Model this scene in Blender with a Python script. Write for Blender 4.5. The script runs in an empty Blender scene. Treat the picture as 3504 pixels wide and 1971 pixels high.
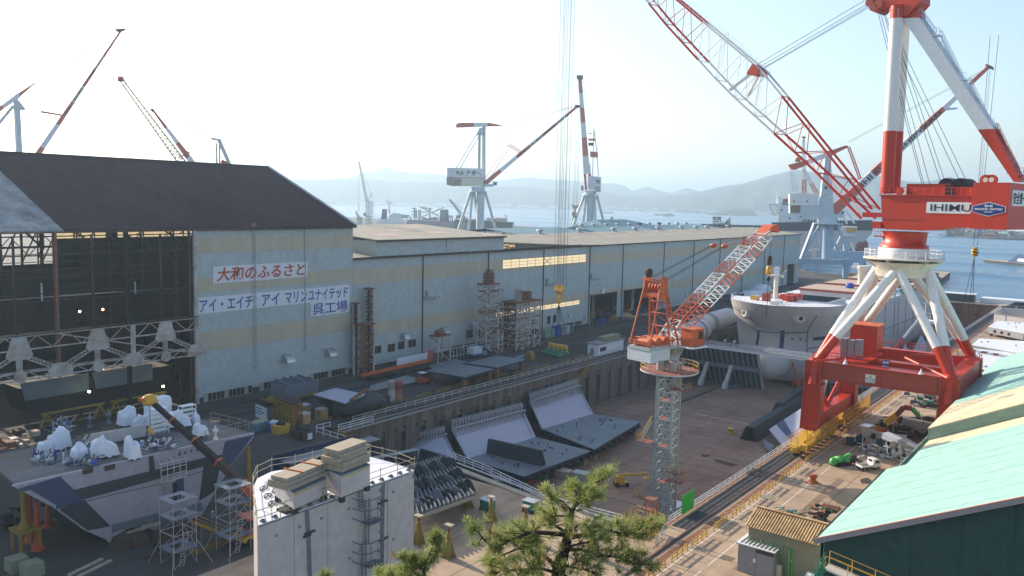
import bpy,bmesh,math,random
import numpy as np
from mathutils import Vector,Matrix
random.seed(7);RNG=np.random.default_rng(7)
S=bpy.context.scene
V=Vector
R=math.radians
# camera, world, sun, exposure
FPX,CXP,CYP,CAMH=2830.,1752.,985.5,45.
ROLL=math.atan( .0213);PITCH=math.atan(295.*math.cos(ROLL)/FPX);YAW=R(37.0917)
def ray(px,py):
 """direction in the world of a point of the photograph (3504 x 1971)"""
 u=(px-CXP)/FPX;v=(py-CYP)/FPX
 uu=u*math.cos(ROLL)+v*math.sin(ROLL);vv=-u*math.sin(ROLL)+v*math.cos(ROLL)
 x=uu;y=math.cos(PITCH)-vv*math.sin(PITCH);z=-math.sin(PITCH)-vv*math.cos(PITCH)
 c,s=math.cos(YAW),math.sin(YAW)
 return V((x*c-y*s,x*s+y*c,z))
CAMP=V((0,0,CAMH))
cam=bpy.data.cameras.new('camera');camo=bpy.data.objects.new('camera',cam);S.collection.objects.link(camo)
cam.sensor_width=36.;cam.lens=FPX/3504*36.;cam.clip_start= .5;cam.clip_end=60000
_f=ray(CXP,CYP).normalized();_r=(ray(CXP+1000,CYP)-ray(CXP,CYP)).normalized();_u=_r.cross(_f)
camo.matrix_world=Matrix(((_r.x,_u.x,-_f.x,0),(_r.y,_u.y,-_f.y,0),(_r.z,_u.z,-_f.z,CAMH),(0,0,0,1)))
S.camera=camo
SUN_EL=R(22.5);SUN_AZV=V((-math.cos(R(5)),math.sin(R(5)),0))
sunv=SUN_AZV*math.cos(SUN_EL)+V((0,0,math.sin(SUN_EL)))
W_=bpy.data.worlds.new('World');S.world=W_;W_.use_nodes=True
_nt=W_.node_tree;_bg=_nt.nodes['Background']
_sky=_nt.nodes.new('ShaderNodeTexSky');_sky.sky_type='NISHITA';_sky.sun_disc=False
_sky.sun_elevation=SUN_EL;_sky.sun_rotation=math.atan2(sunv.x,sunv.y)
_sky.air_density=1.;_sky.dust_density=1.6;_sky.ozone_density=1.
_nt.links.new(_sky.outputs[0],_bg.inputs[0]);_bg.inputs[1].default_value= .15
sl=bpy.data.lights.new('sun','SUN');sl.energy=5.;sl.angle=R( .5);sl.color=(1.,.85, .66)
slo=bpy.data.objects.new('sun',sl);S.collection.objects.link(slo)
slo.rotation_euler=sunv.to_track_quat('Z','Y').to_euler()
S.view_settings.view_transform='Standard';S.view_settings.look='None'
S.view_settings.gamma=1.;S.view_settings.use_curve_mapping=False
S.view_settings.exposure= .85
S.cycles.max_bounces=6;S.cycles.volume_bounces=0;S.cycles.use_denoising=True
# points on real planes
def G(px,py,z=0.):
 r=ray(px,py);return CAMP+r*((z-CAMH)/r.z)
def PX(px,py,x):
 r=ray(px,py);return CAMP+r*(x/r.x)
def PY(px,py,y):
 r=ray(px,py);return CAMP+r*(y/r.y)
def PP(px,py,o,n):
 r=ray(px,py);return CAMP+r*((o-CAMP).dot(n)/r.dot(n))
def at(px,dist):
 """a point of the sea-level compass bearing of px, dist metres away (level)"""
 yh=690.5+(px-CXP)*.0213;r=ray(px,yh);r.z=0
 return r.normalized()*dist
class Frame:
 """upright plane through o, facing level direction; q() reads a photo point off it"""
 def __init__(s,o,udir):
  s.o=V((o.x,o.y,0));s.u=V((udir.x,udir.y,0)).normalized();s.w=V((-s.u.y,s.u.x,0))
 def q(s,px,py,w=0.):
  p=PP(px,py,s.o+s.w*w,s.w);d=p-s.o
  return(d.dot(s.u),w,p.z)
 def P(s,u,w,z):return s.o+s.u*u+s.w*w+V((0,0,z))
 def Q(s,px,py,w=0.):return PP(px,py,s.o+s.w*w,s.w)
def facing(px,dist,skew=0.):
 o=at(px,dist);d=o.normalized();r=V((d.y,-d.x,0))
 a=R(skew);u=V((r.x*math.cos(a)-r.y*math.sin(a),r.x*math.sin(a)+r.y*math.cos(a),0))
 return Frame(o,u)
# materials
def mat(name,col,rough= .6,metal=0.,dirt= .25,dirtcol=None,scale= .6,streak=0.,bump=0.,corr=None,spec= .4,stain=None):
 m=bpy.data.materials.new(name);m.use_nodes=True;nt=m.node_tree;N=nt.nodes;L=nt.links
 b=N['Principled BSDF'];b.inputs['Roughness'].default_value=rough;b.inputs['Metallic'].default_value=metal
 b.inputs['Specular IOR Level'].default_value=spec
 geo=N.new('ShaderNodeNewGeometry')
 n1=N.new('ShaderNodeTexNoise');n1.inputs['Scale'].default_value=scale;n1.inputs['Detail'].default_value=6
 n1.inputs['Roughness'].default_value= .65
 if streak>0:
  mp=N.new('ShaderNodeMapping');mp.inputs['Scale'].default_value=(1,1, .12)
  L.new(geo.outputs['Position'],mp.inputs['Vector']);L.new(mp.outputs[0],n1.inputs['Vector'])
 else:
  L.new(geo.outputs['Position'],n1.inputs['Vector'])
 rp=N.new('ShaderNodeValToRGB');rp.color_ramp.elements[0].position= .38;rp.color_ramp.elements[1].position= .72
 L.new(n1.outputs['Fac'],rp.inputs['Fac'])
 mul=N.new('ShaderNodeMath');mul.operation='MULTIPLY';mul.inputs[1].default_value=max(dirt,streak)
 L.new(rp.outputs['Color'],mul.inputs[0])
 mx=N.new('ShaderNodeMix');mx.data_type='RGBA'
 mx.inputs['A'].default_value=(*col,1)
 dc=dirtcol or tuple(c* .55 for c in col)
 mx.inputs['B'].default_value=(*dc,1)
 L.new(mul.outputs[0],mx.inputs['Factor'])
 n2=N.new('ShaderNodeTexNoise');n2.inputs['Scale'].default_value=scale*7;n2.inputs['Detail'].default_value=4
 L.new(geo.outputs['Position'],n2.inputs['Vector'])
 mr=N.new('ShaderNodeMapRange');mr.inputs['From Min'].default_value= .3;mr.inputs['From Max'].default_value= .7
 mr.inputs['To Min'].default_value= .9;mr.inputs['To Max'].default_value=1.08
 L.new(n2.outputs['Fac'],mr.inputs['Value'])
 mm=N.new('ShaderNodeMix');mm.data_type='RGBA';mm.blend_type='MULTIPLY';mm.inputs['Factor'].default_value=1
 L.new(mx.outputs['Result'],mm.inputs['A']);L.new(mr.outputs[0],mm.inputs['B'])
 L.new(mm.outputs['Result'],b.inputs['Base Color'])
 if stain:
  n3=N.new('ShaderNodeTexNoise');n3.inputs['Scale'].default_value=stain[1];n3.inputs['Detail'].default_value=9;n3.inputs['Roughness'].default_value= .72;n3.inputs['Distortion'].default_value= .4
  mp3=N.new('ShaderNodeMapping');mp3.inputs['Scale'].default_value=stain[4];L.new(geo.outputs['Position'],mp3.inputs['Vector']);L.new(mp3.outputs[0],n3.inputs['Vector'])
  r3=N.new('ShaderNodeMapRange');r3.inputs['From Min'].default_value=stain[2];r3.inputs['From Max'].default_value=stain[3];r3.inputs['To Max'].default_value= .85;L.new(n3.outputs['Fac'],r3.inputs['Value'])
  m3=N.new('ShaderNodeMix');m3.data_type='RGBA';m3.inputs['B'].default_value=(*stain[0],1);L.new(r3.outputs[0],m3.inputs['Factor']);L.new(mm.outputs['Result'],m3.inputs['A']);L.new(m3.outputs['Result'],b.inputs['Base Color'])
 h=None
 if corr:
  sp=N.new('ShaderNodeSeparateXYZ');L.new(geo.outputs['Position'],sp.inputs[0])
  mu=N.new('ShaderNodeMath');mu.operation='MULTIPLY';mu.inputs[1].default_value=2*math.pi/corr[1]
  L.new(sp.outputs[corr[0]],mu.inputs[0])
  si=N.new('ShaderNodeMath');si.operation='SINE';L.new(mu.outputs[0],si.inputs[0])
  h=si.outputs[0];bump=bump or .3
 if bump>0:
  bp=N.new('ShaderNodeBump');bp.inputs['Strength'].default_value=bump;bp.inputs['Distance'].default_value= .06
  L.new(h if h else n2.outputs['Fac'],bp.inputs['Height']);L.new(bp.outputs[0],b.inputs['Normal'])
 return m
def emat(name,col,strength):
 m=bpy.data.materials.new(name);m.use_nodes=True;b=m.node_tree.nodes['Principled BSDF']
 b.inputs['Base Color'].default_value=(*col,1);b.inputs['Emission Color'].default_value=(*col,1)
 b.inputs['Emission Strength'].default_value=strength;b.inputs['Roughness'].default_value= .5
 return m
RUST=(.16, .06, .03)
M=dict(concrete=mat('concrete',(.42, .31, .215),.9,dirt= .7,dirtcol=(.3, .205, .14),scale= .09,bump= .2,stain=((.27, .175, .115),.22, .5, .66,(1, .35,1))),concrete_dark=mat('dark concrete',(.062, .06, .06),.9,dirt= .7,dirtcol=(.036, .032, .031),scale= .08,bump= .2,stain=((.11, .1, .095),.16, .52, .7,(1, .3,1))),floor=mat('dock floor concrete',(.29, .185, .13),.85,dirt= .85,dirtcol=(.12, .075, .056),scale= .07,bump= .2,stain=((.21, .175, .15),.3, .5, .68,(1, .25,1))),wallc=mat('dock wall concrete',(.2, .175, .15),.9,dirt= .8,dirtcol=(.06, .052, .045),scale= .5,streak= .95,bump= .3,stain=((.09, .055, .04),.8, .5, .68,(1,1, .15))),asphalt=mat('asphalt',(.05, .052, .055),.9,dirt= .5,scale= .2,bump= .2),clad=mat('pale blue cladding',(.4, .465, .465),.5,dirt= .25,dirtcol=(.33, .35, .33),scale= .12,streak= .3,corr=('Y',.9),bump= .12,stain=((.3, .27, .21),.5, .58, .8,(1,1, .1))),clad2=mat('beige translucent cladding',(.5, .445, .33),.5,dirt= .35,dirtcol=(.34, .29, .21),scale= .3,streak= .5,corr=('Y',1.1),bump= .25),roofdark=mat('dark brown sheet roof',(.056, .03, .036),.85,dirt= .6,dirtcol=(.024, .014, .016),scale= .06,corr=('Y',.9),bump= .1,spec= .05,stain=((.075, .045, .038),.12, .52, .75,(.25,1,1))),roofold=mat('weathered grey roof',(.3, .33, .34),.8,dirt= .95,dirtcol=(.1, .085, .08),scale= .25,streak= .8,corr=('Y',.9),bump= .3),rooftan=mat('tan sheet roof',(.34, .31, .24),.7,dirt= .4,dirtcol=(.25, .22, .17),scale= .04,corr=('Y',1.),bump= .3),roofpatch=mat('pink translucent roof panel',(.5, .36, .27),.6,dirt= .2,scale= .2),roofblue=mat('blue grey roof',(.13, .25, .29),.7,dirt= .4,dirtcol=(.08, .16, .2),scale= .05),roofgreen=mat('mint green roof',(.28, .48, .43),.6,dirt= .3,dirtcol=(.3, .48, .46),scale= .1,corr=('Y',.5),bump= .5,spec= .2,stain=((.32, .44, .4),.9, .55, .8,(.12,1,1))),roofyellow=mat('cream translucent roof',(.6, .53, .37),.6,dirt= .4,dirtcol=(.52, .43, .27),scale= .12,corr=('Y',.5),bump= .25,spec= .2),wallgreen=mat('dark green cladding',(.022, .07, .065),.65,dirt= .4,dirtcol=(.022, .072, .07),scale= .15,corr=('X',.6),bump= .2,spec= .2),fasciagreen=mat('grey green fascia',(.2, .3, .24),.6,dirt= .3,scale= .4),roofhut=mat('ochre corrugated roof',(.5, .34, .16),.8,dirt= .8,dirtcol=(.26, .13, .06),scale= .7,bump= .3),hutwall=mat('hut wall',(.22, .25, .17),.8,dirt= .6,dirtcol=(.3, .2, .13),scale= .25),grey=mat('grey paint',(.26, .26, .28),.6,scale= .8),hullgrey=mat('light grey hull paint',(.52, .49, .48),.55,dirt= .3,dirtcol=(.36, .34, .34),scale= .15,streak= .3),hullpatch=mat('blue grey weld primer',(.15, .18, .22),.6,dirt= .5,scale= .6),primer=mat('dark slate primer',(.028, .043, .052),.65,dirt= .5,dirtcol=(.055, .052, .052),scale= .3),primer2=mat('blue grey primer deck',(.13, .17, .2),.5,dirt= .6,dirtcol=(.09, .095, .1),scale= .25),hullshade=mat('lilac grey hull paint',(.33, .33, .39),.6,dirt= .35,dirtcol=(.24, .22, .25),scale= .25,streak= .4,stain=((.22, .16, .13),.7, .6, .8,(1,1, .2))),deckmix=mat('worn blue brown deck',(.085, .105, .13),.7,dirt= .9,dirtcol=(.12, .085, .055),scale= .35,bump= .2),navy=mat('blue primer',(.038, .068, .15),.6,dirt= .4,scale= .3),lilac=mat('pale lilac primer',(.42, .42, .5),.55,dirt= .25,scale= .5),red=mat('orange red paint',(.5, .034, .01),.42,dirt= .35,dirtcol=(.3, .03, .014),scale= .5,stain=((.26, .04, .02),1.6, .6, .78,(1,1, .2))),redold=mat('faded red paint',(.36, .06, .035),.6,dirt= .3,scale= .6),redlit=mat('red paint lightened against shade',(.56, .12, .07),.6,dirt= .2,scale= .3),white=mat('white paint',(.74, .74, .74),.42,dirt= .15,dirtcol=(.6, .56, .5),scale= .5),cream=mat('cream white paint',(.7, .66, .56),.45,dirt= .25,dirtcol=(.5, .44, .33),scale= .6,streak= .3),orange=mat('orange paint',(.55, .11, .03),.5,dirt= .35,dirtcol=(.3, .06, .02),scale=1.2),paleblue=mat('pale blue crane paint',(.54, .61, .65),.5,dirt= .3,dirtcol=(.42, .46, .48),scale= .5),paleteal=mat('pale grey green steel',(.4, .46, .46),.5,dirt= .35,dirtcol=(.26, .28, .27),scale=1.5),craneblue=mat('sky blue portal paint',(.36, .48, .6),.5,dirt= .35,dirtcol=(.2, .27, .34),scale= .5),yellow=mat('yellow paint',(.66, .38, .04),.5,dirt= .4,dirtcol=(.35, .2, .05),scale=1.5),yellowdull=mat('dull yellow paint',(.3, .2, .035),.7,dirt= .6,dirtcol=(.15, .1, .03),scale=1.5),rust=mat('rusty steel',(.24, .1, .055),.85,dirt= .8,dirtcol=(.1, .05, .03),scale=1.2),rustdark=mat('dark rusty steel',(.075, .048, .036),.9,dirt= .6,scale=1.),rustwhite=mat('rust stained white paint',(.5, .49, .47),.7,dirt= .75,dirtcol=(.28, .13, .06),scale= .5),dark=mat('dark steel and painted bay shade',(.01, .012, .014),.8,dirt= .6,dirtcol=(.02, .016, .014),scale= .6),black=mat('black',(.012, .012, .014),.6,dirt= .2),rail=mat('dark rail steel',(.03, .026, .03),.5,metal= .3,scale=1.),timber=mat('weathered timber',(.42, .36, .27),.85,dirt= .5,dirtcol=(.22, .18, .13),scale=1.5),tarp=mat('white tarpaulin',(.72, .74, .8),.6,dirt= .15,scale=1.,bump= .15),steel=mat('bare shiny steel',(.55, .55, .56),.32,metal= .85,dirt= .4,scale=1.2),galv=mat('galvanised steel',(.42, .43, .45),.5,metal= .3,dirt= .3,scale=1.5),blue=mat('blue',(.02, .06, .42),.5,dirt= .2),blueink=mat('blue sign ink',(.05, .1, .34),.7,dirt= .3,dirtcol=(.09, .14, .36),scale= .8),navyink=mat('navy sign',(.012, .03, .18),.4,dirt= .1),redink=mat('red sign ink',(.5, .075, .03),.7,dirt= .3,scale= .8),blackink=mat('black sign ink',(.015, .015, .02),.6,dirt= .1),greenink=mat('green',(.02, .3, .14),.6,dirt= .2),greenbright=mat('bright green sheet',(.03, .5, .05),.6,dirt= .25,dirtcol=(.02, .33, .05),scale=1.5),green=mat('green machine paint',(.03, .22, .12),.5,dirt= .4,scale=1.5),limegreen=mat('lime green machine paint',(.1, .45, .1),.5,dirt= .3,scale=1.5),sign=mat('white sign board',(.7, .72, .76),.6,dirt= .2,scale= .5),glassdark=mat('dark window glass',(.03, .035, .04),.15,dirt= .3,scale= .5,spec= .6),frame=mat('window frame',(.34, .32, .27),.6,dirt= .4,scale=1.),deckred=mat('red brown deck paint',(.3, .11, .09),.7,dirt= .4,scale= .5),boot=mat('red antifouling',(.32, .06, .05),.6,dirt= .3,scale= .4),rubber=mat('rubber',(.02, .02, .02),.8),wire=mat('wire rope',(.07, .07, .08),.6,metal= .4,dirt= .1),earth=mat('dark rubble',(.05, .042, .038),.95,dirt= .6,scale= .8,bump= .5),glow=emat('translucent sheet with painted sunlight',(1.,.74, .42),.4),glow2=emat('bright opening sky',(.75, .85,1.),.4),lamp1=emat('yellow green lamp',(.9,1.,.4),14.),lamp2=emat('orange lamp',(1.,.4, .1),14.),)  # glow emits by itself, standing in for sun through the sheets
# mesh builder
def basis(d,up=None):
 d=d.normalized();up=up or V((0,0,1))
 if abs(d.dot(up))>.985:up=V((0,1,0))if abs(d.y)<.9 else V((1,0,0))
 a=up.cross(d).normalized();b=d.cross(a).normalized()
 return a,b
class MB:
 def __init__(s):s.v=[];s.f=[];s.mi=[];s.m=[];s.sm=[]
 def _m(s,m):
  if m not in s.m:s.m.append(m)
  return s.m.index(m)
 def add(s,vs,fs,m,smooth=False):
  o=len(s.v);k=s._m(m);s.v+=[tuple(v)for v in vs]
  for f in fs:s.f.append([i+o for i in f]);s.mi.append(k);s.sm.append(smooth)
  return s
 def quad(s,a,b,c,d,m):return s.add([a,b,c,d],[(0,1,2,3)],m)
 def poly(s,pts,m):return s.add(pts,[tuple(range(len(pts)))],m)
 def hexa(s,p,m):
  """8 corners: bottom ring 0-3, top ring 4-7"""
  return s.add(p,[(3,2,1,0),(4,5,6,7),(0,1,5,4),(1,2,6,5),(2,3,7,6),(3,0,4,7)],m)
 def box(s,lo,hi,m,fr=None):
  x0,y0,z0=lo;x1,y1,z1=hi
  if x0>x1:x0,x1=x1,x0
  if y0>y1:y0,y1=y1,y0
  if z0>z1:z0,z1=z1,z0
  c=[(x0,y0,z0),(x1,y0,z0),(x1,y1,z0),(x0,y1,z0),(x0,y0,z1),(x1,y0,z1),(x1,y1,z1),(x0,y1,z1)]
  if fr:c=[fr.P(*q)for q in c]
  return s.hexa(c,m)
 def bar(s,p,q,w,h,m,up=None,w2=None,h2=None):
  p=V(p);q=V(q);a,b=basis(q-p,up);w2=w if w2 is None else w2;h2=h if h2 is None else h2
  c=[p-a*w/2-b*h/2,p+a*w/2-b*h/2,p+a*w/2+b*h/2,p-a*w/2+b*h/2,q-a*w2/2-b*h2/2,q+a*w2/2-b*h2/2,q+a*w2/2+b*h2/2,q-a*w2/2+b*h2/2]
  return s.hexa(c,m)
 def tube(s,p,q,r,m,n=8,r2=None,cap=True):
  p=V(p);q=V(q);r2=r if r2 is None else r2;a,b=basis(q-p);vs=[]
  for c,rr in((p,r),(q,r2)):
   for i in range(n):
    t=2*math.pi*i/n;vs.append(c+a*rr*math.cos(t)+b*rr*math.sin(t))
  fs=[(i,(i+1)%n,n+(i+1)%n,n+i)for i in range(n)]
  s.add(vs,fs,m,n>6)
  if cap:s.add(vs,[tuple(range(n-1,-1,-1)),tuple(range(n,2*n))],m)
  return s
 def path(s,pts,r,m,n=5):
  for a,b in zip(pts[:-1],pts[1:]):s.tube(a,b,r,m,n)
  return s
 def prism(s,pts,off,m,side=None):
  """flat outline pts pushed along off"""
  n=len(pts);off=V(off);vs=[V(p)for p in pts]+[V(p)+off for p in pts]
  s.add(vs,[tuple(range(n-1,-1,-1)),tuple(range(n,2*n))],m)
  return s.add(vs,[(i,(i+1)%n,n+(i+1)%n,n+i)for i in range(n)],side or m)
 def lathe(s,o,prof,m,n=16,axis=None):
  o=V(o);ax=V(axis or(0,0,1)).normalized();a,b=basis(ax);vs=[];fs=[]
  for r,z in prof:
   for i in range(n):
    t=2*math.pi*i/n;vs.append(o+ax*z+a*r*math.cos(t)+b*r*math.sin(t))
  for k in range(len(prof)-1):
   for i in range(n):fs.append((k*n+i,k*n+(i+1)%n,(k+1)*n+(i+1)%n,(k+1)*n+i))
  s.add(vs,fs,m,True)
  k=len(prof)-1
  return s.add(vs,[tuple(range(n-1,-1,-1)),tuple(range(k*n,k*n+n))],m)
 def blob(s,c,r,m,n=8,jit= .15,seed=0):
  rr=random.Random(seed);vs=[V(c)+V((0,0,r[2]))];rings=5
  for k in range(1,rings):
   ph=math.pi*k/rings
   for i in range(n):
    t=2*math.pi*i/n;j=1+rr.uniform(-jit,jit)
    vs.append(V(c)+V((r[0]*math.sin(ph)*math.cos(t)*j,r[1]*math.sin(ph)*math.sin(t)*j,r[2]*math.cos(ph)*j)))
  vs.append(V(c)-V((0,0,r[2])));fs=[(0,1+i,1+(i+1)%n)for i in range(n)]
  for k in range(rings-2):
   for i in range(n):fs.append((1+k*n+i,1+(k+1)*n+i,1+(k+1)*n+(i+1)%n,1+k*n+(i+1)%n))
  e=len(vs)-1;o=1+(rings-2)*n
  fs+=[(o+i,e,o+(i+1)%n)for i in range(n)]
  return s.add(vs,fs,m,True)
 def truss(s,a0,a1,b0,b1,n,r,m,kind='w',sq=False):
  """flat truss between chord a0-a1 and chord b0-b1"""
  a0,a1,b0,b1=V(a0),V(a1),V(b0),V(b1)
  ad=(lambda p,q,rr:s.bar(p,q,rr*1.8,rr*1.8,m))if sq else(lambda p,q,rr:s.tube(p,q,rr,m,5,cap=False))
  ad(a0,a1,r);ad(b0,b1,r)
  for i in range(n+1):
   t=i/n;A=a0.lerp(a1,t);B=b0.lerp(b1,t)
   if kind!='w' or i in(0,n):ad(A,B,r* .7)
   if i<n:
    A2=a0.lerp(a1,(i+1)/n);B2=b0.lerp(b1,(i+1)/n)
    if kind=='x':ad(A,B2,r* .6);ad(B,A2,r* .6)
    elif i%2==0:ad(A,B2,r* .6)
    else:ad(B,A2,r* .6)
  return s
COL=S.collection
def obj(name,mb,parent=None,label=None):
 me=bpy.data.meshes.new(name);me.from_pydata(mb.v,[],mb.f)
 for m in mb.m:me.materials.append(M[m]if isinstance(m,str)else m)
 me.polygons.foreach_set('material_index',mb.mi);me.polygons.foreach_set('use_smooth',mb.sm)
 me.validate();me.update()
 o=bpy.data.objects.new(name,me);COL.objects.link(o)
 if parent:
  o.parent=parent;o.matrix_parent_inverse=parent.matrix_basis.inverted()
 if label:o['label']=label
 return o
def tag(o,label,cat,group=None):
 o['label']=label;o['category']=cat
 if group:o['group']=group
 return o
def thing(name,label,cat,loc=(0,0,0),group=None):
 o=bpy.data.objects.new(name,None);COL.objects.link(o);o.location=loc;o.empty_display_size= .5
 return tag(o,label,cat,group)
def one(name,mb,label,cat,group=None):return tag(obj(name,mb),label,cat,group)
def struct(name,mb,parent=None):
 o=obj(name,mb,parent)
 if not parent:o['kind']='structure'
 return o
def stuff(o):o['kind']='stuff';return o
def dup(root,delta,label,parent=None):
 """copy of a thing moved by delta, parts and sub-parts with it"""
 def cp(o,par):
  c=o.copy();COL.objects.link(c);c.parent=par
  for ch in o.children:cp(ch,c)
  return c
 r=cp(root,parent);r.location=root.location+V(delta)
 if label:r['label']=label
 return r
_unit={}
def unit(kind,m):
 k=(kind,m)
 if k not in _unit:
  b=MB()
  if kind=='rod':b.tube((0,0,0),(0,0,1),1.,m,6)
  else:b.hexa([V(c)for c in((-.5,-.5,0),(.5,-.5,0),(.5, .5,0),(-.5, .5,0),(-.5,-.5,1),(.5,-.5,1),(.5, .5,1),(-.5, .5,1))],m)
  me=bpy.data.meshes.new(kind);me.from_pydata(b.v,[],b.f);me.materials.append(M[m])
  if kind=='rod':me.polygons.foreach_set('use_smooth',[len(p)==4 for p in b.f])
  me.update();_unit[k]=me
 return _unit[k]
def member(name,p,q,r,m,parent,kind='rod',h=None,up=None):
 """one straight piece from p to q as an object of its own"""
 p=V(p);q=V(q);d=q-p;a,b=basis(d,up);h=r if h is None else h
 o=bpy.data.objects.new(name,unit(kind,m));COL.objects.link(o)
 w=Matrix(((a.x*r,b.x*h,d.x,p.x),(a.y*r,b.y*h,d.y,p.y),(a.z*r,b.z*h,d.z,p.z),(0,0,0,1)))
 if parent:o.parent=parent;o.matrix_parent_inverse=parent.matrix_basis.inverted()
 o.matrix_basis=w
 return o
def text3d(name,s,o,right,up,size,m,parent=None,depth= .03,fit=None,bold=0.,shear=0.):
 """lettering laid on a surface: o = lower left corner of the first character"""
 c=bpy.data.curves.new(name,'FONT');c.body=s;c.size=size;c.extrude=depth;c.offset=bold;c.shear=shear
 c.resolution_u=3
 tmp=bpy.data.objects.new('t',c);COL.objects.link(tmp)
 bpy.context.view_layer.update()
 me=bpy.data.meshes.new_from_object(tmp.evaluated_get(bpy.context.evaluated_depsgraph_get()))
 COL.objects.unlink(tmp);bpy.data.objects.remove(tmp);bpy.data.curves.remove(c)
 co=np.empty(len(me.vertices)*3);me.vertices.foreach_get('co',co);co=co.reshape(-1,3)
 w=co[:,0].max()-co[:,0].min();hh=co[:,1].max()-co[:,1].min()
 right=V(right).normalized();up=V(up).normalized();n=right.cross(up)
 sx,sy=1.,1.
 if fit:sx=fit[0]/w;sy=fit[1]/hh
 X=(co[:,0]-co[:,0].min())*sx;Y=(co[:,1]-co[:,1].min())*sy;Z=co[:,2]
 P=np.array(o)[None,:]+X[:,None]*np.array(right)+Y[:,None]*np.array(up)+Z[:,None]*np.array(n)
 me.vertices.foreach_set('co',P.ravel());me.materials.clear();me.materials.append(M[m]);me.update();me.name=name
 ob=bpy.data.objects.new(name,me);COL.objects.link(ob)
 if parent:ob.parent=parent;ob.matrix_parent_inverse=parent.matrix_basis.inverted()
 return ob
def railing(name,pts,h,m,parent=None,step=2.,r= .04,rails=(1.,.5),label=None,cat='railing',group=None,posts=True):
 """handrail along pts: each post and rail a part; one mesh when it belongs to a thing"""
 pts=[V(p)for p in pts];top=V((0,0,h))
 if parent is None:
  root=thing(name,label,cat,pts[0],group)
  for a,b in zip(pts[:-1],pts[1:]):
   n=max(1,round((b-a).length/step))
   for k in rails:member('rail',a+top*k,b+top*k,r,m,root)
   for i in range(n+1):
    if posts:p=a.lerp(b,i/n);member('post',p,p+top,r*1.1,m,root)
  return root
 mb=MB()
 for a,b in zip(pts[:-1],pts[1:]):
  n=max(1,round((b-a).length/step))
  for k in rails:mb.tube(a+top*k,b+top*k,r,m,4,cap=False)
  for i in range(n+1):p=a.lerp(b,i/n);mb.tube(p,p+top,r*1.1,m,4,cap=False)
 return obj(name,mb,parent)
def lattice(mb,p,q,w,h,n,rc,rb,m,up=None,w2=None,h2=None,cols=None,x=False):
 """four-chord lattice mast from p to q; m may change along its length (cols = [(t, mat)...])"""
 p=V(p);q=V(q);a,b=basis(q-p,up);w2=w if w2 is None else w2;h2=h if h2 is None else h2
 def corner(t,i):
  sa,sb=((-1,-1),(1,-1),(1,1),(-1,1))[i]
  return p.lerp(q,t)+a*sa*(w+(w2-w)*t)/2+b*sb*(h+(h2-h)*t)/2
 def cm(t):
  if not cols:return m
  for tt,c in cols:
   if t<tt:return c
  return cols[-1][1]
 for k in range(n):
  t0,t1=k/n,(k+1)/n;c=cm((t0+t1)/2)
  for i in range(4):
   j=(i+1)%4
   mb.tube(corner(t0,i),corner(t1,i),rc,c,5,cap=False)
   mb.tube(corner(t0,i),corner(t0,j),rb,c,4,cap=False)
   if x:
    mb.tube(corner(t0,i),corner(t1,j),rb,c,4,cap=False);mb.tube(corner(t0,j),corner(t1,i),rb,c,4,cap=False)
   elif k%2==0:mb.tube(corner(t0,i),corner(t1,j),rb,c,4,cap=False)
   else:mb.tube(corner(t0,j),corner(t1,i),rb,c,4,cap=False)
 for i in range(4):mb.tube(corner(1,i),corner(1,(i+1)%4),rb,cm(1),4,cap=False)
 return mb
# extra materials that need their own nodes
def water_mat():
 m=bpy.data.materials.new('sea water');m.use_nodes=True;nt=m.node_tree;N=nt.nodes;L=nt.links
 b=N['Principled BSDF'];b.inputs['Base Color'].default_value=(.03, .13, .26,1)
 b.inputs['Roughness'].default_value= .16;b.inputs['IOR'].default_value=1.33
 geo=N.new('ShaderNodeNewGeometry');mp=N.new('ShaderNodeMapping');mp.inputs['Rotation'].default_value=(0,0,R(30))
 mp.inputs['Scale'].default_value=(.05, .16, .1);L.new(geo.outputs['Position'],mp.inputs['Vector'])
 n=N.new('ShaderNodeTexNoise');n.inputs['Scale'].default_value=1.;n.inputs['Detail'].default_value=8;n.inputs['Roughness'].default_value= .7
 L.new(mp.outputs[0],n.inputs['Vector'])
 bp=N.new('ShaderNodeBump');bp.inputs['Strength'].default_value= .55;bp.inputs['Distance'].default_value=1.5
 L.new(n.outputs['Fac'],bp.inputs['Height']);L.new(bp.outputs[0],b.inputs['Normal'])
 n3=N.new('ShaderNodeTexNoise');mp3=N.new('ShaderNodeMapping');mp3.inputs['Rotation'].default_value=(0,0,R(37))
 mp3.inputs['Scale'].default_value=(.0016, .012, .01)
 L.new(geo.outputs['Position'],mp3.inputs['Vector']);L.new(mp3.outputs[0],n3.inputs['Vector']);n3.inputs['Scale'].default_value=1;n3.inputs['Detail'].default_value=5
 mr=N.new('ShaderNodeMapRange');mr.inputs['From Min'].default_value= .35;mr.inputs['From Max'].default_value= .7
 mr.inputs['To Min'].default_value= .12;mr.inputs['To Max'].default_value= .42
 L.new(n3.outputs['Fac'],mr.inputs['Value']);L.new(mr.outputs[0],b.inputs['Roughness'])
 return m
M['water']=water_mat()
M['forest']=mat('wooded hillside',(.035, .065, .05),.95,dirt= .8,dirtcol=(.11, .1, .06),scale= .004,bump=0.,spec= .1)
M['haze']=None
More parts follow.
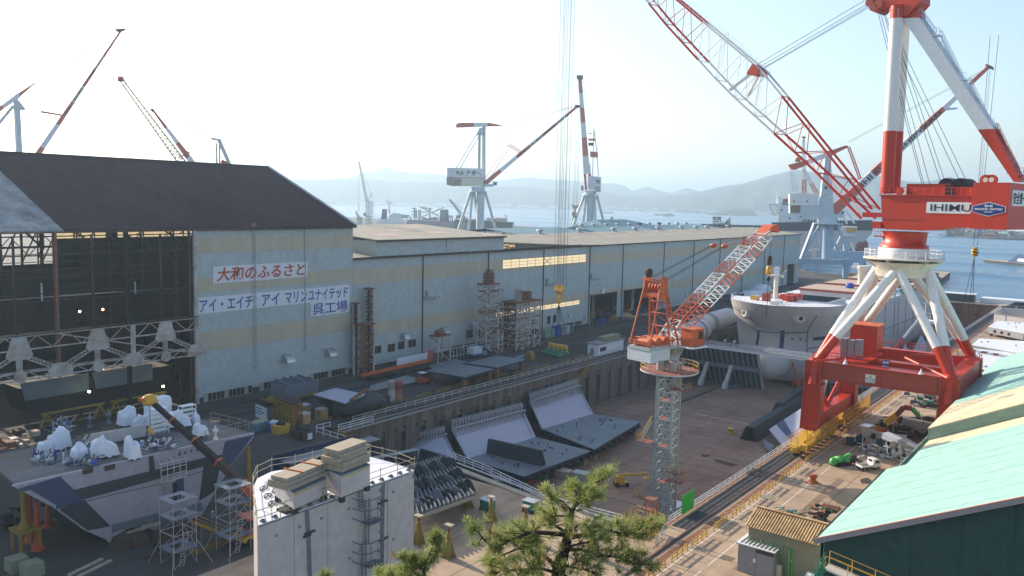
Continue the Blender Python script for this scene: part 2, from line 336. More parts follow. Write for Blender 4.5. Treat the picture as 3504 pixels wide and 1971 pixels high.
# ground, dock, sea
DL,DR,DH,DE,FZ=-122.5,-50.5,100.5,452.,-13.
mb=MB()
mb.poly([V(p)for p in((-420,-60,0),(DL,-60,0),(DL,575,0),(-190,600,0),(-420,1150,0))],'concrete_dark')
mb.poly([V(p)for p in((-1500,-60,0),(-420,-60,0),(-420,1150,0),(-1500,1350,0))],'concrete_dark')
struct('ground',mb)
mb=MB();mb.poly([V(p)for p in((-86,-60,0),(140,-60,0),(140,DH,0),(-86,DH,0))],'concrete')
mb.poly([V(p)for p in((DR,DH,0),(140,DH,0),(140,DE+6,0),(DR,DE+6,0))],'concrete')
struct('yard_paving',mb)
mb=MB();mb.quad((DL,DH,FZ),(DR,DH,FZ),(DR,DE,FZ),(DL,DE,FZ),'floor');struct('dock_floor',mb)
mb=MB()
for a,b in(((DL,575),(-190,600)),((-190,600),(-420,1150)),((DR,DE+6),(140,DE+6)),((140,DE+6),(140,-60))):
 mb.hexa([V((a[0],a[1],-9)),V((b[0],b[1],-9)),V((b[0],b[1]-1.5,-9)),V((a[0],a[1]-1.5,-9)),V((a[0],a[1],.15)),V((b[0],b[1],.15)),V((b[0],b[1]-1.5, .15)),V((a[0],a[1]-1.5, .15))],'wallc')
struct('quay_wall',mb)
dw=obj('dock_wall',MB().box((DL-5,DH,-3.4),(DL,DE,-.02),'wallc').box((DL-5,DH,FZ-1),(DL-1.,DE,-3.4),'wallc'))
dw['kind']='structure'
bay=6.2;k=0;y=DH
while y<DE-8:
 p=MB();w0,w1=y,y+bay-3.3
 p.box((DL-1.,w0,FZ-1),(DL,w1,-3.4),'wallc')
 o=obj('pier',p,dw)
 a=MB()
 n=6;pts=[V((DL-1.,w1,-3.4)),V((DL-1.,y+bay,-3.4))]
 pts=[V((DL-1.,y+bay,-3.4))]+[V((DL-1.,w1+(bay-(w1-y))*(1-i/n),-3.4-1.*(abs(2*i/n-1))**2.2))for i in range(n+1)]+[V((DL-1.,w1,-3.4))]
 a.prism(pts[1:-1],(1.,0,0),'wallc');obj('arch',a,dw)
 y+=bay;k+=1
mb=MB();mb.box((DR,DH,FZ-1),(DR+3,DE,-.02),'wallc');struct('dock_wall_right',mb)
mb=MB();mb.box((DL,DH-3,FZ-1),(DR,DH,-.02),'wallc');struct('dock_head_wall',mb)
mb=MB();mb.box((DL-1.6,DH+4,0.),(DL+ .35,DE, .35),'concrete_dark');struct('dock_coping',mb)
mb=MB();mb.box((DL+ .25,DH+6,-.9),(DL+ .75,DE-20,-.6),'galv').box((DL+ .3,DH+6,-.1),(DL+ .5,DE-20, .05),'galv')
one('pipe_run',mb,'grey pipes bracketed just below the top of the left dock wall','pipe')
mb=MB();mb.box((DL-4,DE,-14),(DR+4,DE+12, .6),'rust')
for x in np.arange(DL,DR,9.):mb.box((x,DE- .7,-10),(x+ .5,DE, .2),'rustdark')
o=one('dock_gate',mb,'rusty floating gate closing the dock towards the sea','dock gate')
obj('deck',MB().box((DL-4,DE- .4, .6),(DR+4,DE+12, .9),'timber'),o)
for x in(-78,-73,-68,-60):obj('porthole',MB().tube((x,DE- .05,-4.5),(x,DE- .25,-4.5),.7,'black',12),o)
TR=-46.6
def sheet(name,x0,x1,y0,y1,z,m):struct(name,MB().quad((x0,y0,z),(x1,y0,z),(x1,y1,z),(x0,y1,z),m))
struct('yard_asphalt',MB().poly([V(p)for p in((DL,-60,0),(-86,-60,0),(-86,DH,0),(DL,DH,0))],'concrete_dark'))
sheet('track_bed',-49.6,-47.2,104,DE, .004,'asphalt')
sheet('rust_strip',-45.9,-44.9,60,DE, .004,'rust')
sheet('rust_strip_outer',-50.3,-49.8,DH,DE, .006,'rust')
sheet('rust_strip_inner',-47.1,-46.95,60,DE, .008,'rust')
sheet('painted_line',-43.72,-43.58,60,DE, .008,'white')
for i,(a,b)in enumerate(((62,93),(95,140),(141,180))):sheet('painted_line',-40.1,-39.98,a,b, .008,'white')
for y in(68,84,118,150,210,260):sheet('steel_plate',-38.5+(y%7)*.4,-36.2+(y%7)*.4,y,y+1.6, .006,'rust')
sheet('patch_of_new_concrete',-52.5,-48.2,70,82, .01,'hutwall')
sheet('stained_strip',-37.2,-36.,96,141, .006,'floor')
mb=MB();mb.box((TR- .09,55,0),(TR+ .09,DE, .16),'rail').box((TR- .22,55,0),(TR- .16,DE, .1),'rail');one('crane_rail',mb,'long dark steel crane rail along the sunlit right side of the dock','rail')
mb=MB();mb.box((-22.9- .09,150,0),(-22.9+ .09,DE, .16),'rail');one('crane_rail',mb,'crane rail under the right hand legs of the red gantry crane','rail')
mb=MB()
for x in(-131,-138,-146,-153):mb.box((x- .07,60,0),(x+ .07,560, .12),'rail')
stuff(one('track_rails',mb,'parallel rails in the paving between the long shed and the dock','rail'))
mb=MB()
for i in range(34):
 y=105+i*2.1;mb.box((-45.8,y, .004),(-44.95,y+ .22, .05),'concrete')
stuff(one('sleeper_blocks',mb,'row of small pale blocks set in the rusty strip beside the rail','blocks'))
sheet('manhole',-48.6,-48.,133,133.8, .02,'rust')
def mark(name,pts,m,z=FZ+ .01):struct(name,MB().poly([G(px,py,z)for px,py in pts],m))
mark('floor_channel',((2295,1385),(2445,1328),(2452,1332),(2300,1392)),'asphalt')
mark('floor_stain',((2390,1457),(2430,1442),(2437,1446),(2396,1461)),'concrete',FZ+ .012)
mark('floor_stain',((2290,1735),(2315,1712),(2350,1722),(2310,1742),(2285,1757)),'sign',FZ+ .012)
mark('floor_stain',((2287,1755),(2302,1748),(2306,1754),(2290,1759)),'sign',FZ+ .012)
mark('puddle',((2518,1570),(2532,1561),(2541,1566),(2538,1571),(2525,1573)),'primer2',FZ+ .012)
mark('floor_stain',((2440,1570),(2480,1578),(2530,1592),(2500,1596),(2450,1580)),'rustdark',FZ+ .012)
mark('floor_stain',((2398,1555),(2434,1558),(2420,1564),(2400,1562)),'earth',FZ+ .012)
mark('floor_line',((2380,1413),(2520,1440),(2580,1455),(2578,1458),(2518,1444),(2378,1416)),'concrete',FZ+ .012)
rr=random.Random(5)
for i in range(46):
 x=rr.uniform(-110,-54);y=rr.uniform(104,235);l=rr.uniform( .4,2.6);w=rr.uniform( .15, .5)
 struct('scrap_mark',MB().box((x,y,FZ),(x+w,y+l,FZ+ .06),rr.choice(['rustdark','earth','rust','concrete'])))
mb=MB()
for i in range(28):y=104+i*5;mb.box((DL,y,FZ),(DR,y+ .1,FZ+ .012),'earth')
for x in np.arange(-115,-52,9.):mb.box((x,DH,FZ),(x+ .08,300,FZ+ .014),'earth')
stuff(one('floor_joints',mb,'grid of dark joints between the dock floor slabs','joints'))
mb=MB()
for i in range(22):y=62+i*6;mb.box((-43.5,y,0),(-24,y+ .07, .013),'rustdark')
for x in(-41.5,-34.9,-31.6,-57,-63,-70):mb.box((x,55,0),(x+ .06,165 if x>-50 else DH-4, .012),'rustdark')
stuff(one('paving_joints',mb,'thin dark joints between slabs of the sunlit yard','joints'))
for i in range(30):
 x=rr.uniform(-43,-28);y=rr.uniform(66,190);w=rr.uniform( .2,1.5)
 mb=MB();n=7;mb.poly([V((x+w*math.cos(t*6.283/n)*rr.uniform( .5,1),y+1.6*w*math.sin(t*6.283/n)*rr.uniform( .5,1),.0145+i* .0003))for t in range(n)],rr.choice(['floor','hutwall','rust','concrete_dark']))
 struct('ground_stain',mb)
mb=MB();s_=26000.
mb.quad((-s_,DE+11,-3),(s_,DE+11,-3),(s_,s_,-3),(-s_,s_,-3),'water');mb.quad((139,-2000,-3),(s_,-2000,-3),(s_,DE+11,-3),(139,DE+11,-3),'water')
mb.quad((-s_,-2000,-3),(-1490,-2000,-3),(-1490,DE+11,-3),(-s_,DE+11,-3),'water');struct('sea',mb)
def ridge(name,prof,dist,depth,seed,z0=-3.5,base=None):
 """mountain range: photo outline (px, py) of its crest at a real distance, with slopes towards and away"""
 rg=np.random.default_rng(seed);xs=np.array([p[0]for p in prof]);ys=np.array([p[1]for p in prof])
 n=150;rows=16;P=[];F=[]
 px=np.linspace(xs[0],xs[-1],n);py=np.interp(px,xs,ys)
 for i in range(1,40):
  py+=rg.uniform(-1,1)*.5*np.sin(px*rg.uniform( .02, .25)+rg.uniform(0,6))*.5
 for j in range(rows+1):
  t=j/rows
  for i in range(n):
   c=at(px[i],dist);yh=690.5+(px[i]-CXP)*.0213
   zt=CAMH+(yh-py[i])/FPX*dist*1.
   d=c.normalized()
   s=t*2-1
   h=(1-abs(s))**.8
   rough=1+ .22*math.sin(px[i]*.045+s*5+seed)*math.sin(px[i]*.017-s*7)*(1-h)*2
   rough+= .1*math.sin(px[i]*.13+s*9)*(1-h)
   z=z0+(zt-z0)*max(0,h*rough if abs(s)>.02 else 1)
   p=c+d*(s*depth);P.append((p.x,p.y,z))
 for j in range(rows):
  for i in range(n-1):F.append((j*n+i,j*n+i+1,(j+1)*n+i+1,(j+1)*n+i))
 b=MB();b.add(P,F,'forest',True);return struct(name,b)
ridge('far_mountains',[(900,640),(1090,620),(1150,610),(1185,612),(1230,597),(1290,582),(1325,575),(1360,587),(1378,592),(1390,590),(1470,596),(1540,601),(1640,612),(1700,620),(1760,612),(1800,609),(1850,613),(1990,622),(2060,630),(2100,628),(2140,640),(2160,655),(2185,645),(2215,640),(2260,655),(2300,662),(2340,645),(2370,650),(2420,665),(2500,660),(2700,640),(2900,700)],8600,900,3)
ridge('mountains',[(700,640),(1000,617),(1160,617),(1230,614),(1300,617),(1340,626),(1420,624),(1480,625),(1580,622),(1700,640),(1800,641),(1860,650),(1940,652),(2000,655),(2050,652),(2090,664),(2150,672),(2240,672),(2330,668),(2400,655),(2470,640),(2540,632),(2600,615),(2660,600),(2720,588),(2790,600),(2830,608)],6700,500,11)
ridge('near_mountain',[(2330,690),(2380,672),(2440,660),(2520,645),(2590,630),(2640,615),(2690,597),(2720,593),(2760,600),(2850,610),(2920,618),(3000,612),(3060,625),(3100,632),(3160,633),(3200,628),(3240,619),(3290,630),(3350,640),(3420,650),(3600,655)],6000,450,5)
mb=MB();r9=random.Random(4)
for i in range(260):
 px=r9.choice([r9.uniform(1700,2340),r9.uniform(2340,2720),r9.uniform(1150,1750)]);D=6150+r9.uniform(-90,60)if px<2330 else 5560+r9.uniform(-80,120);c=at(px,D);s=r9.uniform(10,34);z=r9.uniform(-3,3)+(r9.random()<.3)*r9.uniform(4,16)
 mb.box((c.x-s,c.y-s* .5,z),(c.x+s,c.y+s* .5,z+r9.uniform(6,16)),r9.choice(['sign','sign','roofpatch','grey']))
stuff(one('shore_houses',mb,'pale specks of houses along the foot of the mountains','houses'))
b=MB();P=[];F=[]
c0=at(2505,4650);u0=V((c0.y,-c0.x,0)).normalized();w0=c0.normalized();nn=40;mm=14
isl=[(2425,736),(2440,727),(2470,719),(2500,713),(2530,711),(2555,713),(2575,724),(2590,740)]
for j in range(mm+1):
 s=j/mm*2-1
 for i in range(nn+1):
  px=2425+165*i/nn;top=np.interp(px,[p[0]for p in isl],[p[1]for p in isl]);yh=690.5+(px-CXP)*.0213
  zt=max(0,45+(yh-top)/FPX*4650+3);u=(px-2505)/FPX*4650
  h=math.sqrt(max(0,1-s*s));P.append(tuple(c0+u0*u+w0*s*110+V((0,0,-3.2+zt*h*(1+ .1*math.sin(i*1.3+j))))))
for j in range(mm):
 for i in range(nn):F.append((j*(nn+1)+i,j*(nn+1)+i+1,(j+1)*(nn+1)+i+1,(j+1)*(nn+1)+i))
b.add(P,F,'forest',True);o=one('island',b,'small wooded island in the bay below the mountains','island')
def shore(name,pts,h,m):struct(name,MB().prism([G(px,py,-3)for px,py in pts],(0,0,h),m))
shore('far_shore',((3215,795),(3225,807),(3380,818),(3504,822),(3620,825),(3620,770),(3215,765)),2.2,'earth')
mb=MB();mb.poly([V(p)for p in((-30,-30,43.2),(30,-30,43.2),(30,0,43.2),(-30,0,43.2))],'earth')
mb.poly([V(p)for p in((-30,0,43.2),(30,0,43.2),(40,42,-.1),(-40,42,-.1))],'earth')
struct('hillside',mb)
hb=bpy.data.meshes.new('haze');_b=bmesh.new();bmesh.ops.create_cube(_b,size=1.);_b.to_mesh(hb);_b.free()
ho=bpy.data.objects.new('haze',hb);COL.objects.link(ho);ho['kind']='stuff'
ho.scale=(60000,60000,430);ho.location=(0,0,200)
hm=bpy.data.materials.new('haze air');hm.use_nodes=True;hn=hm.node_tree;hn.nodes.remove(hn.nodes['Principled BSDF'])
pv=hn.nodes.new('ShaderNodeVolumePrincipled');pv.inputs['Color'].default_value=(.58, .79,1.,1);pv.inputs['Density'].default_value= .0002
pv.inputs['Anisotropy'].default_value= .35
hn.links.new(pv.outputs[0],hn.nodes['Material Output'].inputs['Volume']);hb.materials.append(hm)
# the tall assembly shed on the left
WX=-160.
A=thing('assembly_shed','tall shed with dark brown roof, open bay and two Japanese signs','shed',(WX-20,100,0))
Y0,Y1,Y2=72.3,99.7,143.9;EZ,RZ,RX,BX=38.,53.4,-196.,-232.
bands=[(0,1.2,'concrete_dark'),(1.2,11.2,'clad'),(11.2,15.4,'clad2'),(15.4,24.2,'clad'),(24.2,27.2,'clad2'),(27.2,32.6,'clad'),(32.6,36.,'clad2'),(36.,EZ,'clad')]
wl=obj('wall',MB().box((WX- .35,Y1,0),(WX- .12,Y2- .1,EZ- .2),'clad'),A)
for i,(z0,z1,m)in enumerate(bands):
 n=3 if m=='clad2' else 2
 for k in range(n):
  ya=Y1+(Y2-Y1)*k/n;yb=Y1+(Y2-Y1)*(k+1)/n- .03
  o=obj('cladding_panel',MB().box((WX- .12,ya,z0),(WX-(.04 if m=='clad' else 0.),yb,z1- .03),m),wl)
obj('wall',MB().box((BX,Y2- .35,0),(WX- .36,Y2,EZ),'clad').prism([(WX,Y2,EZ),(RX,Y2,RZ- .4),(BX,Y2,EZ)],(0,-.3,0),'clad'),A)
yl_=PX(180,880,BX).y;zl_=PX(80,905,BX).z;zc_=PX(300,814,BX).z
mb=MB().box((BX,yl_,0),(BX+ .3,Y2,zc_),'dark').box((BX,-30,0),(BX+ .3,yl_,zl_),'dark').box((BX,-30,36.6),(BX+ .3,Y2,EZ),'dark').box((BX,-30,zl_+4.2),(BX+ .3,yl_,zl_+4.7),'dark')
obj('far_wall',mb,A)  # near-black wall colour carries the shade of the bay
ng_=int((Y2-yl_)/3.6)
for i in range(ng_):
 y=yl_+i*3.6
 obj('clerestory_pane',MB().box((BX+ .05,y+ .1,zc_),(BX+ .2,y+3.4,36.5),'glow' if i%7!=4 else 'dark'),A)  # warm emission replaces sunlight coming through the clerestory
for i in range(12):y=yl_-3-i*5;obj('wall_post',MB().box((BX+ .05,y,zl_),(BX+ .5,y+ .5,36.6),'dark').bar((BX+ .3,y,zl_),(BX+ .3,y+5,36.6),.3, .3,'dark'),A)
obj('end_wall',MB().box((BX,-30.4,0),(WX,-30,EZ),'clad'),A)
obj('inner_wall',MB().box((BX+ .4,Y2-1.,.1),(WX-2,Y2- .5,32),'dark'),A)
obj('shed_floor',MB().quad((BX+ .4,-29, .02),(WX,-29, .02),(WX,Y2-1, .02),(BX+ .4,Y2-1, .02),'asphalt'),A)
rf=MB()
def slab(mb,y0,y1,x0,z0,x1,z1,m,t= .25):
 mb.hexa([V(p)for p in((x0,y0,z0-t),(x1,y0,z1-t),(x1,y1,z1-t),(x0,y1,z0-t),(x0,y0,z0),(x1,y0,z1),(x1,y1,z1),(x0,y1,z0))],m)
slab(rf,Y0,Y2+ .5,RX,RZ,WX+ .7,EZ+ .1,'roofdark');slab(rf,Y0,Y2+ .5,RX,RZ,BX- .7,EZ+ .1,'roofdark')
rfo=obj('roof',rf,A)
rf=MB();slab(rf,-31,Y0,RX,RZ- .15,WX+ .7,EZ- .05,'roofold');slab(rf,-31,Y0,RX,RZ- .15,BX- .7,EZ- .05,'roofold')
obj('roof',rf,A,'weathered grey part of the roof, stained and patched')
obj('ridge_cap',MB().box((RX- .5,Y0,RZ- .05),(RX+ .5,Y2+ .5,RZ+ .12),'roofdark'),rfo)
obj('verge_trim',MB().bar((WX+ .7,Y2+ .62,EZ+ .15),(RX,Y2+ .62,RZ+ .05),.25, .7,'sign'),rfo)
g=MB().box((WX+ .72,Y0,EZ- .42),(WX+1.,Y2+ .4,EZ- .1),'rustdark')
for i in range(40):g.box((WX-0.,Y1+1.1*i,EZ- .6),(WX+ .7,Y1+1.1*i+ .12,EZ- .45),'rustdark')
obj('gutter',g,rfo)
for px,w,m in((185, .9,'rust'),(430,1.1,'dark')):
 t=PX(px,800,WX+ .3);b0=V((t.x,t.y,0))if px==430 else PX(208,1290,WX+ .3)
 member('column',(WX+ .3,t.y,0 if px==430 else 10.5),(WX+ .3,t.y,EZ- .4),w,m,A,'post',.5)
for px in(45,315,550):t=PX(px,850,WX+ .1);member('column',(WX,t.y,19),(WX,t.y,EZ-1),.35,'rail',A,'post')
member('column',(WX+ .25,Y1- .5,0),(WX+ .25,Y1- .5,EZ- .4),.7,'rustwhite',A,'post')
member('column',(WX+ .1,Y1-1.7,0),(WX+ .1,Y1-1.7,EZ- .4),.4,'rustdark',A,'post')
for i in range(11):z=20.6+i*1.45;member('girt',(WX+ .05,-20,z),(WX+ .05,Y1- .5,z),.13,'rail',A,'post')
member('eave_beam',(WX+ .2,-30,EZ- .4),(WX+ .2,Y1,EZ- .4),.35,'rust',A,'post')
mb=MB();mb.truss((WX-1.2,-20,36.8),(WX-1.2,Y1,36.8),(WX-1.2,-20,33.3),(WX-1.2,Y1,33.3),40, .12,'rail','w',True);obj('eave_truss',mb,A)
for y in np.arange(-15,140,9.4):
 mb=MB();mb.truss((WX-1.5,y,EZ- .9),(RX,y,RZ-1.),(WX-1.5,y,34.5),(RX,y,47),7, .14,'dark','w',True)
 mb.truss((BX+1.5,y,EZ- .9),(RX,y,RZ-1.),(BX+1.5,y,34.5),(RX,y,47),7, .14,'dark','w',True);obj('roof_truss',mb,A)
 mb=MB();mb.truss((BX+1.5,y,0),(BX+1.5,y,36),(BX+3.2,y,0),(BX+3.2,y,36),12, .14,'dark','x',True);obj('lattice_column',mb,A)
 if y>90:mb=MB();mb.truss((WX-5.5,y,0),(WX-5.5,y,34),(WX-4,y,0),(WX-4,y,34),12, .14,'rustdark','x',True);obj('lattice_column',mb,A)
for z,y in((24,60),(29,40)):mb=MB();mb.truss((WX-20,-25,z),(WX-20,98,z),(WX-20,-25,z-1.6),(WX-20,98,z-1.6),24, .12,'rustdark','w',True);obj('runway_girder',mb,A)
for(px,py,l)in((142,1000,3.6),(462,985,2.6),(318,985,1.6),(430,935, .6)):
 p=PX(px,py,WX-12);o=obj('lamp_tube',MB().box((p.x,p.y- .12,p.z-l/2),(p.x+ .2,p.y+ .12,p.z+l/2),'sign'),A)
for px,py,m in((273,1066,'lamp1'),(352,1059,'lamp2')):
 p=PX(px,py,WX-10);obj('lamp',MB().blob(p,(.22, .22, .22),m,8,0),A)
for(px,py,px2,py2)in((0,1028,650,982),(200,1012,400,998)):
 p=PX(px,py,WX-14);q=PX(px2,py2,WX-14);obj('pipe',MB().tube(p,q, .1,'galv',5),A)
def trussz(z0,z1,x):return
T=MB();TZ,BZ=18.9,11.;XG=WX+ .9
T.truss((XG,-20,TZ),(XG,Y1- .4,TZ),(XG,-20,TZ-2.4),(XG,Y1- .4,TZ-2.4),44, .13,'rustwhite','w',True)
T.truss((XG,-20,BZ+1.3),(XG,Y1- .4,BZ+1.3),(XG,-20,BZ),(XG,Y1- .4,BZ),56, .12,'rustwhite','w',True)
T.truss((XG-1.6,-20,BZ+1.3),(XG-1.6,Y1- .4,BZ+1.3),(XG,-20,BZ+1.3),(XG,Y1- .4,BZ+1.3),56, .1,'rustwhite','w',True)
D=obj('door_girder',T,A,'white rust stained lattice girder across the open bay')
hubs=[PX(63,1180,XG).y,PX(332,1150,XG).y,PX(564,1120,XG).y];gap=hubs[1]-hubs[0]
for k,y in enumerate([hubs[0]-gap]+hubs):
 obj('gusset_plate',MB().prism([V((XG+ .15,y+a,z))for a,z in((-1.2,TZ- .1),(1.2,TZ- .1),(2.3,TZ-3.4),(1.7,TZ-4.1),(-1.7,TZ-4.1),(-2.3,TZ-3.4))],(.2,0,0),'rustwhite'),D)
 for s in(-1,1):
  L_=MB();L_.truss((XG,y+s*1.7,TZ-3.6),(XG,y+s*(gap/2- .6),BZ+1.9),(XG,y+s*1.2,TZ-4.1),(XG,y+s*(gap/2-1.3),BZ+1.4),14, .09,'rustwhite','w',True);obj('diagonal_strut',L_,D)
 obj('hanger',MB().truss((XG,y- .45,TZ-4),(XG,y- .45,BZ+1),(XG,y+ .45,TZ-4),(XG,y+ .45,BZ+1),10, .09,'rustwhite','x',True),D)
 obj('gusset_plate',MB().tube((XG+ .15,y,BZ+ .6),(XG+ .35,y,BZ+ .6),1.15,'rustwhite',8),D)
 ym=y+gap/2
 if ym<Y1:obj('gusset_plate',MB().prism([V((XG+ .15,ym+a,z))for a,z in((-2.2,BZ- .2),(2.2,BZ- .2),(2.2,BZ+1.2),(1.1,BZ+2.3),(-1.1,BZ+2.3),(-2.2,BZ+1.2))],(.2,0,0),'rustwhite'),D)
obj('post',MB().box((XG+ .1,hubs[1]+gap/2- .5,BZ+1.5),(XG+ .3,hubs[1]+gap/2+ .5,TZ),'rustwhite'),D)
obj('walkway_plate',MB().box((XG-1.8,-20,TZ+ .15),(XG+ .4,Y1- .4,TZ+ .3),'rail'),D)
obj('brace_bar',MB().tube(PX(205,1143,XG+ .4),PX(672,1208,XG+ .4),.14,'rustwhite',5),D)
def window_row(root,pa,pb,n,x,h=None,lit=None):
 """pa, pb = photo points of the lower left and right corner"""
 a=PX(*pa[0],x);b=PX(*pb[0],x);top=PX(*pa[1],x).z;y0,y1=a.y,b.y;z0=(a.z+b.z)/2
 fr=obj('window',MB().box((x+ .02,y0,z0- .1),(x+ .1,y1,z0+ .02),'frame').box((x+ .02,y0,top),(x+ .1,y1,top+ .1),'frame'),root)
 for k in range(n):
  ya,yb=y0+(y1-y0)*k/n,y0+(y1-y0)*(k+1)/n
  obj('pane',MB().box((x+ .01,ya+ .05,z0+ .02),(x+ .05,yb- .05,top),'glassdark' if(k*7%5)else 'frame'),fr)
  obj('mullion',MB().box((x+ .02,ya- .05,z0),(x+ .11,ya+ .05,top),'frame'),fr)
 obj('mullion',MB().box((x+ .02,y1- .05,z0),(x+ .11,y1+ .05,top),'frame'),fr)
window_row(A,((697,1377),(697,1350)),((862,1341),(862,1320)),12,WX)
window_row(A,((888,1336),(888,1312)),((1036,1307),(1036,1287)),11,WX)
window_row(A,((1061,1302),(1061,1281)),((1192,1278),(1192,1257)),11,WX)
def hood(root,px,py,w,x,m='steel'):
 """curved exhaust hood on a wall, photo point of its middle"""
 p=PX(px,py,x);n=5;pts=[V((x,p.y-w/2,p.z+w* .5))]
 pts+=[V((x+w* .95*math.sin(t*math.pi/2/n),p.y-w/2,p.z- .3*w+w* .8*math.cos(t*math.pi/2/n)))for t in range(n+1)]+[V((x,p.y-w/2,p.z-w* .3))]
 return obj('exhaust_hood',MB().prism(pts,(0,w,0),m,m),root)
hood(A,978,1227,2.3,WX);hood(A,1123,1205,2.3,WX)
def downpipe(root,px0,py0,py1,x,r= .12,m='galv',offs= .15,br=True):
 t=PX(px0,py0,x+offs);b_=PX(px0,py1,x+offs)
 mb=MB().tube((x+offs,t.y,t.z),(x+offs,t.y,b_.z),r,m,6)
 if br:
  for i in range(int((t.z-b_.z)/2.4)):mb.box((x,t.y- .22,b_.z+2.4*i+1),(x+offs+ .1,t.y+ .22,b_.z+2.4*i+1.14),m)
 return obj('downpipe',mb,root)
downpipe(A,1044,772,1200,WX, .17)
t=PX(869,765,WX+ .3)
mb=MB()
for s in(-.25, .25):mb.tube((WX+ .4,t.y+s,EZ+1.),(WX+ .4,t.y+s,5.5),.06,'galv',5)
for i in range(100):mb.tube((WX+ .4,t.y- .25,5.5+i* .33),(WX+ .4,t.y+ .25,5.5+i* .33),.035,'galv',4,cap=False)
for i in range(14):mb.box((WX,t.y- .4,6+i*2.3),(WX+ .42,t.y+ .4,6.1+i*2.3),'galv')
obj('wall_ladder',mb,A)
def board(px0,py0,px1,py1,m='sign'):
 a=PX(px0,py0,WX+ .06);b_=PX(px1,py1,WX+ .06)
 return obj('sign_board',MB().box((WX+ .02,a.y,b_.z),(WX+ .1,b_.y,a.z),m),A),a,b_
s1,a1,b1=board(728,913,1052,942)
s1=s1
ys,zs=a1.y,29.5;ye=PX(1052,900,WX).y
H1=3.9
COL.objects.unlink(s1);bpy.data.objects.remove(s1)
s1=obj('sign_board',MB().box((WX+ .02,103.6,25.9),(WX+ .1,129.2,29.6),'sign'),A)
text3d('lettering','大和のふるさと',(WX+ .16,104.4,26.25),(0,1,0),(0,0,1),3.6,'redink',s1, .02,fit=(24.,3.1),bold= .07,shear= .12)
s2=obj('sign_board',MB().box((WX+ .02,99.95,19.5),(WX+ .1,142.6,23.05),'sign').box((WX+ .02,130.2,16.),(WX+ .1,142.6,19.5),'sign'),A)
for tx,ya,w in(('アイ・エイチ',100.2,13.4),('アイ',116.,5.),('マリン',122.6,6.4),('ユナイテッド',129.4,12.6)):
 text3d('lettering',tx,(WX+ .16,ya,19.85),(0,1,0),(0,0,1),3.3,'blueink',s2, .02,fit=(w,2.8),bold= .05)
text3d('lettering','呉工場',(WX+ .16,130.7,16.3),(0,1,0),(0,0,1),3.3,'blueink',s2, .02,fit=(11.2,2.9),bold= .05)
# the long pale shed
B_=thing('long_shed','long pale blue grey shed with flat tan roof stretching along the dock','shed',(WX-20,300,0))
S0,S1=144.,494.;SE,SRX,SRZ,SB=29.8,-190.,32.7,-222.
doors=[(268.5-8.9,279.4- .2),(284.6,309.)]
d0=PX(2020,1010,WX).y;d1=PX(2113,1005,WX).y;e0=PX(2134,1000,WX).y;e1=PX(2250,985,WX).y;f0=474.;f1=486.
holes=[(d0,d1,0,11.2),(e0,e1,0,11.2),(f0,f1,0,12.5)]
gl=[(PX(1720,900,WX).y,PX(2005,880,WX).y,23.8,26.6),(PX(1697,1080,WX).y,PX(1983,1040,WX).y,8.6,10.1)]
cuts=sorted(set([S0,S1]+[c for h in holes for c in h[:2]]))
wall=obj('wall',MB().box((WX- .5,S0,SE- .4),(WX- .2,S1,SE- .1),'clad'),B_)
def wallpanel(y0,y1,z0,z1,m,pr):obj('cladding_panel',MB().box((WX- .35,y0,z0),(WX-pr,y1,z1),m),wall)
pipes=[PX(px,900,WX).y for px in(1447,1671,1860,2018,2131,2271,2372,2462,2541,2615,2680)]
edges=sorted([S0]+pipes+cuts[1:])
for ya,yb in zip(edges[:-1],edges[1:]):
 if yb-ya< .05:continue
 ym=(ya+yb)/2;zlo=0.
 for h in holes:
  if h[0]-.01<ym<h[1]+.01:zlo=h[3]
 lv=[(0.,.9,'concrete_dark',.05),(.9,9.,'clad',.15),(9.,12.4,'clad2',.12),(12.4,22.9,'clad',.15),(22.9,26.8,'clad2',.12),(26.8,SE- .2,'clad',.15)]
 for z0,z1,m,pr in lv:
  if z1<=zlo:continue
  wallpanel(ya+ .02,yb- .02,max(z0,zlo),z1- .02,m,pr)
obj('wall',MB().box((SB,S0- .4,0),(WX-1,S0- .1,SE),'clad').box((SB,S1- .3,0),(WX- .4,S1,SE),'clad').prism([(WX- .4,S1,SE),(SRX,S1,SRZ- .2),(SB,S1,SE)],(0,-.3,0),'clad'),B_)
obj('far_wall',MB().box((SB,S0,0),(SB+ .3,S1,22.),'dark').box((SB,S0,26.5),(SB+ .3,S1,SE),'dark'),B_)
obj('shed_floor',MB().quad((SB,S0, .02),(WX,S0, .02),(WX,S1, .02),(SB,S1, .02),'asphalt'),B_)
for i in range(20):y=215+i*4;obj('clerestory_pane',MB().box((SB+ .05,y,22.1),(SB+ .2,y+3.7,26.4),'glow'),B_)  # sun through the far wall is put in as pane emission
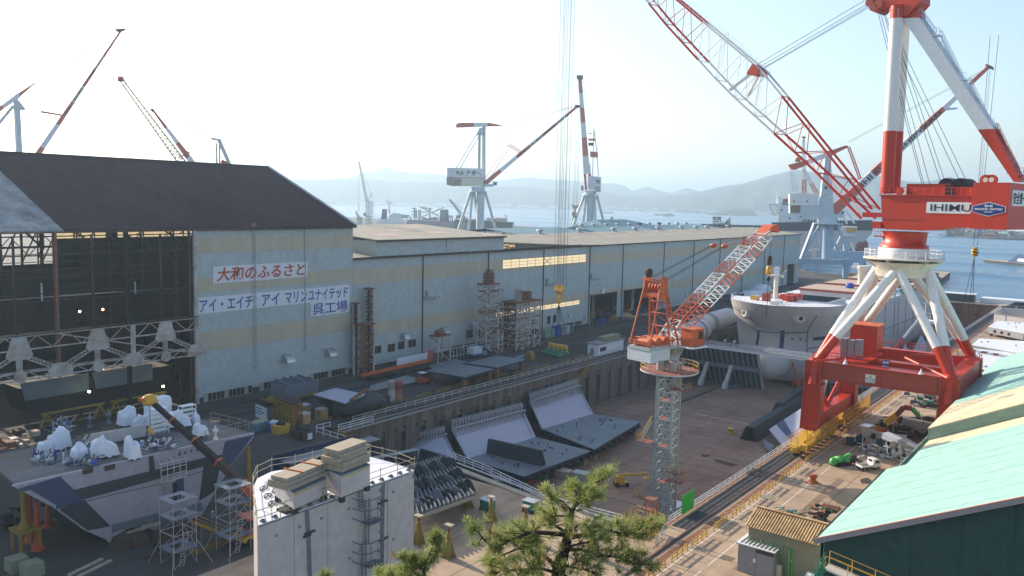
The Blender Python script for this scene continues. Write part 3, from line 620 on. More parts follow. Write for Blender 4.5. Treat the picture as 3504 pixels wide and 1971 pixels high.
for(y0,y1,z0,z1),n,rows in((gl[0],11,3),(gl[1],11,2)):
 fr=obj('window_band',MB().box((WX- .05,y0,z0- .12),(WX+ .02,y1,z0),'frame').box((WX- .05,y0,z1),(WX+ .02,y1,z1+ .12),'frame'),B_)
 for k in range(n):
  ya=y0+(y1-y0)*k/n;yb=y0+(y1-y0)*(k+1)/n
  for r_ in range(rows):
   za=z0+(z1-z0)*r_/rows;zb=z0+(z1-z0)*(r_+1)/rows
   if k==n//2 and z0>15:
    if r_==1:obj('brace',MB().bar((WX+0.,ya,z0),(WX+0.,yb,z1),.1, .2,'frame').bar((WX+0.,yb,z0),(WX+0.,ya,z1),.1, .2,'frame'),fr)
   obj('pane',MB().box((WX- .1,ya+ .08,za+ .06),(WX- .03,yb- .08,zb- .06),'glow'),fr)  # pane glows by its material, imitating backlight
   if r_:obj('glazing_bar',MB().box((WX- .06,ya,za- .06),(WX+ .01,yb,za+ .06),'frame'),fr)
  obj('mullion',MB().box((WX- .06,ya- .08,z0),(WX+ .02,ya+ .08,z1),'frame'),fr)
R_=MB();HY0,HY1=207.,258.
def rz(x):return SRZ+(SE-SRZ)*(x-SRX)/(WX+ .5-SRX)
def rzb(x):return SRZ+(SE-SRZ)*(SRX-x)/(SRX-SB)
t= .3
slab(R_,S0,HY0,SRX,SRZ,WX+ .5,SE,'rooftan');slab(R_,HY1,S1+ .4,SRX,SRZ,WX+ .5,SE,'rooftan')
slab(R_,S0,S1+ .4,SRX,SRZ,SB- .5,SE,'rooftan')
xm=-182.
R_.prism([V((SRX,HY0,SRZ)),V((xm,HY0,rz(xm))),V((WX+ .5,HY1-2,SE)),V((WX+ .5,HY1,SE)),V((SRX,HY1,SRZ))],(0,0,-.3),'rooftan')
rfo=obj('roof',R_,B_)
for i in range(22):
 y=214+i*13
 for x,dx in((-186.5,3.),(-178.,3.4)):
  if y>470 or(x>-180 and y<240):continue
  z=rz(x)+.03;yy=y+(6 if x>-180 else 0)
  obj('translucent_panel',MB().hexa([V(p)for p in((x,yy,rz(x)),(x+dx,yy,rz(x+dx)),(x+dx,yy+4.6,rz(x+dx)),(x,yy+4.6,rz(x)),(x,yy,rz(x)+.04),(x+dx,yy,rz(x+dx)+.04),(x+dx,yy+4.6,rz(x+dx)+.04),(x,yy+4.6,rz(x)+.04))],'roofpatch'),rfo)
g=MB().box((WX+0.,S0,SE- .45),(WX+ .75,S1+ .4,SE- .12),'rustdark')
obj('gutter',g,rfo)
mb=MB()
for i in range(150):mb.box((WX+ .3,S0+ .8*i,SE- .1),(WX+ .85,S0+ .8*i+ .35,SE+ .12),'rustdark')
stuff(obj('eave_closer',mb,rfo))
obj('opening_truss',MB().truss((WX- .6,HY0,SE+ .1),(WX- .6,HY1,SE+ .1),(WX- .6,HY0,SE-2.2),(WX- .6,HY1,SE-2.2),22, .12,'rust','w',True),B_)
for k in range(6):
 y=HY0+2+k*9;obj('roof_truss',MB().truss((WX-1,y,SE- .3),(SRX,y,SRZ- .5),(WX-1,y,SE-2.5),(SRX,y,SRZ-3),10, .13,'rust','w',True),B_)
obj('opening_beam',MB().box((WX+ .1,HY0,SE- .1),(WX+ .5,HY1-6,SE+ .45),'rustdark'),B_)
for y in pipes:obj('downpipe',MB().tube((WX+ .12,y,SE- .4),(WX+ .12,y, .5),.16,'rail',6),B_)
P0,P1=151.9,207.
pb=obj('raised_bay',MB().box((WX-36,P0,SE-1),(WX- .1,P1,34.),'clad'),B_)
pr=MB();slab(pr,P0- .3,P1+ .4,-197,36.8,WX+ .6,34.3,'rooftan',.3);obj('roof',pr,pb)
obj('gutter',MB().box((WX+ .35,P0- .3,33.75),(WX+ .8,P1+ .4,34.15),'rustdark'),pb)
for(x,y)in((-190,158),(-182,176),(-190,190),(-172,160),(-174,184),(-166,200)):
 zz=lambda xx:36.8+(34.3-36.8)*(xx+197)/(WX+ .6+197)
 obj('translucent_panel',MB().hexa([V(p)for p in((x,y,zz(x)),(x+5,y,zz(x+5)),(x+5,y+9,zz(x+5)),(x,y+9,zz(x)),(x,y,zz(x)+.05),(x+5,y,zz(x+5)+.05),(x+5,y+9,zz(x+5)+.05),(x,y+9,zz(x)+.05))],'roofpatch'),pb)
obj('downpipe',MB().tube((WX+ .05,PX(1528,860,WX).y,34),(WX+ .05,PX(1528,860,WX).y,SE),.14,'galv',6),pb)
def ventilator(root,p,s=1.,m='galv'):
 mb=MB();mb.lathe(p,[(.55*s,-.3),(.55*s, .7*s),(1.25*s, .75*s),(1.35*s,1.*s),(.9*s,1.35*s),(.2*s,1.45*s)],m,10);mb.box((p.x-1.1*s,p.y-1.1*s,p.z- .4),(p.x+1.1*s,p.y+1.1*s,p.z),m)
 return obj('roof_ventilator',mb,root)
for px in(1848,1983,2100,2173,2252,2332,2381,2419,2490):ventilator(B_,V((SRX,PX(px,795,SRX).y,SRZ+ .1)),1.15)
for px,py,w in((1380,1150,2.),(1516,1130,2.),(1615,1112,2.),(2000,1087,1.1),(1945,1078,1.),(2345,1010,1.),(2360,1002,1.)):hood(B_,px,py,w,WX)
for px,py,w,h,n in((1290,1197,3.,1.9,2),(1340,1190,2.6,2.1,2),(1373,1182,2.4,2.,2),(1411,1175,3.,2.1,2),(1607,1143,3.,2.3,2),(1636,1140,2.,2.,2),(1828,1105,2.6,2.2,2),(1878,1095,1.8,2.6,1),(1898,1090,1.6,2.6,1),(1828,1136,2.4,2.2,1),(2437,996,2,2,1),(2452,993,2,2,1)):
 p=PX(px,py,WX);o=obj('window',MB().box((WX- .14,p.y-w/2- .12,p.z-h/2- .12),(WX- .02,p.y+w/2+ .12,p.z+h/2+ .12),'frame'),B_)
 for k in range(n):obj('pane',MB().box((WX- .1,p.y-w/2+w*k/n+ .06,p.z-h/2),(WX+ .01,p.y-w/2+w*(k+1)/n- .06,p.z+h/2),'glassdark'),o)
window_row(B_,((1535,1204),(1535,1189)),((1640,1184),(1640,1165)),12,WX)
window_row(B_,((1880,1128),(1880,1118)),((1990,1109),(1990,1098)),14,WX)
window_row(B_,((2400,1043),(2400,1030)),((2441,1035),(2441,1018)),6,WX)
window_row(B_,((2466,1023),(2466,1012)),((2525,1012),(2525,1000)),8,WX)
for px,py in((1476,1012),(1700,987),(1882,967),(2032,950)):
 p=PX(px,py,WX);mb=MB().box((WX,p.y-3.,p.z- .5),(WX+ .8,p.y+3.,p.z- .2),'galv').box((WX+ .1,p.y-2.2,p.z),(WX+ .5,p.y-1.2,p.z+1.6),'galv')
 for k in range(4):mb.tube((WX+ .8,p.y-2.5+k*1.6,p.z- .2),(WX+1.1,p.y-2.5+k*1.6,p.z- .7),.28,'galv',6)
 obj('floodlight_bracket',mb,B_)
p=PX(2063,995,WX);o=obj('clock',MB().tube((WX- .05,p.y,p.z),(WX+ .15,p.y,p.z),1.3,'frame',16).tube((WX+ .05,p.y,p.z),(WX+ .2,p.y,p.z),1.1,'sign',16),B_)
obj('clock_hand',MB().box((WX+ .2,p.y- .06,p.z),(WX+ .23,p.y+ .06,p.z+ .8),'black').box((WX+ .2,p.y- .6,p.z- .06),(WX+ .23,p.y,p.z+ .06),'black'),o)
for a_,b_ in((d0,d1),(e0,e1)):
 for k in range(3):
  y=a_+(b_-a_)*(.25+ .28*k);obj('lattice_column',MB().truss((WX-9,y,0),(WX-9,y,20),(WX-9,y+1.6,0),(WX-9,y+1.6,20),9, .14,'rustwhite' if k==2 else 'dark','x',True),B_)
 obj('door_frame',MB().box((WX- .2,a_- .3,0),(WX+ .06,a_,11.3),'clad').box((WX- .2,b_,0),(WX+ .06,b_+ .3,11.3),'clad').box((WX- .2,a_- .3,11.2),(WX+ .06,b_+ .3,11.6),'frame'),B_)
rr=random.Random(9)
for i in range(26):
 y=rr.uniform(d0,e1);x=WX-rr.uniform(2,20);w,l,h=rr.uniform( .8,2.5),rr.uniform(1,5),rr.uniform( .6,2.4)
 one('stock_pile',MB().box((x,y, .03),(x+w,y+l,h),rr.choice(['green','rust','yellowdull','navy','primer','rust'])),'dim stock item on the floor behind the open doors of the long shed','stock','stock piled inside the long shed')
for(px,py,m)in((2040,1105,'navy'),(2060,1104,'blue'),(2092,1098,'yellowdull'),(2106,1096,'yellowdull')):
 p=G(px,py);one('drum_pallet',MB().box((p.x- .8,p.y- .9,0),(p.x+ .8,p.y+ .9,1.6),m),{'navy':'dark blue crate at the left foot of the first shed door','blue':'bright blue crate just inside the first shed door'}.get(m,'yellow sacks stacked at the pier between the two shed doors' if px==2092 else 'right hand stack of yellow sacks at the pier between shed doors'),'crate')
# sheds behind
o=thing('back_shed','blue grey roofed shed with a row of ventilators behind the long shed','shed',(-250,440,0))
mb=MB();mb.box((-275,384,0),(-222.5,546,27),'clad');obj('wall',mb,o)
mb=MB();slab(mb,384,546,-250,32.,-224,28.5,'roofblue');slab(mb,384,546,-250,32.,-278,27,'roofblue')
mb.prism([(-224,384,28.3),(-250,384,31.8),(-278,384,27)],(0, .3,0),'roofblue');obj('roof',mb,o)
for px in(1990,2032,2075,2114,2155,2190,2222,2256,2288,2318,2348):ventilator(o,V((-250,PX(px,772,-250).y,32)),1.15,'rustdark' if px%3==0 else 'galv')
o=thing('low_shed','low shed with pitched blue green roof showing left of the vented roof','shed',(-280,350,0))
mb=MB();mb.box((-280,330,0),(-226,383,27),'roofblue');obj('wall',mb,o)
mb=MB();slab(mb,318,384,-258,31.6,-226,28.4,'roofblue');slab(mb,318,384,-258,31.6,-290,28.4,'roofblue');obj('roof',mb,o)
o=thing('hip_roof_building','small building with hipped green roof poking above the vented shed roofs','building',(-300,510,0))
mb=MB();mb.box((-312,482,0),(-288,552,29.5),'fasciagreen');obj('wall',mb,o)
mb=MB();e=[(-314,480,29.5),(-286,480,29.5),(-286,556,29.5),(-314,556,29.5)];r1,r2=(-300,492,34),(-300,532,34)
mb.add(e+[r1,r2],[(0,1,4),(1,2,5,4),(2,3,5),(3,0,4,5),(3,2,1,0)],'roofblue');obj('roof',mb,o);ventilator(o,V((-300,512,34)),1.3)
# mint green roofed shed at the lower right
Gs=thing('green_shed','big shed with stepped mint green and cream roof and dark green gable','shed',(-10,100,0))
sl_= .49;gx=-24.9;gy=87.4
def gz(x,base=10.,x0=gx):return base+sl_*(x-x0)
def rpt(px,py,base=10.,x0=gx):
 r=ray(px,py);k=(base-sl_*x0-CAMH)/(r.z-sl_*r.x);return CAMP+r*k
XR=14.
q1=rpt(3025,1606);q2=rpt(3100,1590);q3=rpt(3200,1487)
stepx=q2.x;ymid=(q1.y+q2.y)/2
mintY=rpt(3315,1535).y
def rpanel(parent,x0,x1,y0,y1,m,base=10.,bx=gx,t= .18):
 mb=MB();n=1
 mb.hexa([V((x0,y0,gz(x0,base,bx)-t)),V((x1,y0,gz(x1,base,bx)-t)),V((x1,y1,gz(x1,base,bx)-t)),V((x0,y1,gz(x0,base,bx)-t)),V((x0,y0,gz(x0,base,bx))),V((x1,y0,gz(x1,base,bx))),V((x1,y1,gz(x1,base,bx))),V((x0,y1,gz(x0,base,bx)))],m)
 return obj('roof_sheet',mb,parent)
roof1=obj('roof',MB().box((gx+ .4,gy+ .3,7.6),(gx+ .8,ymid,9.8),'fasciagreen'),Gs)
ww=2.05
def strips(parent,x0,y0,y1,m,base=10.,bx=gx):
 """roof laid as wide sheets with open seams, each lap proud of the next"""
 y=y0;k=0
 while y<y1- .05:
  yb=min(y+ww,y1);rpanel(parent,x0,XR,y,yb- .03,m,base+ .015*(k%2),bx);y=yb;k+=1
cY=rpt(3250,1548).y;c2=rpt(3504,1500).y
strips(roof1,gx,gy,ymid,'roofgreen');strips(roof1,stepx,ymid,(ymid+q3.y)/2- .3,'roofgreen');strips(roof1,stepx,(ymid+q3.y)/2- .3,q3.y+2.5,'roofyellow')
obj('rake_trim',MB().bar((gx- .1,gy- .12,10- .2),(XR,gy- .12,gz(XR)-.2),.16, .55,'grey').bar((gx- .1,gy- .1,10.1),(XR,gy- .1,gz(XR)+.1),.2, .06,'orange'),roof1)
obj('gutter',MB().box((gx- .28,gy,9.72),(gx- .02,ymid,9.95),'rail'),roof1)
wg=obj('gable_wall',MB().prism([V((gx+ .6,gy+ .5,-.1)),V((XR,gy+ .5,-.1)),V((XR,gy+ .5,gz(XR)-.3)),V((gx+ .6,gy+ .5,gz(gx+ .6)-.3))],(0, .3,0),'wallgreen'),Gs)
for k in range(9):
 x0=gx+ .6+k*4.3;x1=min(x0+4.25,XR)
 for j in range(8):
  za=j*3.6;zb=za+3.55;zt0,zt1=gz(x0)-.35,gz(x1)-.35
  if za>zt1:continue
  pts=[(x0,za),(x1,za),(x1,min(zb,zt1)),(x0,min(zb,zt0))]if za<zt0 else[(x0+(za-zt0)/sl_,za),(x1,za),(x1,min(zb,zt1))]
  if za<zt0 and zb>zt0 and zb<zt1:pts=[(x0,za),(x1,za),(x1,zb),(x0+(zb-zt0)/sl_,zb),(x0,zt0)]
  obj('cladding_sheet',MB().prism([V((a,gy+ .47- .03*((j+k)%2),b))for a,b in pts],(0, .03,0),'wallgreen'),wg)
obj('corner_post',MB().box((gx+ .5,gy+ .3,0),(gx+ .75,gy+ .55,9.8),'sign'),Gs)
obj('wall',MB().box((gx+ .7,gy+ .6,0),(gx+ .9,200,9.8),'fasciagreen'),Gs)
b2,bx2=13.,-22.8
r2a=rpt(3175,1465,b2,bx2);y2=r2a.y;x2=r2a.x
roof2=obj('roof',MB().box((x2+ .3,y2+ .2,9),(x2+ .6,205,b2- .3),'fasciagreen'),Gs)
strips(roof2,x2,y2,rpt(3300,1375,b2,bx2).y,'roofyellow',b2,bx2);strips(roof2,x2,rpt(3300,1375,b2,bx2).y,207,'roofgreen',b2,bx2)
obj('front_fascia',MB().prism([V((x2+ .05,y2+ .05,b2- .15)),V((XR,y2+ .05,gz(XR,b2,bx2)-.15)),V((XR,y2+ .05,gz(XR,b2,bx2)-3.2)),V((x2+ .05,y2+ .05,b2-3.2))],(0, .2,0),'fasciagreen'),roof2)
p=rpt(3470,1395,b2,bx2)
# big red and white gantry crane
CX,YN,YF,XL,XRr=-35.,157.8,182.,-47.,-24.
CYc=PX(3093,850,-35.).y;CC=V((CX,CYc,0))
K=thing('gantry_crane','huge red and white luffing crane on four tubular legs, reading IHIMU','crane',(CX,CYc,0))
DZ,DB=16.5,13.3
# portal legs
def portal_leg(x,y,sy,sx):
 mb=MB()
 mb.hexa([V(p)for p in((x-1.7,y-1.2*1,3.2),(x+1.7,y-1.2,3.2),(x+1.7,y+1.6,3.2),(x-1.7,y+1.6,3.2),(x-1.35-sx*0.,y-1.2+ .2,DZ),(x+1.35,y-1.,DZ),(x+1.35,y+1.8,DZ),(x-1.35,y+1.8,DZ))],'red')
 o=obj('leg',mb,K)
 for z in(4.6,12.,14.2):obj('stiffener',MB().box((x-1.85,y-1.45,z),(x+1.85,y+1.,z+ .12),'redold'),o)
 for s in(-1,1):obj('flange',MB().hexa([V(p)for p in((x+s*1.7- .12,y-1.55,3.2),(x+s*1.7+ .12,y-1.55,3.2),(x+s*1.7+ .12,y-1.2,3.2),(x+s*1.7- .12,y-1.2,3.2),(x+s*1.4- .12,y-1.4,DZ),(x+s*1.4+ .12,y-1.4,DZ),(x+s*1.4+ .12,y-1.,DZ),(x+s*1.4- .12,y-1.,DZ))],'redold'),o)
 return o
for x in(XL,XRr):
 for y in(YN,YF):portal_leg(x,y,0,0)
# deck beams
obj('deck_beam',MB().box((XL+1.4,YN- .9,DB),(XRr-1.3,YN- .4,DZ- .05),'redold').box((XL+1.4,YN-1.25,DZ- .08),(XRr-1.3,YN+2.1,DZ+ .05),'red').box((XL+1.4,YN-1.2,DB- .1),(XRr-1.3,YN+ .4,DB),'red').box((-35,YN- .96,DB),(-34.85,YN- .9,DZ- .1),'red'),K)
obj('deck_beam',MB().box((XL+1.4,YF- .6,DB),(XRr-1.3,YF+1.4,DZ),'red'),K)
for x in(XL,XRr):obj('deck_beam',MB().box((x-1.3,YN+1.85,DB),(x+1.3,YF-1.,DZ- .02),'red'),K)
obj('arch_knee',MB().prism([V((XRr+1.32,YN+2+a,b))for a,b in((0,DB),(0,6),(.8,9.5),(3,12),(6,13.),(6,DB))],(.1,0,0),'red'),K)
for sx,sy in((-1,-1),(1,-1),(-1,1),(1,1)):
 obj('deck_pipe',MB().tube((CX+sx*11,CYc+sy*13,DZ+ .4),(CX+sx*2,CYc+sy*2,DZ+1.2),.22,'red',6),K)
obj('cross_beam',MB().box((CX-10.6,CYc-1.2,14.3),(CX+10.6,CYc+1.2,DZ- .1),'red'),K)
# tubular legs up to the slewing ring
RZg=34.2
def ring(ax,r=5.):return V((CX+r*math.cos(ax),CYc+r*math.sin(ax),RZg))
rn,rl,rr_,rf_=ring(-math.pi/2,4.),ring(math.pi,4.3),ring(0,4.3),ring(math.pi/2,4.)
corners={(-1,-1):V((XL,YN+ .4,DZ)),(1,-1):V((XRr,YN+ .4,DZ)),(-1,1):V((XL,YF,DZ)),(1,1):V((XRr,YF,DZ))}
for(sx,sy),c in corners.items():
 for tgt in((rl if sx<0 else rr_),(rn if sy<0 else rf_)):
  c2=c+(tgt-c).normalized()*.3;k=6.2/(tgt-c2).length;m1=c2.lerp(tgt,k* .85)
  o=obj('tube_leg',MB().tube(m1,tgt, .82,'white',18),K)
  obj('painted_foot',MB().tube(c2-V((0,0, .5)),m1+(tgt-c2).normalized()*.01, .83,'red',18),o)
 o=obj('foot_stub',MB().tube(c+V((0,-1.35,-4.6)),c+V((0,-.3, .4)),.95,'red',12),K)
# slewing ring, gallery
obj('ring_cone',MB().lathe((CX,CYc,RZg-1.6),[(4.7,0),(4.9, .3),(5.,1.9),(6.3,2.8)],'cream',8),K)
gal=obj('gallery',MB().lathe((CX,CYc,35.9),[(7.1,0),(7.1, .22)],'cream',12),K)
pts=[V((CX+6.9*math.cos(t*math.pi/6),CYc+6.9*math.sin(t*math.pi/6),36.1))for t in range(13)]
railing('gallery_rail',pts,1.5,'white',gal,2.,.05,(1.,.55))
for t in range(6):
 a=t*math.pi/3+ .3;obj('bracket',MB().prism([V((CX+r*math.cos(a),CYc+r*math.sin(a),z))for r,z in((4.6,35.9),(7.,35.9),(4.6,34.))],(.15, .1,0),'cream'),gal)
obj('ring_drum',MB().lathe((CX,CYc,36.1),[(4.4,0),(4.4,1.7),(4.1,2.)],'white',28),K)
# slewing upper, frame with u towards the tail and w away from the camera
b_dir=V((-.981, .194,0));U=Frame(CC,-b_dir)
def uz(px,py,w):q=U.q(px,py,w);return q[0],q[2]
HW=4.
obj('slew_drum',MB().lathe((CX,CYc,38.),[(4.2,0),(4.2, .5),(3.7, .7),(3.8,2.6),(4.,3.)],'red',28),K)
top=uz(3016,668,-HW)[1];topR=uz(3320,668,-HW)
u0=uz(3022,700,-HW)[0];u1=uz(3325,700,-HW)[0];ub=uz(3450,700,-HW)[0]
zb=uz(3060,786,-HW)[1];zt=top
pts=[(uz(3014,664,-HW)[0],zt),(u0,zb+1.6),(uz(3030,780,-HW)[0],zb),(uz(3160,790,-HW)[0],zb),(uz(3265,778,-HW)[0],uz(3265,778,-HW)[1]),(u1,uz(3265,778,-HW)[1]),(u1,zt)]
hs=obj('slewing_frame',MB().prism([U.P(a,-HW,b)for a,b in pts],U.w*(2*HW),'red'),K)
obj('deck_edge',MB().box((pts[0][0]-.25,-HW- .35,zt- .05),(u1,HW+ .35,zt+ .12),'red',U),hs)
obj('lower_plate',MB().box((u0- .1,-HW- .08,zb+1.9),(uz(3140,760,-HW)[0],-HW,zb+2.05),'redold',U),hs)
railing('deck_rail',[U.P(pts[0][0],-HW,zt+ .12),U.P(u1- .3,-HW,zt+ .12)],1.3,'red',hs,1.6, .045)
railing('deck_rail',[U.P(pts[0][0],-HW,zt+ .12),U.P(pts[0][0],HW,zt+ .12)],1.3,'red',hs,1.6, .045)
def ubox(name,px0,py0,px1,py1,w0,w1,m,parent,z0=None):
 a=uz(px0,py0,w0);b_=uz(px1,py1,w0)
 return obj(name,MB().box((a[0],w0,z0 if z0 is not None else b_[1]),(b_[0],w1,a[1]),m,U),parent)
mach=ubox('machine_cover',3103,629,3250,662,-2.2,2.5,'red',hs,zt+ .1)
ubox('machine_cover',3120,640,3330,664,-3.2,-2.3,'red',hs,zt+ .1)
ubox('winch',3236,632,3262,662,-3.4,-2.9,'black',hs,zt+ .1)
for px in(3243,3290):
 a=uz(px,650,-1.);obj('winch_drum',MB().tube(U.P(a[0],-2.,zt+1.8),U.P(a[0],2.5,zt+1.8),1.35,'black',14),hs)
for px in(3078,):a=uz(px,660,-3.5);obj('lifting_eye',MB().lathe(U.P(a[0],-3.6,zt+ .8),[(.75,0),(.75, .3)],'red',14,U.w),hs)
cz1=uz(3330,625,-HW-1.2)[1];cz0=uz(3330,783,-HW-1.2)[1];cu0=uz(3325,700,-HW-1.2)[0];cu1=uz(3450,700,-HW-1.2)[0]
cw=obj('counterweight',MB().box((cu0,-HW-1.2,cz0),(cu1,HW+1.2,cz1),'red',U),K)
for px in(3372,3392):
 a=uz(px,620,-HW);eye=MB();eye.lathe(U.P(a[0],-HW,cz1+ .45),[(.95,0),(.95, .35)],'red',16,U.w);eye.tube(U.P(a[0],-HW- .02,cz1+ .5),U.P(a[0],-HW+ .37,cz1+ .5),.42,'cream',10);obj('lifting_eye',eye,cw)
a=uz(3172,691,-HW);b_=uz(3317,732,-HW)
sg=obj('sign_board',MB().box((a[0],-HW- .08,b_[1]),(u1- .05,-HW- .01,a[1]),'sign',U),K)
sh=a[1]-b_[1]
text3d('lettering','IHIMU',U.P(a[0]+.7,-HW- .11,b_[1]+sh* .2),U.u,(0,0,1),3,'blackink',sg, .02,fit=(u1-a[0]-.7,sh* .62),bold= .02)
ew=-HW-1.25;a=uz(3324,716,ew);c_=uz(3384,691,ew);d_=uz(3443,718,ew);e_=uz(3383,741,ew)
ec=((a[0]+d_[0])/2,(c_[1]+e_[1])/2);hw_,hh_=(d_[0]-a[0])/2,(c_[1]-e_[1])/2
def hexa2(k,kk):return[(ec[0]-hw_*k,ec[1]+hh_* .38*kk),(ec[0]-hw_*k,ec[1]-hh_* .38*kk),(ec[0],ec[1]-hh_*kk),(ec[0]+hw_*k,ec[1]-hh_* .38*kk),(ec[0]+hw_*k,ec[1]+hh_* .38*kk),(ec[0],ec[1]+hh_*kk)]
em=obj('emblem',MB().prism([U.P(x,ew,z)for x,z in hexa2( .98,1)],U.w* .05,'sign').prism([U.P(x,ew- .03,z)for x,z in hexa2( .93, .91)],U.w* .03,'navyink'),K)
text3d('lettering','IHI',U.P(ec[0]-hw_* .22,ew- .06,ec[1]+hh_* .28),U.u,(0,0,1),1,'sign',em, .01,fit=(hw_* .44,hh_* .34),bold= .03)
text3d('lettering','MARINE UNITED',U.P(ec[0]-hw_* .8,ew- .06,ec[1]-hh_* .14),U.u,(0,0,1),1,'sign',em, .01,fit=(hw_*1.6,hh_* .3),bold= .02)
obj('swoosh',MB().bar(U.P(ec[0]-hw_* .25,ew- .04,ec[1]-hh_* .4),U.P(ec[0]+hw_* .25,ew- .04,ec[1]-hh_* .36),.05, .1,'sign'),em)
uS=Frame(U.P(cu1,0,0),U.w)
ts=obj('tail_sign',MB().hexa([U.P(cu1+x,w,z)for z in(cz0+4.,cz0+6.6)for x,w in((0,-HW+ .4),(.06,-HW+ .4),(.06,HW- .6),(0,HW- .6))],'sign'),K)
text3d('lettering','安全第一',U.P(cu1+ .09,-HW+ .7,cz0+4.3),U.w,(0,0,1),2,'blackink',ts, .01,fit=(6.2,2.),bold= .04)
ubox('cab_walk',2990,806,3035,812,-3,3,'red',K);
railing('cab_rail',[U.P(uz(2992,806,-3)[0],-3,uz(2992,806,-3)[1]),U.P(uz(3035,806,-3)[0],-3,uz(2992,806,-3)[1])],1.6,'redold',K, .6, .04)
ubox('foot_block',2984,758,3012,782,-3.6,3.6,'red',K)
# A-frame
AW=2.6;apz=U.q(3100,-75,0)
def leg2(name,p0,p1,r,splits,w0,w1):
 """tube leg from lower photo point p0 to upper p1; splits = photo heights where the paint changes"""
 A0=U.P(*[U.q(p0[0],p0[1],w0)[i]for i in(0,1,2)]);A1=U.P(*U.q(p1[0],p1[1],w1));last=0.;par=None
 for t,m in splits:
  o=obj(name if par is None else 'painted_section',MB().tube(A0.lerp(A1,last),A0.lerp(A1,t),r if par is None else r+ .004,m,20),par or K);par=par or o;last=t
 return A0,A1
leg2('front_leg',(3034,662),(3071,20),1.16,((.335,'red'),(.93,'white'),(1.,'red')),-2.6,-2.)
leg2('front_leg',(3060,662),(3098,10),1.,((.33,'red'),(.9,'white'),(1.,'red')),2.6,2.)
def prof(px,py,w=-1.6):q=U.q(px,py,w);return(q[0],q[2])
bk=[((3088,62),(3145,60)),((3345,443),(3398,441)),((3468,622),(3492,622))]
def bq(i,s):return prof(*bk[i][s])
def seg(name,pA,pB,m,par,dw=1.6):
 return obj(name,MB().hexa([U.P(x,w,z)for(x,z)in(pA[0],pB[0])for w in()]or[U.P(pA[0][0],-dw,pA[0][1]),U.P(pA[1][0],-dw,pA[1][1]),U.P(pA[1][0],dw,pA[1][1]),U.P(pA[0][0],dw,pA[0][1]),U.P(pB[0][0],-dw,pB[0][1]),U.P(pB[1][0],-dw,pB[1][1]),U.P(pB[1][0],dw,pB[1][1]),U.P(pB[0][0],dw,pB[0][1])],m),par)
bl=seg('back_leg',(bq(1,0),bq(1,1)),(bq(0,0),bq(0,1)),'white',K)
seg('painted_section',(bq(2,0),bq(2,1)),(bq(1,0),bq(1,1)),'red',bl)
seg('painted_section',(bq(0,0),bq(0,1)),(prof(3072,-30),prof(3120,-30)),'red',bl)
hd=obj('a_frame_head',MB().prism([U.P(*p)for p in[(prof(x,y,-2)[0],-2.2,prof(x,y,-2)[1])for x,y in((2966,5),(2972,18),(2990,30),(3003,18),(3040,24),(3072,58),(3105,55),(3150,5),(3150,-60),(2990,-12))]],U.w*4.4,'red'),K)
for px,py in((2978,10),(2992,26),(3010,14)):a=prof(px,py,-2);obj('sheave',MB().tube(U.P(a[0],-2.5,a[1]),U.P(a[0],2.5,a[1]),.75,'redold',14),hd)
railing('head_rail',[U.P(*[prof(3044,60,-3)[0],-3,prof(3044,60,-3)[1]]),U.P(prof(3072,60,-3)[0],-3,prof(3072,60,-3)[1])],1.6,'white',hd, .9, .04)
st=[((3120,5),(3200,118)),((3218,122),(3290,270)),((3318,285),(3385,428)),((3410,440),(3485,596))]
for i,(a,b2)in enumerate(st):
 A0=V((*prof(*a,0),0));A1=V((*prof(*b2,0),0));mb=MB();mm_='sign' if i<3 else 'red'
 for w in(-.45, .45):
  for dz in(0,1.):mb.tube(U.P(A0.x,w,A0.y+dz),U.P(A1.x,w,A1.y+dz),.05,mm_,4,cap=False)
  for k in range(9):t=k/8;p=A0.lerp(A1,t);mb.tube(U.P(p.x,w,p.y),U.P(p.x,w,p.y+1.),.035,mm_,4,cap=False)
 for k in range(30):t=k/30;p=A0.lerp(A1,t);mb.box((p.x- .1,-.45,p.y- .03),(p.x+ .1, .45,p.y),mm_,U)
 o=obj('stair_flight',mb,K)
 q=V((*prof(b2[0]+2,b2[1]+4,0),0));obj('landing',MB().box((q.x- .9,-.8,q.y- .15),(q.x+ .9, .8,q.y),'white' if i<3 else 'red',U),o)
 railing('landing_rail',[U.P(q.x- .9,-.8,q.y),U.P(q.x+ .9,-.8,q.y)],1.2,mm_,o, .6, .035)
 for k in range(4):t=(k+ .5)/4;p=A0.lerp(A1,t);obj('bracket',MB().bar(U.P(p.x,0,p.y),U.P(p.x-1.3,0,p.y- .9),.12, .12,mm_),o)
# boom: two lower chords, two upper chords, parts chord and brace
lowp=[(2972,748),(2782,560),(2500,309),(2290,82),(2223,0),(1985,-245)]
upp=[(2998,716),(2838,520),(2622,250),(2375,45),(2325,0),(1975,-262)]
def bpt(prf,s,w):
 q=[U.q(x,y,0)for x,y in prf];us=[a[0]for a in q];zs=[a[2]for a in q]
 u=q[0][0]+(q[-1][0]-q[0][0])*s;return U.P(u,w,float(np.interp(-u,[-x for x in us],zs)))
boom=thing('b','x','x');COL.objects.unlink(boom);bpy.data.objects.remove(boom)
bm_=obj('boom',MB().bar(U.P(uz(2985,735,0)[0],-3.2,uz(2985,735,0)[1]),U.P(uz(2985,735,0)[0],3.2,uz(2985,735,0)[1]),.9, .9,'red'),K)
NB=16
def wd(s):return 3.if s< .05 else 2.6-1.2*s
def bc(s):return 'red' if s< .245 else('white' if s< .475 else('red' if s< .7 else 'white'))
ss=[k/NB for k in range(NB+1)]
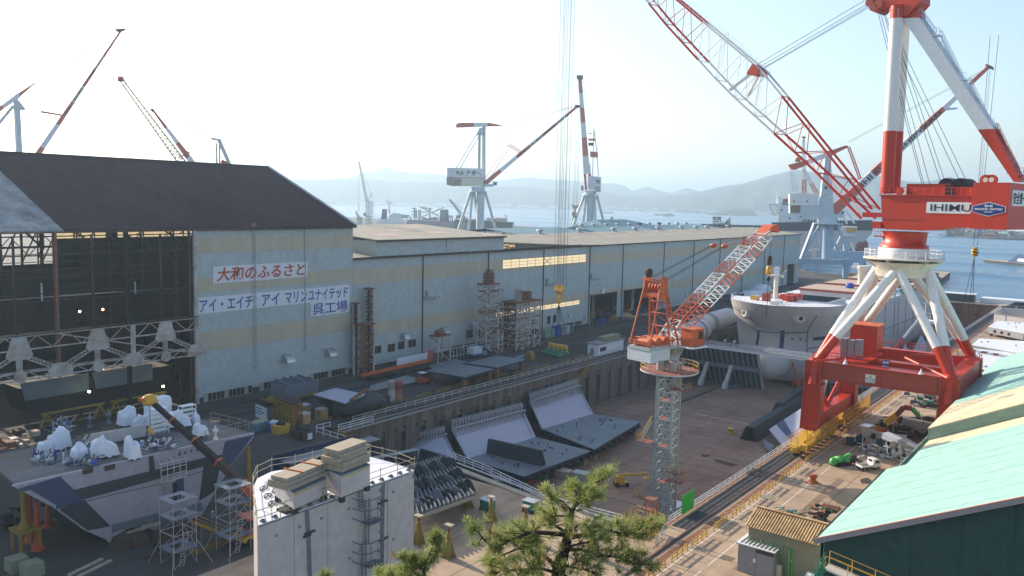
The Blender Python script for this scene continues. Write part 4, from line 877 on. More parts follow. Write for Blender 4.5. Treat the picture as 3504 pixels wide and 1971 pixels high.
for k in range(NB):
 s0,s1_=ss[k],ss[k+1];m=bc((s0+s1_)/2)
 for sg_ in(-1,1):
  L0,L1=bpt(lowp,s0,sg_*wd(s0)),bpt(lowp,s1_,sg_*wd(s1_));T0,T1=bpt(upp,s0,sg_*wd(s0)*.55),bpt(upp,s1_,sg_*wd(s1_)*.55)
  member('chord',L0,L1, .26,m,bm_);member('chord',T0,T1, .24,m,bm_)
  member('brace',L1,T0, .085,m,bm_);member('brace',L1,T1, .085,m,bm_)
 member('brace',bpt(lowp,s1_,-wd(s1_)),bpt(lowp,s1_,wd(s1_)),.1,m,bm_);member('brace',bpt(lowp,s0,-wd(s0)),bpt(lowp,s1_,wd(s1_)),.09,m,bm_)
 if k%2:member('brace',bpt(upp,s1_,-wd(s1_)*.55),bpt(upp,s1_,wd(s1_)*.55),.1,m,bm_)
kn=uz(2602,232,0)
obj('knuckle',MB().prism([U.P(x,-1.8,z)for x,z in[uz(*p,0)for p in((2590,222),(2612,240),(2606,262),(2570,258),(2578,240))]],U.w*3.6,'red').bar(U.P(*[uz(2580,258,0)[0],-1.5,uz(2580,258,0)[1]]),U.P(uz(2515,312,0)[0],-2,uz(2515,312,0)[1]),.5, .5,'white').bar(U.P(uz(2580,258,0)[0],1.5,uz(2580,258,0)[1]),U.P(uz(2540,325,0)[0],2,uz(2540,325,0)[1]),.5, .5,'white'),bm_)
mb=MB()
for k in range(NB*3):
 s= .3+ .7*k/(NB*3);p=bpt(upp,s, .6);mb.tube(p,p+V((0,0,1.5)),.035,'sign',4,cap=False)
for k in range(NB):
 s= .3+ .7*k/NB;s2= .3+ .7*(k+1)/NB
 for dz in( .8,1.5):mb.tube(bpt(upp,s, .6)+V((0,0,dz)),bpt(upp,s2, .6)+V((0,0,dz)),.03,'sign',4,cap=False)
 mb.tube(bpt(lowp,s,1.6)+V((0,0,1.)),bpt(lowp,s2,1.6)+V((0,0,1.)),.03,'sign',4,cap=False)
obj('walkway_rail',mb,bm_)
for(x,y),(x2,y2)in(((2490,110),(2462,235)),((2612,248),(2585,360))):
 a=uz(x,y,-2.2);b2_=uz(x2,y2,-2.2);mb=MB()
 for d in(-.35, .35):mb.tube(U.P(a[0]+d,-2.2,a[1]),U.P(b2_[0]+d,-2.2,b2_[1]),.045,'sign',4,cap=False)
 for i in range(24):t=i/24;mb.tube(U.P(a[0]+(b2_[0]-a[0])*t- .35,-2.2,a[1]+(b2_[1]-a[1])*t),U.P(a[0]+(b2_[0]-a[0])*t+ .35,-2.2,a[1]+(b2_[1]-a[1])*t),.03,'sign',4,cap=False)
 obj('ladder',mb,bm_)
# ropes
def ropes(name,pairs,r,m,parent):
 for p,q in pairs:member(name,p,q,r,m,parent)
kn3=U.P(kn[0],0,kn[1])
ropes('luffing_rope',[(U.P(prof(2972,y0,0)[0],w,prof(2972,y0,0)[1]),U.P(uz(2604,y1,0)[0],w,uz(2604,y1,0)[1]))for y0,y1,w in((6,224,-1.5),(8,226,1.5),(18,232,-.8),(20,234, .8))],.055,'wire',K)
ropes('hoist_rope',[(U.P(prof(px0,py0,0)[0],w,prof(px0,py0,0)[1]),U.P(prof(px1,py1,0)[0],w,prof(px1,py1,0)[1]))for px0,py0,px1,py1,w in((3008,28,3162,628,-1),(3014,28,3168,640,-.6),(3020,28,3182,632,0),(3040,60,3228,628,-1),(3045,60,3236,628,0),(3070,150,3296,630,-1),(3074,150,3306,632,1))],.05,'wire',K)
tip=bpt(lowp,1.,0);hk=U.q(1914,985,0)
tipu=U.q(1914,985,0)[0]
for du,w in((-1.7,-1),(-1.45,1),(-.25,-1),(0.,1),(.3,-1),(.8,1),(1.9,-1),(2.1,1)):
 member('hoist_rope',U.P(tipu+du*1.15,w* .5,tip.z+5),U.P(tipu+du,w* .4,hk[2]+.5),.055,'wire',K)
# portal furniture
zc=DZ
cb=obj('electric_house',MB().box((XL+3.2,YN+10.5,zc),(XL+8.2,YN+15.5,zc+6.),'red'),K)
obj('house_roof',MB().box((XL+3.,YN+10.3,zc+6.),(XL+8.4,YN+15.7,zc+6.15),'orange'),cb)
for i in range(3):o=obj('cabinet',MB().box((XL+3.+i*1.3,YN+5.,zc+ .2),(XL+4.2+i*1.3,YN+6.6,zc+3.9- .2*(i==1)),'grey'),K)
obj('walk_floor',MB().box((XL- .5,YN+2.1,zc+ .02),(XL+8.5,YN+10,zc+ .14),'red'),K)
railing('deck_rail',[(XL- .5,YN- .6,zc+ .1),(XL- .5,YF,zc+ .1)],1.3,'red',K,1.6, .05)
railing('deck_rail',[(XL+1,YF+1.3,zc+ .1),(XRr,YF+1.3,zc+ .1)],1.3,'red',K,1.6, .05)
railing('deck_rail',[(XL+1.6,YN+1.9,zc+ .1),(XL+8.5,YN+1.9,zc+ .1)],1.3,'red',K,1.6, .05)
railing('deck_rail',[(XRr,YN+2,zc+ .1),(XRr+1.2,YF,zc+ .1)],1.3,'red',K,1.6, .05)
for px,py in((2893,1236),(3152,1271)):
 p=PY(px,py,YN-1.1);obj('floodlight',MB().lathe(p-V((0,0, .5)),[(.45,0),(.3, .25),(.12, .7),(.05,1.)],'sign',10),K)
p=PY(2978,1296,YN-1.);bd=obj('notice_board',MB().box((p.x- .85,YN-1.06,p.z- .75),(p.x+ .85,YN- .98,p.z+ .75),'sign'),K)
obj('warning_triangle',MB().prism([V((p.x- .4,YN-1.1,p.z+ .62)),V((p.x+ .4,YN-1.1,p.z+ .62)),V((p.x,YN-1.1,p.z- .02))],(0, .03,0),'yellow'),bd)
text3d('lettering','頭上 注意',(p.x- .75,YN-1.09,p.z- .15),(1,0,0),(0,0,1),.4,'blackink',bd, .01,fit=(1.5, .28))
text3d('lettering','この下立入禁止',(p.x- .75,YN-1.09,p.z- .62),(1,0,0),(0,0,1),.4,'blackink',bd, .01,fit=(1.5, .28))
p=PY(3031,1246,YN+2.2);bd=obj('maker_plate',MB().box((p.x- .65,YN+2.1,p.z- .75),(p.x+ .65,YN+2.18,p.z+ .75),'navyink'),K)
text3d('lettering','IHI',(p.x- .5,YN+2.07,p.z+ .08),(1,0,0),(0,0,1),.6,'sign',bd, .01,fit=(1.,.5),bold= .03)
text3d('lettering','200ton',(p.x- .55,YN+2.07,p.z- .6),(1,0,0),(0,0,1),.4,'sign',bd, .01,fit=(1.1, .4),bold= .02)
# sills, V braces and bogies
for x in(XL,XRr):
 sb=obj('sill_beam',MB().box((x-1.1,YN+1.6,3.4),(x+1.1,YF-1.2,6.),'red'),K)
 ymid_=(YN+YF)/2-3
 for yy,zz in((YN+1.6,12.6),(YF-1.2,12.6)):obj('brace',MB().tube((x,ymid_,6.),(x,yy,zz),.45,'red',10),K)
 railing('sill_rail',[(x+1.,YN+4,6.),(x+1.,YN+9,6.)],1.2,'red',sb,1.2, .04)
 for yc in(YN,YF):
  bg=obj('bogie',MB().prism([V((x- .9,yc+a,z))for a,z in((-9.5, .9),(-9.5,2.),(-1.8,3.2),(1.8,3.2),(9.5,2.),(9.5, .9),(1,1.5),(-1,1.5))],(1.8,0,0),'yellow'),K)
  for i in range(8):
   y=yc-8.6+i*2.45;obj('wheel',MB().tube((x- .45,y, .62),(x+ .45,y, .62),.55,'rail',12),bg)
   obj('wheel_frame',MB().box((x- .75,y- .75, .7),(x- .5,y+ .75,1.3),'yellow').box((x+ .5,y- .75, .7),(x+ .75,y+ .75,1.3),'yellow'),bg)
   if i%2==0:obj('motor_cover',MB().box((x+ .95,y- .7,1.2),(x+1.9,y+ .8,2.3+ .4*(i%3)),'yellow'),bg)
  railing('bogie_rail',[(x+2.2,yc-9.6,1.2),(x+2.2,yc+9.6,1.2)],3.,'yellow',bg, .8, .07,(1.,.7, .35))
  railing('bogie_rail',[(x-1.3,yc-9.6,2.),(x-1.3,yc+9.6,2.)],1.6,'yellow',bg,1.,.045)
  mb=MB()
  for s in(0,1.):
   for i in range(5):mb.bar((x+2.,yc+3+s, .4),(x+2.,yc+3+s,6.2),.06, .06,'yellowdull')
  for i in range(16):mb.box((x+1.97,yc+3, .6+i* .36),(x+2.03,yc+4, .64+i* .36),'yellowdull')
  obj('ladder',mb,bg)
  obj('buffer',MB().box((x- .6,yc-10.4, .9),(x+ .6,yc-9.4,1.9),'yellow').tube((x,yc-11.2,1.3),(x,yc-10.3,1.3),.3,'yellow',10),bg)
 pn=obj('cable_reel_post',MB().hexa([V(p)for p in((x- .7,ymid_-1.2, .5),(x+1.6,ymid_-1.2, .5),(x+1.6,ymid_+1.2, .5),(x- .7,ymid_+1.2, .5),(x- .9,ymid_-2.2,3.4),(x+1.8,ymid_-2.2,3.4),(x+1.8,ymid_+2.2,3.4),(x- .9,ymid_+2.2,3.4))],'yellow'),K)
 obj('warning_plate',MB().box((x+1.,ymid_-6.5, .7),(x+1.3,ymid_-2.5,2.),'sign'),pn)
# hook block hanging over the quay, with slings and lifting beam
hp=U.P(tipu,0,hk[2]);Kh=thing('hook_block','golden twin sheave hook block hanging in front of the long shed','hook',hp)
for s in(-1,1):obj('sheave',MB().tube(hp+U.u*s* .9+U.w* .35+V((0,0,0.)),hp+U.u*s* .9-U.w* .35, .85,'yellow',18),Kh)
obj('block_body',MB().hexa([hp+U.u*a+U.w*b+V((0,0,c))for c,r_ in((-3.,.4),(-.5,1.4))for a,b in((-r_,-.4),(r_,-.4),(r_, .4),(-r_, .4))],'yellow'),Kh)
obj('hook',MB().lathe(hp-V((0,0,4.4)),[(.3,0),(.6, .4),(.6,1.1),(.3,1.6)],'yellow',10),Kh)
for i in range(5):obj('stripe',MB().bar(hp+U.u*(-1.+i* .45)-U.w* .42+V((0,0,-.8)),hp+U.u*(-.7+i* .4)-U.w* .42+V((0,0,-1.8)),.05, .16,'rust'),Kh)
zb_=U.q(1914,1165,0)[2];bu0=U.q(1880,1170,0)[0];bu1=U.q(1940,1165,0)[0]
for i in range(6):member('sling',hp-V((0,0,4.4)),U.P(tipu+(-2.6+i*1.05)*.7,(-1)**i* .8,zb_+(3 if i in(2,3)else 5.)),.07,'black',Kh)
for i in(0,5):member('sling',U.P(tipu+(-2.6+i*1.05),.8*(-1)**i,zb_+5.),U.P(tipu+(-2.9+i*1.15),0,zb_+ .5),.07,'black',Kh)
sbm=U.q(1880,1178,0);sbn=U.q(1940,1165,0)
lb=thing('lifting_beam','yellow spreader beam slung under the golden hook block','beam',U.P(sbm[0],0,sbm[2]))
obj('beam',MB().bar(U.P(sbm[0],0,sbm[2]),U.P(sbn[0],0,sbm[2]+.1),.8, .9,'yellow'),lb)
for i in range(5):t=i/4;obj('lug',MB().box((sbm[0]+(sbn[0]-sbm[0])*t- .15,-.2,sbm[2]-1.2),(sbm[0]+(sbn[0]-sbm[0])*t+ .15, .2,sbm[2]),'yellow',U),lb)
for i in( .08, .5, .92):t=i;p=U.P(sbm[0]+(sbn[0]-sbm[0])*t,0,sbm[2]-.4);member('wire',p,V((p.x,p.y, .8))if i!= .5 else p-V((0,0,2)),.05,'black',lb)
rh=U.q(3336,862,6.);rp=U.P(rh[0],6.,rh[2])
Kr=thing('hook_block','black and yellow striped hook ball hanging against the water right of the red crane','hook',rp)
obj('ball',MB().blob(rp,(.62, .62, .95),'yellow',12,0.),Kr)
for i in range(3):obj('stripe',MB().lathe(rp+V((0,0,-.55+i* .45)),[(.62- .1*(i!=1),0),(.64- .1*(i!=1),.2)],'black',12,(.3,0,1)),Kr)
for d in(-.5, .5):member('hoist_rope',rp+U.u*d* .6,U.P(rh[0]+d*1.4+ .4,6.,U.q(3385,240,6)[2]+6),.04,'wire',Kr)
for d in(-1.6,-.3, .4):member('sling',rp-V((0,0,1)),U.P(rh[0]+d,6.,rh[2]-11.5),.045,'black',Kr)
# level luffing cranes beyond the sheds
def fq(F,px,py,w=0.):return F.Q(px,py,w)
def pxm(F,px,py,n):
 return(F.Q(px+n,py)-F.Q(px,py)).length
def boomseg(F,p0,p1,secs,w0,w1,root,depth= .8,name='boom',w=0.):
 """box boom between photo points; widths in photo pixels; secs = [(t, paint)]"""
 A_=F.Q(*p0,w);B2=F.Q(*p1,w);W0=pxm(F,*p0,w0);W1=pxm(F,*p1,w1);last=0;par=None
 d=(B2-A_).normalized();n=F.w.cross(d).normalized()
 if n.z<0:n=-n
 for t,m in secs:
  a=A_.lerp(B2,last);b=A_.lerp(B2,t);wa=W0+(W1-W0)*last;wb=W0+(W1-W0)*t
  o=obj(name if not par else 'painted_section',MB().hexa([a-n*wa/2-F.w*wa*depth/2,a+n*wa/2-F.w*wa*depth/2,a+n*wa/2+F.w*wa*depth/2,a-n*wa/2+F.w*wa*depth/2,b-n*wb/2-F.w*wb*depth/2,b+n*wb/2-F.w*wb*depth/2,b+n*wb/2+F.w*wb*depth/2,b-n*wb/2+F.w*wb*depth/2],m),par or root)
  par=par or o;last=t
 def txt(s,t0,t1,k= .8):
  a=A_.lerp(B2,t0);b=A_.lerp(B2,t1);wt=(W0+(W1-W0)*(t0+t1)/2)
  text3d('lettering',s,a-n*wt*k/2-F.w*(wt*depth/2+ .12+ .1*wt),d,n,2,'blackink',par, .01,fit=((b-a).length,wt*k),bold= .04)
 mb=MB()
 L=(B2-A_).length;N=int(L/2.5)
 for i in range(N):t=i/N;ww=(W0+(W1-W0)*t)/2;p=A_.lerp(B2,t)+n*ww;mb.bar(p,p+n* .9, .09, .09,'sign')
 mb.bar(A_+n*(W0/2+ .9),B2+n*(W1/2+ .9),.07, .07,'sign');obj('boom_rail',mb,par)
 return par,txt,A_,B2
def rods(F,pairs,r,m,root,name='rod',w=0.):
 for(a,b)in pairs:member(name,F.Q(*a,w),F.Q(*b,w),r,m,root)
def polyplate(F,pts,m,root,name,t=2.,w=0.):
 return obj(name,MB().prism([F.Q(*p,w-t/2)for p in pts],F.w*t,m),root)
def legs(F,pairs,r,m,root,spread=5.):
 for i,(a,b)in enumerate(pairs):
  s=(-1)**i
  A_=F.Q(*a);B2=F.Q(*b,s*spread);d=B2-A_;k=A_.z/(A_.z-B2.z);e=A_+d*max(1,k)
  member('leg',A_,e,r,m,root)
F3=facing(1645,620);C3=thing('level_luffing_crane','white crane with slogan on its machine house, rising over the long shed roof','crane',F3.o)
polyplate(F3,((1561,424),(1575,420),(1621,419.5),(1621,434),(1560,436)),'redlit',C3,'counter_lever',3)  # redlit is a brighter red copy, offsetting shade on the far cranes
polyplate(F3,((1621,419.5),(1668,419),(1668,432),(1621,434)),'white',C3,'counter_lever',3)
polyplate(F3,((1668,419),(1715,428),(1714,430),(1668,432)),'redlit',C3,'counter_lever',2.6)
obj('mast',MB().bar(F3.Q(1656,432,2),F3.Q(1655,636,2),1.9,1.9,'paleblue').bar(F3.Q(1641,455,-2),F3.Q(1639,636,-2),1.4,1.4,'paleteal').bar(F3.Q(1656,445),F3.Q(1645,450),1.8,1.8,'paleblue'),C3)
rods(F3,(((1634,455),(1559,578)),((1646,453),(1573,578))),.42,'paleblue',C3,'back_stay')
polyplate(F3,((1630,462),(1640,437),(1652,437),(1652,462)),'paleblue',C3,'mast_head',4)
h3=polyplate(F3,((1553,574),(1657,577),(1657,607),(1553,606)),'white',C3,'machine_house',8);polyplate(F3,((1530,574),(1553,574),(1553,606),(1530,606)),'sign',h3,'end_panel',7.6)
polyplate(F3,((1552,607),(1657,608),(1652,637),(1552,636)),'cream',h3,'lower_frame',7)
polyplate(F3,((1528,606),(1552,607),(1552,637),(1528,632)),'timber',h3,'counterweight',6.6)
for i in range(6):obj('stripe',MB().bar(F3.Q(1553+i*4.4,635,-3.7),F3.Q(1557+i*4.4,610,-3.7),.1, .45,'rustdark'),h3)
a=F3.Q(1560,597,-4.1);b2=F3.Q(1589,581,-4.1)
text3d('lettering','安全',a,F3.u,(0,0,1),2,'blackink',h3, .01,fit=(pxm(F3,1560,590,28),pxm(F3,1560,590,13)),bold= .03)
text3d('lettering','第一',F3.Q(1614,597,-4.1),F3.u,(0,0,1),2,'blackink',h3, .01,fit=(pxm(F3,1560,590,29),pxm(F3,1560,590,13)),bold= .03)
obj('green_cross',MB().box((F3.q(1597,590)[0],-4.15,F3.q(1600,591.5)[2]),(F3.q(1609,590)[0],-4.05,F3.q(1600,587)[2]),'greenink',F3).box((F3.q(1601,590)[0],-4.17,F3.q(1600,596)[2]),(F3.q(1605,590)[0],-4.06,F3.q(1600,583)[2]),'greenink',F3),h3)
for px in(1573,1596,1620,1642):obj('vent',MB().box((F3.q(px,590)[0],-4.1,F3.q(px,602)[2]),(F3.q(px+3,590)[0],-4.,F3.q(px,598)[2]),'dark',F3),h3)
railing('roof_rail',[F3.Q(1555,574,-3.8),F3.Q(1655,577,-3.8)],1.2,'sign',h3,2.2, .06)
polyplate(F3,((1645,630),(1690,630),(1690,637),(1645,640)),'paleblue',C3,'cab_platform',5);polyplate(F3,((1687,622),(1701,622),(1700,634),(1687,634)),'grey',C3,'cab',3)
bp,txt,_,_=boomseg(F3,(1660,628),(1978,362),((.165,'redlit'),(.34,'white'),(.49,'redlit'),(.61,'white'),(.76,'redlit'),(.86,'white'),(1,'redlit')),15,8,C3)
txt('IHI',.37, .44);txt('KURE',.5, .605);txt('SHIPYARD',.64, .845)
polyplate(F3,((1968,358),(1986,360),(1984,368),(1970,366)),'rustdark',bp,'boom_head',3)
obj('strut',MB().truss(F3.Q(1782,516,-1.5),F3.Q(1749,494,-1.5),F3.Q(1776,522,1.5),F3.Q(1736,497,1.5),4, .2,'redlit','x'),C3)
rods(F3,(((1715,429),(1749,494)),((1701,432),(1735,495)),((1735,497),(1660,610)),((1748,499),(1670,618))),.22,'redlit',C3,'link_rod')
rods(F3,(((1714,428),(1972,361)),((1714,431),(1975,364)),((1665,445),(1700,433))),.12,'wire',C3,'luffing_rope')
obj('slew_ring',MB().lathe(F3.Q(1636,656),[(6.2,0),(6.2, .7),(5, .8),(5,3.6)],'paleblue',16),C3)
obj('tower',MB().tube(F3.Q(1645,655),V((F3.Q(1645,655).x,F3.Q(1645,655).y,0)),3.,'paleblue',16),C3)
legs(F3,(((1611,657),(1570,781)),((1617,657),(1605,784)),((1622,657),(1641,788)),((1654,657),(1650,790)),((1660,657),(1699,794))),1.05,'paleblue',C3)
F2=facing(2022,800);C2=thing('level_luffing_crane','crane seen end on with upright red and white boom, right of the hanging ropes','crane',F2.o)
bp,txt,_,_=boomseg(F2,(2008,595),(1984,262),((.185,'white'),(.375,'redlit'),(.53,'white'),(.68,'redlit'),(.83,'white'),(1,'redlit')),22,12,C2)
polyplate(F2,((1973,257),(1995,257),(1996,266),(1989,274),(1979,274),(1973,266)),'rust',bp,'boom_head',4)
polyplate(F2,((1997,595),(2006,595),(2009,650),(2002,650)),'redlit',C2,'boom_foot',2);polyplate(F2,((2012,595),(2022,595),(2032,648),(2024,650)),'redlit',C2,'boom_foot',2)
polyplate(F2,((1997,560),(2020,560),(2022,596),(2013,596),(2009,575),(2006,596),(1998,596)),'white',C2,'boom_fork',2.2)
h2=polyplate(F2,((2011,602),(2035,604),(2035,648),(2012,648)),'sign',C2,'machine_house',12);polyplate(F2,((2035,603),(2057,606),(2056,634),(2035,632)),'white',h2,'side_panel',12.2)
polyplate(F2,((2035,634),(2056,636),(2055,657),(2035,656)),'paleteal',h2,'lower_frame',11);text3d('lettering','安全',F2.Q(2040,628,-6.3),F2.u,(0,0,1),2,'blackink',h2, .01,fit=(pxm(F2,2040,620,14),pxm(F2,2040,620,14)),bold= .04)
rods(F2,(((2032,440),(2044,530)),((2032,440),(2028,604)),((2012,457),(2026,457)),((2040,500),(2048,602)),((2014,480),(2040,480))),.5,'paleblue',C2,'mast')
polyplate(F2,((2019,518),(2046,520),(2046,538),(2020,537)),'redlit',C2,'counterweight',5);polyplate(F2,((2013,474),(2038,474),(2038,480),(2013,480)),'redlit',C2,'link_frame',4);polyplate(F2,((2014,488),(2030,488),(2030,498),(2014,498)),'black',C2,'winch',3)
rods(F2,(((1993,266),(2018,455)),((1995,264),(2021,455))),.12,'wire',C2,'luffing_rope')
rods(F2,(((1976,275),(1962,700)),((1980,275),(1966,700)),((1983,360),(1972,700)),((1986,380),(1977,698))),.13,'wire',C2,'hoist_rope')
hk2=thing('hook_block','small tan twin hook block hanging before the sea at the centre','hook',F2.Q(1968,705))
obj('block',MB().prism([F2.Q(x,y,-1)for x,y in((1957,699),(1965,703),(1971,703),(1979,699),(1979,709),(1971,715),(1969,724),(1966,724),(1964,714),(1958,709))],F2.w*2,'timber'),hk2)
obj('hook',MB().blob(F2.Q(1964,730),(2.4,2.4,2.2),'timber',8, .3).blob(F2.Q(1965,740),(1.5,1.5,1.6),'timber',8, .3),hk2)
rods(F2,(((1962,744),(1952,778)),((1966,744),(1972,778)),((1970,735),(1978,775))),.2,'black',hk2,'sling')
obj('slew_ring',MB().lathe(F2.Q(2020,668),[(8,0),(8, .8),(5.4,1),(5.4,4.5)],'paleblue',16),C2)
obj('tower',MB().tube(F2.Q(2021,668),V((*F2.Q(2021,668).xy,0)),3.4,'paleblue',14),C2)
legs(F2,(((1999,671),(1974,738)),((2006,671),(1995,768)),((2012,671),(2025,765)),((2034,671),(2037,755)),((2043,671),(2063,752))),1.3,'paleblue',C2)
polyplate(F2,((1988,636),(1997,636),(1997,652),(1988,652)),'grey',C2,'cab',3)
F5=facing(2825,545,8);C5=thing('level_luffing_crane','pale blue portal crane with long KURE SHIPYARD boom, behind the big red crane','crane',F5.o)
lv=polyplate(F5,((2697,564),(2763,547),(2768,562),(2722,581),(2707,579)),'redlit',C5,'counter_lever',3)
polyplate(F5,((2763,547),(2836,517),(2841,534),(2768,562)),'white',lv,'painted_section',3);polyplate(F5,((2836,517),(2895,497),(2906,502),(2841,535)),'redlit',lv,'painted_section',2.8)
polyplate(F5,((2828,528),(2842,528),(2856,760),(2800,760),(2816,600)),'paleblue',C5,'mast',5)
for y,s in((648,'第'),):text3d('lettering',s,F5.Q(2820,y,-2.8),F5.u,(0,0,1),2,'blackink',C5, .01,fit=(pxm(F5,2820,640,12),pxm(F5,2820,640,12)),bold= .04)
text3d('lettering','一',F5.Q(2820,668,-2.8),F5.u,(0,0,1),2,'blackink',C5, .01,fit=(pxm(F5,2820,640,9),pxm(F5,2820,640,1.6)),bold= .02)
h5=polyplate(F5,((2703,664),(2745,660),(2800,667),(2798,700),(2703,699)),'white',C5,'machine_house',9);polyplate(F5,((2703,701),(2806,701),(2812,744),(2800,744),(2703,729)),'paleblue',h5,'lower_frame',8)
polyplate(F5,((2704,702),(2739,702),(2738,729),(2704,728)),'timber',h5,'striped_counterweight',8.4)
for i in range(6):obj('stripe',MB().bar(F5.Q(2706+i*5.5,727,-4.3),F5.Q(2711+i*5.5,704,-4.3),.1, .4,'rustdark'),h5)
for px in(2712,2757):obj('vent',MB().box((F5.q(px,688)[0],-4.6,F5.q(px,692)[2]),(F5.q(px+4,688)[0],-4.5,F5.q(px,686)[2]),'dark',F5),h5)
railing('roof_rail',[F5.Q(2704,661,-4),F5.Q(2798,665,-4)],1.2,'sign',h5,2, .05)
polyplate(F5,((2800,733),(2887,733),(2887,745),(2800,745)),'paleblue',C5,'cab_platform',7);polyplate(F5,((2872,720),(2890,720),(2889,738),(2872,738)),'sign',C5,'cab',4);polyplate(F5,((2879,724),(2887,724),(2887,731),(2879,731)),'glassdark',C5,'cab_window',4.2)
bp,txt,_,_=boomseg(F5,(2845,728),(3386,226),((.18,'redlit'),(.275,'white'),(.425,'redlit'),(.58,'white'),(.72,'redlit'),(.815,'white'),(1,'redlit')),36,12,C5, .7)
txt('IHI',.195, .26, .6);txt('KURE',.275, .4, .6);txt('SHIPYARD',.445, .7, .62)
polyplate(F5,((3375,218),(3398,228),(3402,237),(3392,233),(3378,238)),'rust',bp,'boom_head',2.4)
polyplate(F5,((3212,376),(3240,368),(3278,368),(3276,373),(3236,377)),'sign',bp,'platform',2)
rods(F5,(((2899,500),(2941,616)),((2907,502),(2947,612))),.42,'redlit',C5,'link_rod')
rods(F5,(((2903,484),(3378,232)),((2903,489),(3380,235))),.09,'wire',C5,'luffing_rope')
rods(F5,(((3386,240),(3352,640)),((3389,240),(3358,640))),.07,'wire',C5,'hoist_rope')
obj('slew_ring',MB().lathe(F5.Q(2832,767),[(9,0),(9, .6),(5.4, .8),(5.4,4.2)],'paleblue',18),C5)
obj('tower',MB().tube(F5.Q(2832,767),F5.Q(2832,890),3.6,'craneblue',14),C5)
bz=F5.Q(2825,897).z
for s in(-1,1):
 w=s*9
 obj('portal_beam',MB().bar(F5.Q(2735,893,w),F5.Q(2915,899,w),2.4,3.2,'craneblue'),C5)
 for tx,bx in((2785,2738),(2806,2740),(2812,2806),(2818,2888),(2866,2912)):member('tower_leg',F5.Q(tx,768,s*4),F5.Q(bx,890,w),1.5,'craneblue',C5,'post',1.2)
 for tx,bx in((2740,2708),(2898,2890)):
  t=F5.Q(tx,890,w);b_=F5.Q(bx,960,w);k=t.z/(t.z-b_.z);e=t+(b_-t)*k
  obj('portal_leg',MB().bar(t,e,4.,3.,'craneblue',F5.w,2.,2.),C5)
  obj('bogie',MB().bar(e-F5.w*5+V((0,0, .8)),e+F5.w*5+V((0,0, .8)),1.6,1.6,'craneblue'),C5)
obj('portal_beam',MB().bar(F5.Q(2738,893,-9),F5.Q(2738,893,9),2.2,3,'craneblue').bar(F5.Q(2912,899,-9),F5.Q(2912,899,9),2.2,3,'craneblue'),C5)
F6=facing(2850,640);C6=thing('portal_frame','low pale blue portal of a further crane, showing through the legs of the portal crane','crane',F6.o)
obj('portal_beam',MB().bar(F6.Q(2735,872),F6.Q(2962,880),5,8,'craneblue'),C6)
for px in(2750,2800,2900,2950):member('portal_leg',F6.Q(px,885,(px%100)-40),V((*F6.Q(px,885,(px%100)-40).xy,-3)),3,'craneblue',C6,'post')
obj('cabinet',MB().bar(F6.Q(2776,868,-3.5),F6.Q(2795,868,-3.5),2,7,'cream'),C6);obj('end_lattice',MB().truss(F6.Q(2955,862),F6.Q(2957,935),F6.Q(2962,862),F6.Q(2964,935),9, .3,'grey','x'),C6)
member('upper_leg',F6.Q(2872,720),F6.Q(2900,765),.7,'paleblue',C6);member('upper_leg',F6.Q(2893,720),F6.Q(2925,765),.7,'paleblue',C6)
hs6=obj('machine_house',MB().bar(F6.Q(2878,790),F6.Q(2932,792),8,7,'sign').bar(F6.Q(2895,786,-5),F6.Q(2932,787,-5),1,2.9,'yellow'),C6)
for tx,bx in((2880,2850),(2890,2890),(2908,2925)):member('tower_leg',F6.Q(tx,805),F6.Q(bx,865),1.,'paleblue',C6)
F1=facing(90,430);C1=thing('level_luffing_crane','crane at far left whose long KURE SHIPYARD boom rises behind the dark roof','crane',F1.o)
bp,txt,_,_=boomseg(F1,(118,545),(412,108),((.09,'redlit'),(.265,'white'),(.44,'redlit'),(.565,'white'),(.7,'redlit'),(.8,'white'),(1,'redlit')),20,7,C1)
txt('IHI',.345, .405, .6);txt('KURE',.45, .55, .6);txt('SHIPYARD',.62, .81, .62)
polyplate(F1,((393,100),(403,98),(430,96),(428,103),(408,110)),'rustdark',bp,'boom_head',2)
polyplate(F1,((122,280),(60,320),(68,331),(121,284)),'redlit',C1,'counter_lever',2);polyplate(F1,((63,316),(5,360),(12,372),(70,332)),'white',C1,'counter_lever',2.2);polyplate(F1,((5,358),(-25,378),(-20,396),(13,371)),'redlit',C1,'counter_lever',2.4)
obj('mast',MB().bar(F1.Q(57,345),F1.Q(67,560),2.,2.,'paleblue').bar(F1.Q(46,362),F1.Q(-30,455),1.2,1.2,'paleblue'),C1);polyplate(F1,((48,350),(60,338),(88,372),(82,376),(50,372)),'paleblue',C1,'mast_head',3)
rods(F1,(((117,285),(136,380)),((121,284),(142,380)),((136,382),(97,535)),((142,384),(106,535))),.14,'redlit',C1,'link_rod')
rods(F1,(((140,382),(210,394)),),.5,'redlit',C1,'strut')
rods(F1,(((121,285),(396,112)),((108,300),(398,114)),((100,310),(392,110))),.1,'wire',C1,'luffing_rope');rods(F1,(((418,130),(428,510)),((422,130),(428,300))),.08,'wire',C1,'hoist_rope')
rods(F1,(((-10,521),(60,523)),),.6,'paleblue',C1,'platform')
F7=facing(520,380);C7=thing('lattice_boom_crane','crane with thin grey lattice boom slanting left, behind the dark roof','crane',F7.o)
mb=MB();lattice(mb,F7.Q(418,278),F7.Q(640,580),1.2,1.4,26, .2, .11,'primer',w2=3.,h2=3.);obj('boom',mb,C7)
obj('boom_head',MB().blob(F7.Q(413,270),(1.2,1.2,1.1),'redlit',8, .3).bar(F7.Q(402,259),F7.Q(420,275),.3, .3,'rust').bar(F7.Q(400,277),F7.Q(410,272),.3, .3,'rust'),C7)
